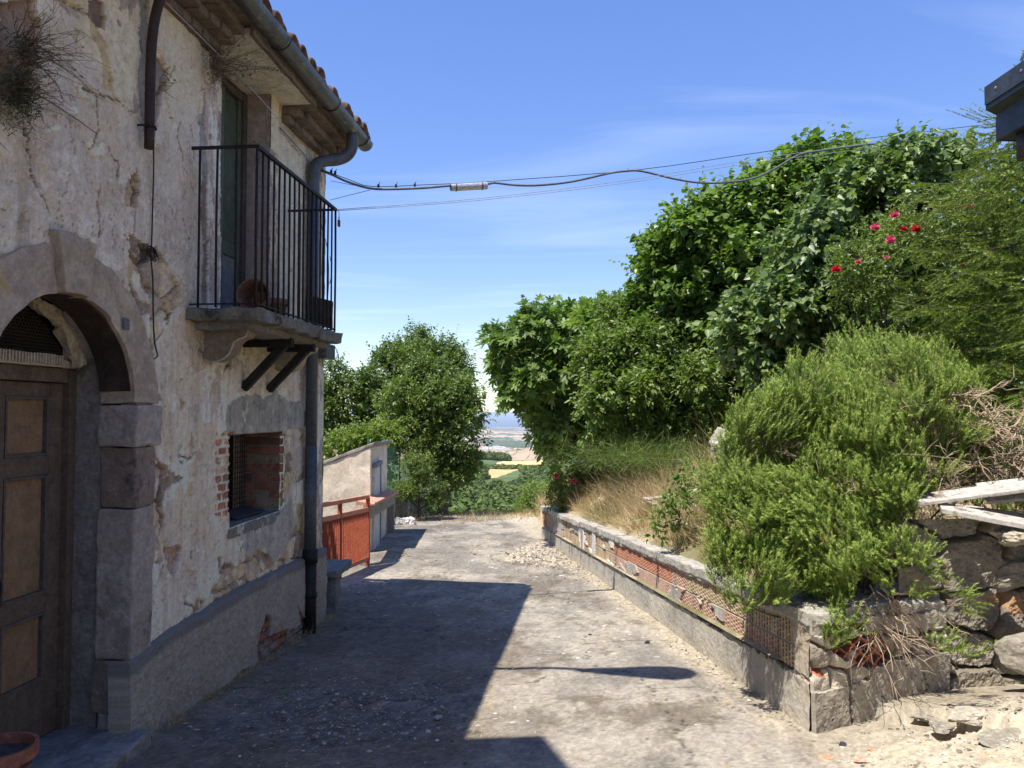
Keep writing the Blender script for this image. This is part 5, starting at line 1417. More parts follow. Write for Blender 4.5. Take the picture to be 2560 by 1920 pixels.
C = np.where((sid < .5)[..., None], np.array([0.40, 0.35, 0.28]), np.where((sid < .8)[..., None], np.array([0.30, 0.26, 0.21]), np.array([0.47, 0.42, 0.34]))) * (.55 + .9 * n2[..., None])
m_ = sstep(.12, .02, sb); h = .025 * sstep(0, .4, sb) + (n3 - .5) * .025 - .03 * m_
C = C + (np.array([0.16, 0.13, 0.10]) - C) * m_[..., None] * .7
ftb = sstep(.115, .10, Z - gb - .06 - .09 + (n2 - .5) * .03)      # concrete foot
foot = Z - gb < .29 + .02 * (n2 - .5)
C = np.where(foot[..., None], np.array([0.34, 0.305, 0.25]) * (.65 + .7 * n3[..., None]), C); h = np.where(foot, .035 + (n3 - .5) * .014 + (n2 - .5) * .03, h)
hol = (vn(S * 60, Z * 60, 350) > .9) & foot; h = h - hol * .008; C = np.where(hol[..., None], C * .35, C)
cr_ = segdist(PS, Z, [(.265, .12), (.27, .0), (.28, -.2)]); h = np.where(cr_ < .008, -.05, h); C = np.where((cr_ < .008)[..., None], np.array([.06, .05, .04]), C)
topc = Z > tb_ - .07 - .03 * n2
C = np.where(topc[..., None], np.array([0.40, 0.36, 0.30]) * (.6 + .7 * n3[..., None]), C); h = np.where(topc, .02 + (n3 - .5) * .015, h)
rdp = inpoly(PS, PZ_, [(.02, .115), (.09, .12), (.09, .14), (.02, .14)]); C = np.where(rdp[..., None], np.array([.42, .14, .08]), C)
# honeycomb of broken clay blocks
q1 = (S * .8 + Z) / .085; q2 = (S * .8 - Z) / .085
w1 = np.abs((q1 % 1) - .5); w2 = np.abs((q2 % 1) - .5)
web = (w1 > .40) | (w2 > .40)
zone = inpoly(PS, PZ_, [(.17, .26), (.34, .31), (.52, .30), (.60, .18), (.56, .12), (.40, .11), (.33, .16), (.22, .22)]) | inpoly(PS, PZ_, [(.30, .40), (.42, .39), (.40, .33), (.33, .34)]) 
C = np.where((zone & web)[..., None], np.array([0.44, 0.17, 0.105]) * (.6 + .7 * n3[..., None]), C); h = np.where(zone & web, .015 + (n3 - .5) * .012, h)
vd_ = zone & ~web & (vn(S * 14, Z * 14, 360) > .25)
h = np.where(vd_, -.09, h); C = np.where(vd_[..., None], np.array([0.09, 0.07, 0.05]), C)
C = C * (.8 + .4 * n4[..., None])
V = np.stack([ea.x + ed_.x * S, ea.y + ed_.y * S, Z], -1) + np.array(en) * h[..., None]
V[:, 0] = V[:, 0] * .3 + np.stack([wx(4.37) + 0 * Z[:, 0], 4.37 + 0 * Z[:, 0], Z[:, 0]], -1) * .7
ny, nx = S.shape; I = np.arange(nx * ny).reshape(ny, nx)
Fq = np.stack([I[:-1, :-1], I[:-1, 1:], I[1:, 1:], I[1:, :-1]], -1).reshape(-1, 4)
npmesh('broken_end', V.reshape(-1, 3), [Fq], m_blk, bw, attrs={'col': C.reshape(-1, 3)})
mb = MB(); mb.prism([(ea.x - .01, ea.y + .0, .375), (eb.x, eb.y, .34), (eb.x - .05, eb.y + .5, .34), (ea.x + .05, ea.y + .5, .37)], (0, 0, .10)); mb.build('end_coping', m_cop, bw, bevel=.02, rough=.03, cuts=.05, seed=17)
mb = MB(); mb.prism([(ea.x + .07, ea.y + .12, -.6), (eb.x, eb.y + .1, -.6), (eb.x, eb.y + .5, -.6), (ea.x + .07, ea.y + .5, -.6)], (0, 0, .98)); mb.build('core', m_black if False else m_conc, bw)

# ------------------------------------------------------------------ rubble stone wall, rocks, slabs on the right
sw = None
qa, qb = Vector((2.60, 4.86, 0)), Vector((4.6, 5.15, 0)); qd = (qb - qa).normalized(); qn = Vector((qd.y, -qd.x, 0)); Lq = (qb - qa).length
S, Z = np.meshgrid(np.arange(-.25, Lq, .0085), np.arange(-.25, .94, .0085))
n2 = fbm(S * 3, Z * 3, 401, 5, .6); n3 = fbm(S * 13, Z * 13, 402, 5, .65)
sid, sb = voro((S + (n2 - .5) * .14 + (n3 - .5) * .03) * 2.3, (Z + (n2 - .5) * .12 + (n3 - .5) * .03) * 4.0, 405); n5 = fbm(S * 45, Z * 45, 407, 4, .7)
C = np.where((sid < .5)[..., None], np.array([0.50, 0.45, 0.37]), np.where((sid < .8)[..., None], np.array([0.40, 0.35, 0.28]), np.array([0.56, 0.50, 0.40]))) * (.35 + .65 * n3[..., None] + .3 * n5[..., None]) * .78
h = .07 * sstep(.0, .11, sb) + (sid - .5) * .11 + (np.abs(n3 - .5)) * -.06 + (n5 - .5) * .022 + (n2 - .5) * .05 - .05 * (Z - .3) * (sid - .5)
m_ = sstep(.12, .02, sb); C = C + (np.array([0.17, 0.14, 0.10]) - C) * m_[..., None] * .7
rib = inpoly(S + (n2 - .5) * .2, Z + (n2 - .5) * .2, [(.25, .42), (.75, .48), (.9, .40), (.5, .34)]); C = np.where(rib[..., None], np.array([0.42, 0.26, 0.15]) * (.6 + .7 * n3[..., None]), C)
V = np.stack([qa.x + qd.x * S, qa.y + qd.y * S, Z], -1) + np.array(qn) * h[..., None]
ny, nx = S.shape; I = np.arange(nx * ny).reshape(ny, nx)
Fq = np.stack([I[:-1, :-1], I[:-1, 1:], I[1:, 1:], I[1:, :-1]], -1).reshape(-1, 4)
sw = npmesh('rubble_wall', V.reshape(-1, 3), [Fq], attrmat('rubble_stone', .95, .45, 50, .008), None, attrs={'col': C.reshape(-1, 3)}, smooth=False)
tag(sw, 'pale rubble stone retaining wall below the white boards at the right edge', 'wall')
m_rock = simple('pale_limestone', (0.40, 0.36, 0.29), (0.56, 0.51, 0.42), 7, .95, .012, 60, spots=((0.24, 0.22, 0.18), 4, .60))
m_rock2 = simple('grey_limestone', (0.26, 0.24, 0.195), (0.40, 0.365, 0.30), 7, .95, .012, 60, spots=((0.17, 0.155, 0.125), 4, .58))
def rock(c, r, label, seed, mat=None, name='rock', cat='rock', group=None, sub=4, rough=.18, rz=0):
    random.seed(seed); bm = bmesh.new(); bmesh.ops.create_icosphere(bm, subdivisions=sub, radius=1)
    pls = [(Vector((random.gauss(0, 1), random.gauss(0, 1), random.gauss(0, 1))).normalized(), random.uniform(.45, .80)) for _ in range(16)]
    Mz = Matrix.Rotation(rz, 3, 'Z'); off = Vector((seed * 1.3, 0, 0))
    for v in bm.verts:
        for n_, d in pls:
            e = v.co.dot(n_) - d
            if e > 0: v.co -= n_ * e * .97
        v.co += v.co.normalized() * (mn.noise(v.co * 2 + off) * rough + mn.noise(v.co * 6 + off) * rough * .45 + mn.noise(v.co * 16 + off) * rough * .3 - abs(mn.noise(v.co * 4 + off)) * rough * .6)
        v.co = Mz @ Vector((v.co.x * r[0], v.co.y * r[1], v.co.z * r[2]))
    me = bpy.data.meshes.new(name); bm.to_mesh(me); bm.free(); me.materials.append(mat or m_rock)
    o = bpy.data.objects.new(name, me); link(o); o.location = c
    return tag(o, label, cat, group)
rock(U(2540, 1440, 4.90), (.26, .14, .12), 'big rounded limestone block in the rubble wall at the right edge, below the white boards', 1, m_rock2)
rock(U(2540, 1345, 4.75), (.16, .12, .08), 'small pale stone under the white boards at the right edge', 8, m_rock)
rock(U(2600, 1650, 4.5), (.30, .20, .15), 'grey squared stone step with a pale top at the right edge', 2, m_rock2, rough=.06)
rock(U(2425, 1790, 4.12), (.16, .12, .05), 'flat pale ledge stone in the dirt right of the broken wall end', 3)
rock(U(2510, 1850, 3.92), (.19, .13, .05), 'tilted buff stone below the flat ledge stone, lower right corner', 4, m_rock2)
rock(U(2360, 1815, 4.08), (.10, .08, .03), 'dull stone half buried between dirt and ledge, lower right', 5, m_rock2)
rock(U(2590, 1815, 4.0), (.15, .10, .04), 'pale stone cut by the right edge beside the tilted buff stone', 6)
rock(U(2320, 1785, 4.32), (.12, .09, .04), 'dark-sided stone in the shade under the rosemary tips', 7, m_rock2)
rock(Vector((U(1665, 1185, 8.9).x, 8.9, float(bank_z(U(1665, 1185, 8.9).x, 8.9)) + .03)), (.32, .25, .13), 'white sunlit limestone outcrop on the grassy bank, the left one', 10)
rock(Vector((U(1730, 1175, 8.4).x, 8.4, float(bank_z(U(1730, 1175, 8.4).x, 8.4)) + .06)), (.18, .2, .12), 'white limestone lump right behind the left outcrop on the bank', 13)
rock(U(1800, 1105, 7.2), (.14, .12, .18), 'upright pale boulder at the left shoulder of the rosemary bush', 11)
# white boards lying on the rubble wall
m_white = simple('white_painted_board', (0.42, 0.38, 0.35), (0.54, 0.50, 0.46), 5, .8, .004, 40, spots=((0.22, 0.18, 0.14), 7, .55))
def board(a, b, wv, th, label):
    mb = MB(); a = Vector(a); b = Vector(b); d = (b - a).normalized(); wv = Vector(wv)
    mb.prism([a, b, b + wv, a + wv], Vector((0, 0, th)))
    return tag(mb.build('white_board', m_white, None, bevel=.004, rough=.002, cuts=.15), label, 'board', 'white boards on the rubble wall')
board(U(2270, 1270, 4.72), U(2640, 1222, 4.62), (0.03, .14, .035), .022, 'white board lying on the rubble wall, the long lower front one under the dry branches')
board(U(2470, 1262, 4.74), U(2680, 1240, 4.66), (.02, .16, .10), .02, 'wide white board on the rubble wall, uppermost at the right edge')
board(U(2465, 1238, 4.95), U(2680, 1215, 4.9), (.02, .20, .04), .025, 'white board behind the uppermost one at the right edge')
board(U(2355, 1284, 4.66), U(2620, 1335, 4.42), (.03, .10, .03), .03, 'white board sloping down to the right, lowest of the pile')
board(U(2400, 1283, 4.80), U(2640, 1318, 4.62), (.03, .12, .03), .02, 'narrow white board squeezed between the long front one and the lowest one')
# broken tiles, clods, pebbles near the wall end
m_frag = simple('orange_tile_shard', (0.56, 0.25, 0.13), (0.66, 0.34, 0.20), 12, .85, .004, 60)
rock(Vector((0, 0, 0)) + U(2072, 1877, 4.02), (.055, .032, .010), 'small orange tile shard lying alone on the bitumen, lower right', 20, m_frag, 'tile_shard', 'tile shard', None, 3, .04)
rock(U(2160, 1890, 3.97), (.085, .045, .020), 'broken pinkish brick piece with pale mortar, the largest at the lower right', 21, simple('mortared_brick', (0.52, 0.22, 0.13), (0.60, 0.50, 0.42), 14, .9, .004, 60), 'brick_piece', 'brick', None, 4, .10)
rock(U(2182, 1863, 4.06), (.028, .02, .012), 'tiny orange shard behind the largest brick piece', 22, m_frag, 'tile_shard', 'tile shard', None, 3)
rock(U(2110, 1893, 3.96), (.045, .028, .012), 'pale mortar flake touching the largest brick piece', 23, m_rock, 'mortar_flake', 'mortar piece', None, 3)
rock(U(2107, 1842, 4.16), (.030, .026, .022), 'black slag lump at the foot of the broken wall end', 24, simple('black_slag', (0.03, 0.03, 0.033), (0.09, 0.088, 0.095), 12), 'slag_lump', 'stone', None, 3)
rock(U(2087, 1832, 4.20), (.035, .025, .018), 'grey stone beside the black slag lump', 25, m_rock2, 'stone', 'stone', None, 3)
rock(U(2157, 1812, 4.28), (.022, .02, .016), 'dark pebble against the base of the broken wall', 26, m_rock2, 'stone', 'stone', None, 3)
rock(U(1475, 1550, 6.6), (.028, .02, .012), 'small black lump on the sunlit bitumen, the left of two', 27, m_iron, 'slag_lump', 'stone', None, 3)
rock(U(1618, 1558, 6.35), (.030, .02, .012), 'small black lump on the sunlit bitumen, near the block wall', 28, m_iron, 'slag_lump', 'stone', None, 3)
# drop loose things on the road surface
for o in list(scn.objects):
    if o.name.split('.')[0] in ('tile_shard', 'brick_piece', 'mortar_flake', 'slag_lump', 'stone'):
        o.location.z = float(road_z(o.location.x, o.location.y)) + .008

# gravel and straw
def scatter_stones(name, pts, sizes, mat, tones=None):
    bm = bmesh.new(); bmesh.ops.create_icosphere(bm, subdivisions=1, radius=1)
    bv = np.array([v.co[:] for v in bm.verts]); bf = np.array([[v.index for v in f.verts] for f in bm.faces]); bm.free()
    n = len(pts); a = rng.uniform(0, 6.28, n); ca, sa = np.cos(a), np.sin(a)
    sc = np.stack([sizes, sizes * rng.uniform(.55, 1, n), sizes * rng.uniform(.3, .6, n)], -1)
    B = bv[None] * (1 + rng.uniform(-.22, .22, (n, len(bv), 1))) * sc[:, None]
    Xr = B[..., 0] * ca[:, None] - B[..., 1] * sa[:, None]; Yr = B[..., 0] * sa[:, None] + B[..., 1] * ca[:, None]
    V = np.stack([Xr, Yr, B[..., 2]], -1) + pts[:, None]
    F = bf[None] + (np.arange(n) * len(bv))[:, None, None]
    o = npmesh(name, V.reshape(-1, 3), [F.reshape(-1, 3)], mat, attrs={'tone': np.repeat(rng.random(n), len(bv))})
    o['kind'] = 'stuff'; return o
m_grav, nt, b = newmat('mixed_gravel'); at_ = nt.nodes.new('ShaderNodeAttribute'); at_.attribute_name = 'tone'
nt.links.new(ramp(nt, at_.outputs['Fac'], [(0, (0.10, 0.09, 0.08)), (.4, (0.26, 0.23, 0.19)), (.8, (0.46, 0.42, 0.35)), (1, (0.66, 0.63, 0.57))]), b.inputs['Base Color']); b.inputs['Roughness'].default_value = .9
def onroad(x, y): return np.stack([x, y, road_z(x, y) + .004], -1)
n = 1000; x = rng.normal(-.95, .42, n); y = rng.normal(4.75, .38, n)
n2_ = 900; x2 = rng.normal(.62, .42, n2_); y2 = rng.normal(11.5, .8, n2_)
n3_ = 1000; x3 = rng.uniform(1.75, 3.0, n3_); y3 = rng.uniform(3.6, 4.7, n3_)
n4_ = 380; x4 = rng.uniform(-1.8, 1.7, n4_); y4 = rng.uniform(3.2, 17, n4_)
n5_ = 500; y5 = rng.uniform(4.5, 13, n5_); x5 = wx(y5) - np.abs(rng.normal(.02, .12, n5_))
x = np.concatenate([x, x2, x3, x4, x5]); y = np.concatenate([y, y2, y3, y4, y5])
sz = np.concatenate([np.exp(rng.normal(-5.1, .5, n)), np.exp(rng.normal(-4.3, .4, n2_)), np.exp(rng.normal(-5.1, .5, n3_)), np.exp(rng.normal(-5.1, .4, n4_)), np.exp(rng.normal(-5.1, .5, n5_))])
k = x < wx(y) - .0
k |= y < 4.3
scatter_stones('gravel', onroad(x, y)[k], np.clip(sz, .002, .03)[k], m_grav)

def blades(name, P, D, L_, wd, mat, bend=.3, parent=None, seg=2):
    """thin curved blades: base P, direction D (unit), length L_"""
    n = len(P); s = np.cross(D, rng.normal(size=(n, 3))); s /= np.linalg.norm(s, axis=1)[:, None] + 1e-9
    bd = rng.normal(size=(n, 3)) * bend; bd[:, 2] -= bend * .7
    V = []
    for k in range(seg + 1):
        t = k / seg; c = P + D * (L_ * t)[:, None] + bd * (L_ * t * t)[:, None]
        w_ = wd * (1 - t)
        if k < seg: V += [c - s * w_[:, None], c + s * w_[:, None]]
        else: V += [c]
    V = np.stack(V, 1); m = V.shape[1]; base = (np.arange(n) * m)[:, None]
    quads = np.concatenate([base + np.array([[2 * k, 2 * k + 1, 2 * k + 3, 2 * k + 2]]) for k in range(seg - 1)]) if seg > 1 else []
    tri = base + np.array([[2 * seg - 2, 2 * seg - 1, 2 * seg]])
    return npmesh(name, V.reshape(-1, 3), [quads, tri], mat, parent, attrs={'tone': np.repeat(rng.random(n), m)})
def unit(a): return a / (np.linalg.norm(a, axis=-1, keepdims=True) + 1e-9)
m_straw = leafmat('straw', (0.30, 0.215, 0.105), (0.50, 0.39, 0.215), (0.68, 0.57, 0.36), .25, .8, (1.1, 1.05, .9), .1)
m_grass = leafmat('green_weed', (0.05, 0.09, 0.02), (0.10, 0.15, 0.04), (0.17, 0.21, 0.07), .35, .6)
# straw litter lying on the lane
n = 6400
x = np.concatenate([rng.normal(-.95, .62, 2100), rng.uniform(-1.7, 1.5, 1200), rng.normal(0.35, .6, 700), rng.uniform(-1.6, 1, 700), np.zeros(1700)])
y = np.concatenate([rng.normal(4.7, .55, 2100), rng.uniform(3.5, 12, 1200), rng.normal(10.2, .9, 700), rng.uniform(13, 18, 700), rng.uniform(4.5, 13.6, 1700)])
x[-1700:] = wx(y[-1700:]) - np.abs(rng.normal(.03, .10, 1700))
a = rng.uniform(0, 6.28, n); D_ = np.stack([np.cos(a), np.sin(a), rng.uniform(0, .25, n)], -1)
o = blades('straw_litter', onroad(x, y) + [0, 0, .003], unit(D_), rng.uniform(.02, .09, n), np.full(n, .0011), m_straw, .12); o['kind'] = 'stuff'
# dry weeds along the foot of the house
n = 1500; y = rng.uniform(4.2, 7.4, n); y = np.where(rng.random(n) < .6, np.round(y * 2.2) / 2.2 + rng.normal(0, .05, n), y); x = WA + WB * y + .055 + np.abs(rng.normal(0, .03, n))
o = blades('foot_weeds', onroad(x, y), unit(rng.normal(size=(n, 3)) * .6 + [.3, 0, .8]), rng.uniform(.02, .10, n), np.full(n, .0013), m_straw, .4, None, 3); o['kind'] = 'stuff'
# dry grass along the crest at the end of the lane, along the wall foot, and up the bank
n = 7000; x = rng.uniform(-3.4, 3, n); y = 18.3 + rng.normal(0, .9, n) + .3 * np.sin(x * 2)
o = blades('dry_grass', np.stack([x, y, road_z(x, y) - .01], -1), unit(rng.normal(size=(n, 3)) * .45 + [0, 0, 1]), rng.uniform(.04, .20, n) * (1 + .5 * np.sin(x * 3) * np.sin(x * 1.1)), np.full(n, .005), m_straw); o['kind'] = 'stuff'
n = 1500; x = rng.uniform(-3.4, 2, n); y = 18.8 + rng.normal(0, .5, n)
o = blades('green_grass', np.stack([x, y, road_z(x, y) - .01], -1), unit(rng.normal(size=(n, 3)) * .4 + [0, 0, 1]), rng.uniform(.06, .22, n), np.full(n, .006), m_grass); o['kind'] = 'stuff'
n = 34000
y = 5.2 + 9 * rng.random(n) ** 1.1; d_ = .16 + np.abs(rng.normal(.0, .9, n)); x = wx(y) + d_
dens = fbm(x * 1.5, y * 1.5, 501, 3)
k = dens > .36; x, y, d_ = x[k], y[k], d_[k]; n = len(x)
o = blades('dry_grass', np.stack([x, y, bank_z(x, y) - .02], -1), unit(rng.normal(size=(n, 3)) * .38 + [-.15, -.1, 1]), rng.uniform(.08, .42, n) * (.5 + fbm(x * 2, y * 2, 502, 3)) * np.clip(d_ * 1.5 + .35, 0, 1.3), np.full(n, .0032), m_straw, .35, None, 3); o['kind'] = 'stuff'
n = 9000
y = 6.2 + 8 * rng.random(n); d_ = .2 + np.abs(rng.normal(.6, .6, n)); x = wx(y) + d_
k = fbm(x * 1.1 + 5, y * 1.1, 503, 3) > .5; x, y = x[k], y[k]; n = len(x)
o = blades('green_grass', np.stack([x, y, bank_z(x, y) - .02], -1), unit(rng.normal(size=(n, 3)) * .4 + [0, 0, 1]), rng.uniform(.1, .4, n), np.full(n, .0035), m_grass, .35, None, 3); o['kind'] = 'stuff'
n = 9000; y = rng.uniform(14, 26, n); x = .55 + np.abs(rng.normal(.6, 1.3, n)) + (y - 14) * .02
o = blades('dry_grass', np.stack([x, y, bank_z(x, y) - .02], -1), unit(rng.normal(size=(n, 3)) * .4 + [0, 0, 1]), rng.uniform(.1, .35, n), np.full(n, .006), m_straw, .35, None, 2); o['kind'] = 'stuff'
# ------------------------------------------------------------------ VEGETATION
def half(pts):
    """leaf template from the right half outline (x>0), mirrored, folded on the midrib"""
    n = len(pts)
    V = [(0, 0, 0)] + [(x, y, .22 * x) for x, y in pts[:-1]] + [(pts[-1][0], pts[-1][1], 0)]
    tip = len(V) - 1
    R_ = list(range(0, tip + 1))
    L_ = []
    for x, y in pts[:-1]: V.append((-x, y, .22 * x)); L_.append(len(V) - 1)
    return np.array(V), [tuple(R_), tuple([0, tip] + L_[::-1])]
T_OVAL = half([(.20, .28), (.22, .62), (0, 1)])
T_HEART = half([(.30, -.08), (.46, .12), (.40, .48), (0, 1)])
T_FIG = half([(.20, -.06), (.46, .02), (.62, .20), (.40, .28), (.24, .34), (.52, .66), (.50, .80), (.30, .74), (.14, .58), (.15, .92), (0, 1.12)])
T_SMALL = half([(.24, .45), (0, 1)])

def leaves(name, P, D, Nn, S, tpl, mat, parent=None, tone=None):
    """P base points, D leaf axis, Nn approx normal, S size"""
    D = unit(D); s = unit(np.cross(D, Nn)); nn = np.cross(s, D)
    tv, tf = tpl; n = len(P)
    V = P[:, None] + S[:, None, None] * (tv[None, :, 0:1] * s[:, None] + tv[None, :, 1:2] * D[:, None] + tv[None, :, 2:3] * nn[:, None])
    # slight droop to the tip
    V[..., 2] -= (S[:, None] * tv[None, :, 1] ** 2 * .18)
    k = len(tv); base = (np.arange(n) * k)[:, None]
    Fs = [base + np.array([f]) for f in tf]
    tone = rng.random(n) if tone is None else tone
    return npmesh(name, V.reshape(-1, 3), Fs, mat, parent, attrs={'tone': np.repeat(tone, k)})

def lobe(px, py, d, rx, rz, ry=None):
    c = U(px, py, d); return (np.array(c), np.array([rx / 1920 * d, (ry if ry else (rx + rz) / 2 / 1920 * d), rz / 1920 * d]))
def crown(name, lobes, dens, lps, slen, size, tpl, mat, parent, up=.45, inner=.55, keepfn=None, tonebias=None, petiole=.0, droop=0.0):
    """shoots on and inside ellipsoid lobes, each with several leaves"""
    PB = []; DB = []
    L2 = []
    for c, r in lobes:
        L2.append((c, r * .90))
        for _ in range(6):
            u = unit(rng.normal(size=3) + np.array([0, -.25, .25])); q = rng.uniform(.24, .42)
            L2.append((c + u * r * rng.uniform(.72, .98), r * q))
    for c, r in L2:
        area = 4 * math.pi * ((r[0] * r[1]) ** 1.6 / 3 + (r[0] * r[2]) ** 1.6 / 3 + (r[1] * r[2]) ** 1.6 / 3) ** (1 / 1.6)
        n = max(6, int(area * dens))
        u = unit(rng.normal(size=(n, 3)))
        rad = inner + (1 - inner) * rng.random(n) ** .6
        # lumpy outline
        lump = .70 + .50 * fbm(u[:, 0] * 2.3 + c[0] * 3, u[:, 1] * 2.3 + u[:, 2] * 1.9 + c[2] * 3, 601, 3)
        p = c + u * r * (rad * lump)[:, None]
        PB.append(p); DB.append(unit(u / r * r.mean()))
    P = np.concatenate(PB); D = np.concatenate(DB)
    if keepfn is not None:
        k = keepfn(P); P, D = P[k], D[k]
    # drop clumps to open gaps
    g = vn(P[:, 0] * 3.1, P[:, 1] * 3.1, 611, P[:, 2] * 3.1); k = g > .20; P, D = P[k], D[k]
    n = len(P)
    D = unit(D + np.array([0, 0, up]) + rng.normal(size=(n, 3)) * .35)
    L_ = slen * np.where(rng.random(n) < .06, rng.uniform(1.3, 2.0, n), rng.uniform(.4, 1.15, n))
    stone_ = np.clip(rng.random(n) * .6 + (fbm(P[:, 0] * 2.2, P[:, 2] * 2.2 + P[:, 1], 661, 3) - .3) * 1.1, 0, 1)
    szv = .62 + .75 * rng.random(n)
    LP = []; LD = []; LN = []; LS = []; LT = []
    for k in range(lps):
        t = (k + .6) / lps
        a = k * 2.4 + rng.uniform(0, 6.28, n) * .3
        s1 = unit(np.cross(D, [0.1, 0.2, 1])); s2 = np.cross(D, s1)
        rad = s1 * np.cos(a)[:, None] + s2 * np.sin(a)[:, None]
        ld = unit(rad * (1.15 - .5 * t) + D * (.35 + .6 * t) + rng.normal(size=(n, 3)) * .25 - np.array([0, 0, droop]))
        LP.append(P + D * (L_ * t)[:, None] + rad * petiole); LD.append(ld)
        LN.append(unit(np.array([-.25, -.25, 1.0]) + rng.normal(size=(n, 3)) * .55)); LS.append(size * szv * rng.uniform(.65, 1.2, n) * (1.08 - .35 * t)); LT.append(np.clip(stone_ * .5 + rng.random(n) * .5 + .15 * (t - .5), 0, 1))
    o = leaves(name, np.concatenate(LP), np.concatenate(LD), np.concatenate(LN), np.concatenate(LS), tpl, mat, parent, np.concatenate(LT))
    return o, P, D, L_
m_bark = simple('grey_bark', (0.09, 0.075, 0.06), (0.20, 0.17, 0.14), 9, .95, .02, 30)
def limbs(name, base, targets, r0, mat, parent, wig=.12, seed=0, sub=5):
    random.seed(seed); mb = MB(); base = Vector(base)
    fork = base.lerp(sum((Vector(t) for t in targets), Vector()) / len(targets), .35)
    def path(a, b, ra, rb, n=6):
        pts = []; 
        for i in range(n + 1):
            t = i / n; p = a.lerp(b, t); w_ = wig * math.sin(math.pi * t) * (b - a).length
            pts.append(p + Vector((mn.noise(p * 2 + Vector((seed, 0, 0))), mn.noise(p * 2 + Vector((0, seed, 5))), 0)) * w_ * 2)
        mb.tube(pts, [ra + (rb - ra) * i / n for i in range(n + 1)], 7)
        return pts
    path(base, fork, r0, r0 * .75)
    for t in targets:
        t = fork.lerp(Vector(t), .85); pts = path(fork, t, r0 * .55, r0 * .12, 7)
        for _ in range(sub):
            q = random.choice(pts[2:]); d = (Vector((random.gauss(0, 1), random.gauss(0, 1), random.gauss(.4, 1)))).normalized() * (t - fork).length * random.uniform(.12, .25)
            path(q, q + d, r0 * .18, r0 * .04, 4)
    return mb.build(name, mat, parent, smooth=True)
def tree(name, label, cat, base, lobes, r0, dens, lps, slen, size, tpl, mat, group=None, seed=0, **kw):
    t = thing(name, base, label, cat, group)
    limbs('trunk', base, [c for c, r in lobes], r0, m_bark, t, seed=seed)
    o, P, D, L_ = crown('crown', lobes, dens, lps, slen, size, tpl, mat, t, **kw)
    return t, P, D
fwd = lambda P: P[:, 1] > -99
mL_fig = leafmat('fig_leaf', (0.055, 0.105, 0.024), (0.13, 0.20, 0.055), (0.23, 0.30, 0.11), .3, .5)
mL_plum = leafmat('plum_leaf', (0.045, 0.080, 0.018), (0.105, 0.155, 0.036), (0.19, 0.245, 0.07), .28, .4)
mL_mulb = leafmat('mulberry_leaf', (0.055, 0.105, 0.022), (0.120, 0.185, 0.045), (0.20, 0.27, 0.085), .38, .35)
mL_lil = leafmat('lilac_leaf', (0.060, 0.100, 0.034), (0.135, 0.195, 0.075), (0.23, 0.30, 0.14), .25, .42)
mL_pale = leafmat('bush_leaf', (0.075, 0.115, 0.020), (0.150, 0.205, 0.042), (0.25, 0.30, 0.085), .35, .45)
mL_cher = leafmat('cherry_leaf', (0.052, 0.095, 0.020), (0.115, 0.170, 0.040), (0.20, 0.26, 0.08), .3, .42)
mL_rose = leafmat('rose_leaf', (0.06, 0.10, 0.025), (0.13, 0.18, 0.045), (0.24, 0.26, 0.09), .35, .4)
mL_spr = leafmat('spruce_needle', (0.040, 0.075, 0.016), (0.135, 0.200, 0.036), (0.32, 0.38, 0.08), .18, .5)
mL_ros = leafmat('rosemary_needle', (0.060, 0.100, 0.024), (0.185, 0.262, 0.058), (0.39, 0.46, 0.135), .24, .55)
mL_brn = leafmat('dead_leaf', (0.10, 0.07, 0.04), (0.20, 0.15, 0.09), (0.32, 0.25, 0.16), .15, .8, (1.1, 1, .9), .1)

# left side, beyond the shed
tree('plum_tree', 'rounded dark green tree on a short trunk at the left end of the lane', 'tree', U(1112, 1284, 18.3) - Vector((0, 0, .1)),
     [lobe(1085, 1000, 18.4, 118, 92), lobe(1130, 1090, 18.2, 88, 100), lobe(1010, 1010, 18.5, 82, 72), lobe(1160, 1010, 18.4, 62, 75), lobe(1075, 1090, 18.3, 80, 90), lobe(1160, 1160, 18.1, 40, 40)], .14, 78, 7, .22, .10, T_OVAL, mL_plum, seed=1, inner=.45)
tree('plum_tree', 'taller green tree with a pointed top behind the rounded one, left lane end', 'tree', U(1060, 1200, 22.5) - Vector((0, 0, .6)),
     [lobe(1060, 910, 22.5, 100, 62), lobe(1048, 865, 22.5, 34, 42), lobe(1000, 900, 22.5, 60, 48), lobe(1125, 915, 22.5, 58, 46), lobe(960, 900, 22.5, 35, 20), lobe(975, 880, 22.5, 30, 26), lobe(1100, 885, 22.5, 50, 36), lobe(1150, 930, 22.5, 40, 30), lobe(1000, 980, 22.8, 80, 60)], .16, 60, 7, .30, .11, T_OVAL, mL_plum, seed=2, inner=.4)
tree('plum_tree', 'green tree on the left partly hidden by the house corner', 'tree', U(860, 1230, 20.5) - Vector((0, 0, 1.2)),
     [lobe(870, 1010, 20.5, 70, 75), lobe(925, 975, 20.5, 48, 45), lobe(838, 940, 20.5, 32, 50), lobe(800, 1040, 20.5, 80, 70), lobe(950, 1050, 21, 70, 70), lobe(730, 1000, 20.5, 90, 90)], .15, 62, 7, .26, .11, T_OVAL, mL_plum, seed=3, inner=.4)
tree('elder_bush', 'bright yellow green bush rising behind the shed roof', 'bush', U(890, 1230, 17.4) - Vector((0, 0, .8)),
     [lobe(910, 1105, 17.4, 62, 42), lobe(850, 1130, 17.4, 60, 42), lobe(960, 1090, 17.6, 50, 50), lobe(930, 1170, 17.6, 60, 60)], .05, 90, 6, .22, .10, T_OVAL, mL_pale, seed=4)
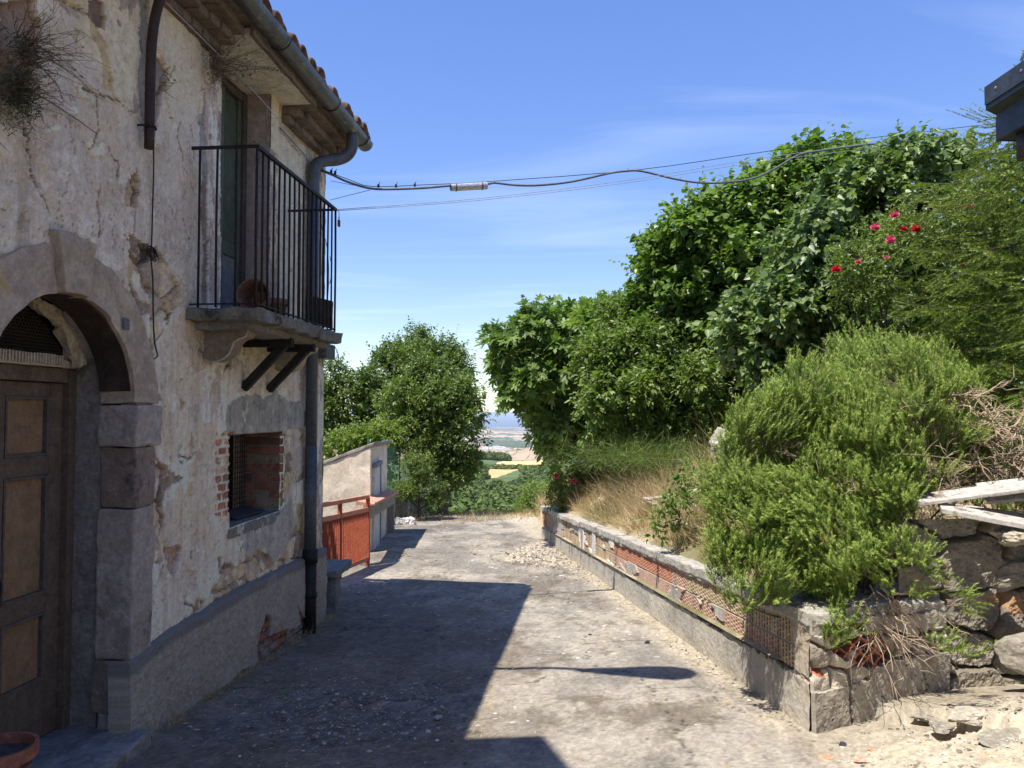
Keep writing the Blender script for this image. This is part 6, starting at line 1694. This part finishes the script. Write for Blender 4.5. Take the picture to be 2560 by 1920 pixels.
tree('privet_bush', 'pale green bush spilling over the low concrete wall beyond the shed', 'bush', U(1045, 1270, 17.0) - Vector((0, 0, .3)),
     [lobe(1045, 1170, 17, 48, 42), lobe(1060, 1225, 16.9, 50, 38), lobe(1010, 1228, 16.8, 36, 24), lobe(1085, 1255, 17.0, 30, 24)], .05, 190, 7, .13, .052, T_OVAL, mL_rose, seed=5)
# right side
tree('fig_tree', 'fig tree with large lobed leaves leaning over the far end of the block wall', 'tree', (1.75, 12.8, .0),
     [lobe(1290, 880, 12.2, 66, 70), lobe(1370, 835, 12.3, 84, 72), lobe(1470, 900, 12.3, 140, 120), lobe(1355, 960, 12.1, 80, 80), lobe(1425, 1050, 12.2, 80, 70), lobe(1500, 800, 12.6, 100, 52), lobe(1225, 862, 12.1, 24, 18), lobe(1385, 1085, 12.0, 30, 34), lobe(1510, 1050, 12.2, 90, 90), lobe(1600, 850, 12.8, 120, 120), lobe(1300, 960, 12.0, 30, 24)], .09, 38, 7, .24, .162, T_FIG, mL_fig, seed=6, inner=.35, petiole=.03, droop=.25)
tree('cherry_bush', 'bush with small yellow green leaves right of the fig tree', 'bush', U(1640, 1200, 10.6) - Vector((0, 0, .1)),
     [lobe(1620, 880, 10.9, 130, 90), lobe(1700, 970, 10.5, 120, 115), lobe(1570, 1000, 10.6, 110, 95), lobe(1500, 880, 11.2, 70, 60), lobe(1570, 800, 11.4, 70, 50), lobe(1720, 1060, 10.5, 100, 62), lobe(1620, 1090, 10.6, 110, 50), lobe(1530, 940, 10.7, 70, 80)], .05, 120, 7, .18, .09, T_OVAL, mL_cher, seed=7, inner=.5)
tree('mulberry_tree', 'tall bright green tree with heart shaped leaves against the sky behind the hedge', 'tree', U(1800, 1150, 11.2) - Vector((0, 0, .0)),
     [lobe(1700, 640, 11, 92, 110), lobe(1760, 580, 11, 84, 80), lobe(1860, 525, 11, 92, 82), lobe(1690, 760, 11, 110, 90), lobe(1830, 650, 11, 150, 140), lobe(1990, 520, 11.2, 130, 140), lobe(1940, 465, 11.1, 62, 44), lobe(2100, 440, 11.3, 120, 80), lobe(1780, 850, 11, 130, 100), lobe(1640, 680, 11, 30, 40), lobe(2010, 415, 11.1, 50, 40), lobe(1625, 760, 11.2, 60, 70), lobe(1650, 660, 11.1, 45, 70)], .12, 66, 7, .28, .105, T_HEART, mL_mulb, seed=8, inner=.4, droop=.35, up=.8)
tree('lilac_bush', 'large grey green shrub with heart shaped leaves behind the rosemary', 'bush', U(2080, 1120, 8.6) - Vector((0, 0, .2)),
     [lobe(1960, 800, 8.4, 110, 110), lobe(2030, 650, 8.5, 120, 130), lobe(2160, 500, 8.6, 130, 100), lobe(2290, 440, 8.6, 105, 85), lobe(2330, 570, 8.5, 120, 120), lobe(1880, 880, 8.4, 62, 72), lobe(2110, 800, 8.4, 130, 110), lobe(2000, 940, 8.4, 120, 70), lobe(2395, 400, 8.6, 55, 50), lobe(1830, 800, 8.5, 60, 60), lobe(2200, 680, 8.8, 150, 150), lobe(2060, 1010, 8.2, 110, 90)], .07, 88, 7, .22, .088, T_HEART, mL_lil, seed=9, inner=.4, droop=.5)
rbt, RP, RD = tree('rose_bush', 'tall climbing rose with pink and red blooms in front of the grey green shrub', 'rose bush', U(2200, 1000, 7.3) - Vector((0, 0, .3)),
     [lobe(2180, 640, 7.3, 95, 70), lobe(2110, 680, 7.3, 60, 45), lobe(2260, 600, 7.3, 70, 45), lobe(2170, 740, 7.4, 95, 60), lobe(2230, 560, 7.4, 40, 30)], .03, 150, 6, .14, .045, T_OVAL, mL_rose, seed=10, inner=.35)
rb2, _, _ = tree('rose_bush', 'low rose bush with two faded red blooms over the far end of the block wall', 'rose bush', U(1450, 1290, 12.4),
     [lobe(1430, 1215, 12.4, 52, 42), lobe(1495, 1235, 12.3, 62, 48), lobe(1395, 1245, 12.5, 30, 42), lobe(1545, 1240, 12.2, 45, 40), lobe(1460, 1270, 12.4, 60, 26)], .03, 230, 6, .13, .055, T_OVAL, mL_rose, seed=11, inner=.4)
def rose_flower(c, r, mat, parent, seed):
    random.seed(seed); mb = MB(); c = Vector(c)
    ax = Vector((random.uniform(-.4, 0), -.6, random.uniform(.2, .8))).normalized(); s = ax.cross(Vector((0, 0, 1))).normalized(); u = ax.cross(s)
    for ring, (n, rr, tl) in enumerate(((5, 1.0, .25), (5, .8, .55), (4, .55, .85), (3, .3, 1.0))):
        for k in range(n):
            a = 6.283 * k / n + ring * .6 + random.uniform(-.2, .2); d = s * math.cos(a) + u * math.sin(a); t_ = s * -math.sin(a) + u * math.cos(a)
            w_ = rr * r * .62; z0 = ax * (r * .1 * ring)
            mb.add([c + z0 * .2, c + z0 + d * rr * r * .55 - t_ * w_, c + z0 + d * rr * r + ax * r * tl * .7 - t_ * w_ * .7, c + z0 + d * rr * r * 1.12 + ax * r * tl, c + z0 + d * rr * r + ax * r * tl * .7 + t_ * w_ * .7, c + z0 + d * rr * r * .55 + t_ * w_], [(0, 1, 2, 3), (0, 3, 4, 5)])
    return mb.build('rose_bloom', mat, parent, fix=False)
m_rr = leafmat('crimson_petal', (0.50, 0.012, 0.035), (0.62, 0.02, 0.06), (0.72, 0.05, 0.10), .3, .5, (1.2, .8, .8), .2)
m_rp = leafmat('pink_petal', (0.60, 0.10, 0.18), (0.70, 0.14, 0.22), (0.78, 0.28, 0.34), .3, .5, (1.2, .9, .9), .2)
for k, (x, y, r, m) in enumerate(((2187, 571, .058, m_rp), (2237, 539, .055, m_rp), (2258, 574, .045, m_rr), (2291, 573, .062, m_rr), (2226, 600, .055, m_rp), (2090, 675, .058, m_rr), (2145, 656, .04, m_rp), (2217, 645, .032, m_rp), (2410, 663, .036, m_rr), (2410, 518, .034, m_rp), (2430, 519, .034, m_rp))):
    rose_flower(U(x, y, 6.85 if x > 2150 else 7.0), r * .72, m, rbt, k)
for k, (x, y, r) in enumerate(((1391, 1190, .055), (1436, 1203, .06))): rose_flower(U(x, y, 12.0), r * .8, m_rp, rb2, 30 + k)
tree('bramble', 'bright leafed bramble with a red bud on the grassy bank beside the rosemary', 'bush', U(1700, 1320, 6.9),
     [lobe(1730, 1200, 7.0, 42, 30), lobe(1700, 1260, 6.9, 40, 40), lobe(1660, 1310, 7.0, 35, 26)], .012, 150, 5, .12, .055, T_OVAL, mL_mulb, seed=13)
tree('wild_bush', 'bright bush on the dry slope beyond the end of the block wall', 'bush', U(1335, 1300, 21) - Vector((0, 0, .3)),
     [lobe(1335, 1245, 21, 34, 34), lobe(1365, 1225, 21.5, 30, 26), lobe(1305, 1268, 20.8, 20, 20), lobe(1400, 1200, 22, 24, 24)], .04, 120, 7, .14, .065, T_OVAL, mL_pale, seed=14)
# dark fennel like weeds under the fig
n = 5200; cx = U(1640, 1120, 10.0); P = np.array(cx) + rng.normal(size=(n, 3)) * [.55, .5, .10] - [0, 0, .1]
o = blades('fennel_weeds', P, unit(rng.normal(size=(n, 3)) * .8 + [0, 0, .6]), rng.uniform(.08, .28, n), np.full(n, .003), m_grass, .3, None, 2); o['kind'] = 'stuff'
# understorey that fills the hedge behind
tree('hedge_shrub', 'dark dense shrub in the hedge low between the fig and the grey green shrub', 'bush', U(1750, 1180, 12.8),
     [lobe(1600, 1030, 12.8, 150, 110), lobe(1760, 960, 12.6, 150, 140), lobe(1880, 1020, 11.2, 150, 110), lobe(2050, 900, 11, 170, 150), lobe(1460, 1080, 13.2, 110, 100)], .06, 60, 7, .22, .11, T_OVAL, mL_plum, seed=15, inner=.3)
tree('hedge_shrub', 'dark dense shrub behind the spruce at the right edge', 'bush', U(2450, 1150, 9.5),
     [lobe(2350, 900, 9.5, 200, 200), lobe(2520, 700, 9.5, 160, 220), lobe(2560, 1000, 9.0, 180, 200), lobe(2250, 1000, 9.2, 150, 120)], .06, 95, 7, .22, .10, T_OVAL, mL_plum, seed=16, inner=.3)

# ---- spruce: whorled branches with needle-clad side shoots
def needles(name, segs, per_m, nl, nw, mat, parent, fwdlean=.7):
    """segs: (a, b) arrays of twig segments; needles all round them"""
    A = np.array([s[0] for s in segs]); B = np.array([s[1] for s in segs])
    L_ = np.linalg.norm(B - A, axis=1); cnt = np.maximum(3, (L_ * per_m).astype(int))
    idx = np.repeat(np.arange(len(A)), cnt); n = len(idx)
    t = rng.random(n); D = unit(B - A)[idx]
    P = A[idx] + (B - A)[idx] * t[:, None]
    rd_ = unit(np.cross(D, rng.normal(size=(n, 3))))
    d = unit(rd_ + D * fwdlean); s = unit(np.cross(d, D)) * nw
    ln = nl * rng.uniform(.7, 1.15, n)
    V = np.stack([P - s, P + s, P + d * ln[:, None]], 1)
    tn = np.clip(rng.random(len(A))[idx] * .6 + rng.random(n) * .3 + .1, 0, 1)
    return npmesh(name, V.reshape(-1, 3), [np.arange(3 * n).reshape(-1, 3)], mat, parent, attrs={'tone': np.repeat(tn, 3)})
sx, sy = 4.75, 6.55
sp_t = thing('spruce_tree', (sx, sy, .6), 'spruce tree with drooping needle branches at the right edge above the rosemary', 'tree')
random.seed(21)
mb = MB(); mb.tube([(sx, sy, .4), (sx + .03, sy, 2.5), (sx, sy, 4.0), (sx, sy, 4.85)], [.13, .09, .04, .008], 10); mb.build('trunk', m_bark, sp_t, smooth=True)
segs = []; wood = MB()
z = .95
while z < 4.80:
    R_ = np.interp(z, [.9, 2.2, 3.0, 3.6, 4.0, 4.4, 5.5], [1.80, 1.70, 1.48, 1.18, .80, .42, .15]) * random.uniform(.9, 1.08)
    nb_ = 9
    for k in range(nb_):
        a = 2 * math.pi * (k + random.random() * .8) / nb_
        dv = Vector((math.cos(a), math.sin(a), 0))
        if dv.x > .45 and z < 4.5: continue                                  # side turned away from every view
        L_ = R_ * random.uniform(.75, 1.1); pts = []
        sd_ = Vector((-dv.y, dv.x, 0))
        for i in range(9):
            t = i / 8; pts.append(Vector((sx, sy, z)) + dv * L_ * t + Vector((0, 0, L_ * (.10 * t - .26 * t * t + .14 * t ** 3))) + sd_ * (.10 * L_ * math.sin(2.2 * t + k)) + Vector((0, 0, .03 * math.sin(5 * t + k * 2))))
        wood.tube(pts, [.011 * (1 - .85 * i / 8) + .0015 for i in range(9)], 5, False)
        for i in range(2, 9):
            if i == 8:
                segs.append((pts[7], pts[8] + (pts[8] - pts[7]) * .6)); continue
            segs.append((pts[i], pts[i + 1] if i < 8 else pts[i]))
            for sg in (-1, 1):
                for hf in (0, .5):
                    q = pts[i].lerp(pts[min(8, i + 1)], hf)
                    l = L_ * .30 * (1.05 - .55 * i / 8) * random.uniform(.5, 1.25)
                    d = (sd_ * sg * random.uniform(.8, 1.5) + dv * random.uniform(.3, .8) + Vector((random.uniform(-.2, .2), random.uniform(-.2, .2), random.uniform(-.75, .15)))).normalized()
                    e = q + d * l + Vector((random.uniform(-.03, .03), random.uniform(-.03, .03), -.05)); segs.append((q, e))
                    wood.tube([q, e], [.0025, .0012], 3, False)
                    for s2 in (-1, 1):
                        for tt_ in (.35, .6, .82):
                            q2 = q.lerp(e, tt_); d2 = (d * .8 + dv * s2 * .75 * random.uniform(.6, 1.3) + Vector((0, 0, random.uniform(-.3, .05)))).normalized()
                            segs.append((q2, q2 + d2 * l * .34 * random.uniform(.6, 1.2)))
    z += random.uniform(.15, .19)
wood.build('branches', m_bark, sp_t)
needles('needles', segs, 380, .021, .0030, mL_spr, sp_t, .8)
# a few long leading tips poking out into the sky
tips = []
for a, b in (((2560, 330, 5.6), (2367, 275, 5.5)), ((2520, 300, 5.6), (2402, 272, 5.5)), ((2540, 320, 5.6), (2415, 285, 5.5)), ((2470, 375, 5.5), (2350, 330, 5.4)), ((2560, 350, 5.6), (2460, 310, 5.5)), ((2500, 400, 5.5), (2430, 345, 5.4)), ((2600, 290, 5.7), (2445, 222, 5.6)), ((2200, 930, 6.0), (2030, 860, 5.8)), ((2170, 890, 6.0), (2055, 845, 5.8)), ((2180, 900, 6.0), (2110, 790, 5.9))):
    pa, pb = U(*a), U(*b); tips.append((pa, pa.lerp(pb, .5) - Vector((0, 0, .02)))); tips.append((pa.lerp(pb, .5) - Vector((0, 0, .02)), pb))
    q = pa.lerp(pb, .25); tips.append((q, q + (pb - pa) * .5 + Vector((0, 0, .06)))); tips.append((q, q + (pb - pa) * .4 - Vector((0, 0, .07))))
needles('leading_shoots', tips, 700, .015, .0020, mL_spr, sp_t)

# ---- rosemary
ros = thing('rosemary_bush', U(2120, 1500, 4.95), 'large rosemary bush spilling over the near corner of the block wall', 'rosemary bush')
RL = [lobe(1955, 1210, 4.95, 150, 170), lobe(1850, 1330, 4.85, 80, 110), lobe(2040, 1350, 4.70, 150, 130), lobe(1930, 1430, 4.7, 110, 80), lobe(2060, 1080, 5.0, 160, 140), lobe(2200, 1000, 5.25, 150, 130), lobe(2320, 1060, 5.3, 130, 120), lobe(2160, 1210, 5.0, 120, 110), lobe(2120, 900, 5.4, 45, 55), lobe(2190, 880, 5.5, 50, 45), lobe(2300, 930, 5.5, 90, 45), lobe(1880, 1100, 5.1, 55, 80), lobe(2410, 980, 5.4, 70, 50), lobe(1800, 1410, 4.85, 40, 60), lobe(2290, 1160, 5.15, 100, 80), lobe(1850, 1500, 4.6, 50, 36), lobe(2400, 1130, 5.2, 60, 90), lobe(1790, 1230, 4.95, 30, 60), lobe(1990, 960, 5.2, 50, 50), lobe(2500, 1150, 5.3, 40, 40), lobe(2080, 1480, 4.65, 60, 40), lobe(2150, 1360, 4.75, 70, 110), lobe(2190, 1290, 4.85, 60, 60), lobe(2540, 1120, 5.4, 60, 60), lobe(1900, 1300, 4.75, 120, 120), lobe(2120, 1130, 4.95, 130, 120), lobe(2200, 1190, 4.95, 100, 90), lobe(1910, 1130, 4.95, 90, 100), lobe(1970, 1060, 5.0, 90, 80), lobe(2260, 1240, 4.95, 50, 40), lobe(1850, 1180, 4.9, 60, 70), lobe(2190, 1230, 4.72, 85, 75), lobe(2245, 1150, 4.9, 70, 70), lobe(2110, 1230, 4.7, 90, 80)]
def rosemary(name, lobes, dens, nper, parent, dirbias, ln=.17, mat=None, inner=.72, nl=.022):
    PB = []; DB = []
    L2 = []
    for c, r in lobes:
        L2.append((c, r * .88))
        for _ in range(7 if r[0] > .2 else 2):
            u = unit(rng.normal(size=3) + np.array([-.1, -.5, .3])); q = rng.uniform(.2, .42)
            L2.append((c + u * r * rng.uniform(.75, 1.0), r * q))
    for c, r in L2:
        area = 4 * math.pi * (r[0] * r[1] + r[0] * r[2] + r[1] * r[2]) / 3
        n = int(area * dens); u = unit(rng.normal(size=(n, 3))); k = (u[:, 1] < .45); u = u[k]; n = len(u)
        lump = .62 + .72 * fbm(u[:, 0] * 3.2 + c[0] * 5, u[:, 1] * 3.2 + u[:, 2] * 3.2 + c[2] * 5, 621, 3)
        PB.append(c + u * r * ((inner + (1 - inner) * rng.random(n) ** .5) * lump)[:, None]); DB.append(u)
    P = np.concatenate(PB); D = np.concatenate(DB)
    g = vn(P[:, 0] * 6, P[:, 1] * 6, 631, P[:, 2] * 4.5); k = g > .34; P, D = P[k], D[k]; n = len(P)
    flow = unit(np.stack([fbm(P[:, 0] * 2, P[:, 2] * 2, 641, 2) - .5, 0 * P[:, 0] - .1, fbm(P[:, 0] * 2, P[:, 2] * 2, 642, 2) - .2], -1))
    D = unit(D * .8 + np.array(dirbias) + flow * 1.3 + rng.normal(size=(n, 3)) * .36)
    L_ = ln * rng.uniform(.5, 1.3, n)
    segs_a = P; mid = P + D * (L_ * .55)[:, None]; bend = unit(D + np.array([0, 0, .25]) + rng.normal(size=(n, 3)) * .15); end = mid + bend * (L_ * .5)[:, None]
    A = np.concatenate([segs_a, mid]); B = np.concatenate([mid, end])
    idx = np.tile(np.repeat(np.arange(n), nper // 2), 2); idx2 = np.repeat(np.arange(2 * n), nper // 2)
    m = len(idx2); t = rng.random(m); D2 = unit(B - A)[idx2]
    Pn = A[idx2] + (B - A)[idx2] * t[:, None]
    rd_ = unit(np.cross(D2, rng.normal(size=(m, 3)))); d = unit(rd_ + D2 * .95); s = unit(np.cross(d, rd_ + .01)) * .0022
    l = nl * rng.uniform(.6, 1.2, m)
    V = np.stack([Pn - s, Pn + s, Pn + d * l[:, None]], 1)
    tb_ = rng.random(n)[np.repeat(np.tile(np.arange(n), 2), nper // 2)]
    isb = (fbm(Pn[:, 0] * 3 + 4, Pn[:, 2] * 3, 651, 3) > .60)
    half_ = np.repeat(np.arange(2 * n) >= n, nper // 2); tn = np.clip(tb_ * .40 + rng.random(m) * .22 + (t + half_) * .5 * .42, 0, 1)
    o = npmesh(name, V.reshape(-1, 3), [np.arange(3 * m).reshape(-1, 3)], mat or mL_ros, parent, attrs={'tone': np.repeat(tn, 3)})
    # stems
    ks = rng.random(n) < .5; q = P[ks] - D[ks] * .06; e = end[ks]; sd_ = unit(np.cross(D[ks], rng.normal(size=(ks.sum(), 3)))) * .0012
    V = np.stack([q - sd_, q + sd_, e], 1)
    npmesh('stems', V.reshape(-1, 3), [np.arange(3 * len(q)).reshape(-1, 3)], m_stem, parent, attrs={'tone': np.repeat(rng.random(len(q)), 3)})
    return P
m_stem = leafmat('rosemary_stem', (0.16, 0.11, 0.07), (0.28, 0.21, 0.13), (0.42, 0.33, 0.22), .0, .8, (1, 1, 1), .1)
rosemary('foliage', RL, 780, 44, ros, (-.30, -.15, .50), .13)
rosemary('hanging_foliage', [lobe(2265, 1440, 4.45, 66, 80), lobe(2320, 1500, 4.38, 50, 40), lobe(2395, 1500, 4.3, 18, 34), lobe(2110, 1560, 4.42, 46, 34), lobe(2360, 1610, 4.22, 44, 12), lobe(2420, 1640, 4.15, 24, 8), lobe(2075, 1600, 4.38, 30, 26), lobe(2240, 1370, 4.5, 40, 50)], 800, 44, ros, (.35, -.1, .10), .10)
# brown spent growth, upper right part
rosemary('dry_growth', [lobe(2300, 1100, 5.35, 130, 120), lobe(2200, 1010, 5.55, 130, 80), lobe(2400, 1150, 5.3, 80, 90), lobe(2110, 930, 5.7, 60, 50)], 480, 22, ros, (-.1, -.2, .3), .12, mL_brn, .85, .014)
random.seed(33)
mb = MB()
rb_ = U(2120, 1530, 4.95)
for i in range(46):
    c, r = random.choice(RL); e = Vector(c) + Vector((random.uniform(-.7, .7) * r[0], random.uniform(-1, .2) * r[1], random.uniform(-.6, .8) * r[2]))
    m1 = rb_.lerp(e, .5) + Vector((random.uniform(-.1, .1), random.uniform(-.1, .1), random.uniform(-.12, .05)))
    mb.tube(smooth_pts([rb_ + Vector((random.uniform(-.1, .1), random.uniform(-.05, .05), 0)), m1, e], 4), [.012 - .0011 * k for k in range(9)], 5, False)
mb.build('branches', m_bark, ros, smooth=True)
m_dead = simple('bleached_root', (0.34, 0.25, 0.17), (0.54, 0.43, 0.32), 12, .9, .004, 40)
def tangle(name, starts, n, L_, r, label, bias, seed, cat, curl=.5):
    random.seed(seed); mb = MB()
    for i in range(n):
        p = Vector(random.choice(starts)) + Vector((random.gauss(0, .03), random.gauss(0, .03), random.gauss(0, .02)))
        d = (Vector(bias) + Vector((random.gauss(0, .6), random.gauss(0, .4), random.gauss(0, .5)))).normalized(); pts = [p.copy()]; l = L_ * random.uniform(.4, 1.1)
        for k in range(8):
            d = (d + Vector((random.gauss(0, curl * .5), random.gauss(0, curl * .3), random.gauss(0, curl * .5)))).normalized(); p = p + d * l / 8; pts.append(p.copy())
            if random.random() < .4:
                e = p + (d + Vector((random.gauss(0, .7), random.gauss(0, .5), random.gauss(0, .7)))).normalized() * l * .25
                mb.tube([p, (p + e) / 2 + Vector((0, 0, .01)), e], [r * .4, r * .3, r * .12], 4, False)
        rr = r * random.uniform(.35, 1); mb.tube(pts, [rr * (1 - .85 * k / 8) + .0005 for k in range(9)], 5, False)
    return tag(mb.build(name, m_dead, None, smooth=True), label, cat)
tangle('dead_branches', [U(2400, 990, 5.1), U(2470, 1050, 5.0), U(2520, 1080, 5.0), U(2440, 1090, 5.0), U(2540, 1150, 4.95)], 125, .32, .009, 'tangle of bleached dead branches above the white boards at the right edge', (.2, -.1, -.25), 41, 'dead branches', .75)
tangle('dead_branches', [U(2490, 1180, 5.0), U(2440, 1150, 5.0), U(2400, 1230, 4.9), U(2350, 1180, 5.0), U(2300, 1110, 5.1)], 90, .34, .005, 'thin dry twigs sloping down from the rosemary onto the white boards', (-.5, -.1, -.15), 42, 'dead branches', .35)
tangle('dead_branches', [U(2230, 1060, 5.0), U(2330, 1020, 5.1), U(2150, 1130, 4.85)], 60, .50, .005, 'fine bare twigs showing through the middle of the rosemary bush', (-.9, -.15, -.05), 44, 'dead branches', .25)
tangle('hanging_roots', [U(2160, 1520, 4.55), U(2190, 1560, 4.5), U(2200, 1480, 4.6), U(2230, 1500, 4.6)], 30, .50, .0058, 'bare brown roots hanging over the broken wall end below the rosemary', (.45, -.55, -1.1), 43, 'roots', .35)

# ---- far woods, one mass of crowns each
mL_far = leafmat('far_foliage', (0.040, 0.068, 0.020), (0.085, 0.125, 0.038), (0.14, 0.18, 0.065), .1, .8, None, .1)
def land_z(x, y):
    D = np.maximum(y, 17.5); t = np.arctan2(x, y); A_ = t
    z = np.interp(np.log(D), np.log(LPROF[:, 0]), LPROF[:, 1])
    z = z + (fbm(x / 40, y / 40, 81, 5) - .5) * np.interp(D, [20, 60, 250, 400, 520, 1200, 2500, 7000, 12000, 20000], [.2, 3, 5, 2, 1.5, 6, 30, 34, 26, 3])
    return z + EYE + (fbm(x / 700, y / 500, 82, 5) - .5) * np.interp(D, [900, 2000, 7000, 12000, 20000], [0, 50, 55, 34, 2])
def woods(name, x, y, hgt, wid, q, lift=.6):
    n = len(x); z = land_z(x, y)
    u = unit(rng.normal(size=(n, q, 3))); rad = rng.uniform(.72, 1.08, (n, q, 1))
    c = np.stack([x, y, z + hgt * lift], -1)[:, None]
    lump = .8 + .4 * rng.random((n, q, 1))
    p = c + u * rad * lump * np.stack([wid, wid, hgt * .5], -1)[:, None]
    s = (wid[:, None] * .30)[..., None]
    t1 = unit(np.cross(u, rng.normal(size=(n, q, 3)))) * s; nn = unit(u + rng.normal(size=(n, q, 3)) * .5 + [0, 0, .5]); t2 = unit(np.cross(nn, t1)) * s * .8
    V = np.stack([p - t1, p - t2 * .9, p + t1, p + t2], 2)
    m = n * q; F = np.arange(4 * m).reshape(-1, 4)
    tn = np.repeat(np.clip(rng.random(n)[:, None] * .6 + rng.random((n, q)) * .4, 0, 1).reshape(-1), 4)
    o = npmesh(name, V.reshape(-1, 3), [F], mL_far, attrs={'tone': tn}); o['kind'] = 'stuff'; return o
n = 2300; D = 45 * (520 / 45) ** rng.random(n); ta = rng.uniform(-.22, .16, n); x = D * ta
k = ~((D > 440) & (ta > -.033) & (ta < .002) & (D > 560)); x, D = x[k], D[k]
woods('woodland', x, D, rng.uniform(4, 8, len(x)) * np.interp(D, [45, 120, 330, 500], [.5, .8, 1.0, .55]), rng.uniform(1.8, 3.4, len(x)) * np.interp(D, [45, 120, 500], [.6, .9, 1.1]), 90)
n = 700; D = rng.uniform(692, 730, n); x = D * rng.uniform(-.09, .07, n); woods('woodland', x, D, rng.uniform(1.5, 3.5, n), rng.uniform(1.8, 3.2, n), 40)
n = 500; D = rng.uniform(925, 990, n); x = D * rng.uniform(-.12, -.005, n); woods('woodland', x, D, rng.uniform(5, 10, n), rng.uniform(4, 6, n), 50)
n = 420; D = rng.uniform(505, 690, n); ta = np.where(rng.random(n) < .6, rng.uniform(.012, .09, n), rng.uniform(-.09, -.034, n)); woods('woodland', D * ta, D, rng.uniform(2, 5, n), rng.uniform(2, 4, n), 50)
n = 160; D = rng.uniform(700, 900, n); x = D * rng.uniform(.045, .12, n); woods('woodland', x, D, rng.uniform(5, 9, n), rng.uniform(4, 6, n), 50)
# far industrial estate
m_iw = simple('white_roofing', (0.62, 0.62, 0.60), (0.75, 0.75, 0.73), .01, .8, 0, 1)
random.seed(5)
for k, (x_, y_, w_, d_) in enumerate(((-150, 4300, 26, 40), (-85, 4350, 20, 50), (-45, 4400, 14, 40), (-125, 4500, 34, 40), (-60, 4560, 24, 40), (-20, 4300, 12, 40), (-160, 4650, 25, 40), (-95, 4700, 22, 40))):
    z = float(land_z(np.array([x_]), np.array([y_]))[0]); mb = MB(); hh = 13
    mb.prism([(x_ - w_, y_, z - 4), (x_ + w_, y_, z - 4), (x_ + w_, y_, z + hh * .7), (x_, y_, z + hh), (x_ - w_, y_, z + hh * .7)], (0, d_, 0))
    tag(mb.build('warehouse', m_iw, None), 'tiny white warehouse of the industrial estate down in the hazy valley', 'warehouse', 'warehouses in the far valley')

# ------------------------------------------------------------------ haze over the plain
mb = MB(); mb.box(-100000, 100000, -400, 90000, -420, 14)
hz = mb.build('haze', None, None) if False else None
me = bpy.data.meshes.new('haze'); V = [(x, y, z) for x in (-100000, 100000) for y in (-400, 90000) for z in (-420, 9.5)]
me.from_pydata(V, [], [(0, 1, 3, 2), (4, 6, 7, 5), (0, 4, 5, 1), (2, 3, 7, 6), (0, 2, 6, 4), (1, 5, 7, 3)])
hz = bpy.data.objects.new('haze', me); link(hz); hz['kind'] = 'stuff'
mh = bpy.data.materials.new('haze_air'); mh.use_nodes = True; nt = mh.node_tree
nt.nodes.remove(nt.nodes['Principled BSDF'])
pv = nt.nodes.new('ShaderNodeVolumePrincipled'); pv.inputs['Color'].default_value = (0.74, 0.85, 1.0, 1); pv.inputs['Density'].default_value = 4.5e-5; pv.inputs['Anisotropy'].default_value = 0.0
nt.links.new(pv.outputs[0], nt.nodes['Material Output'].inputs['Volume'])
me.materials.append(mh)
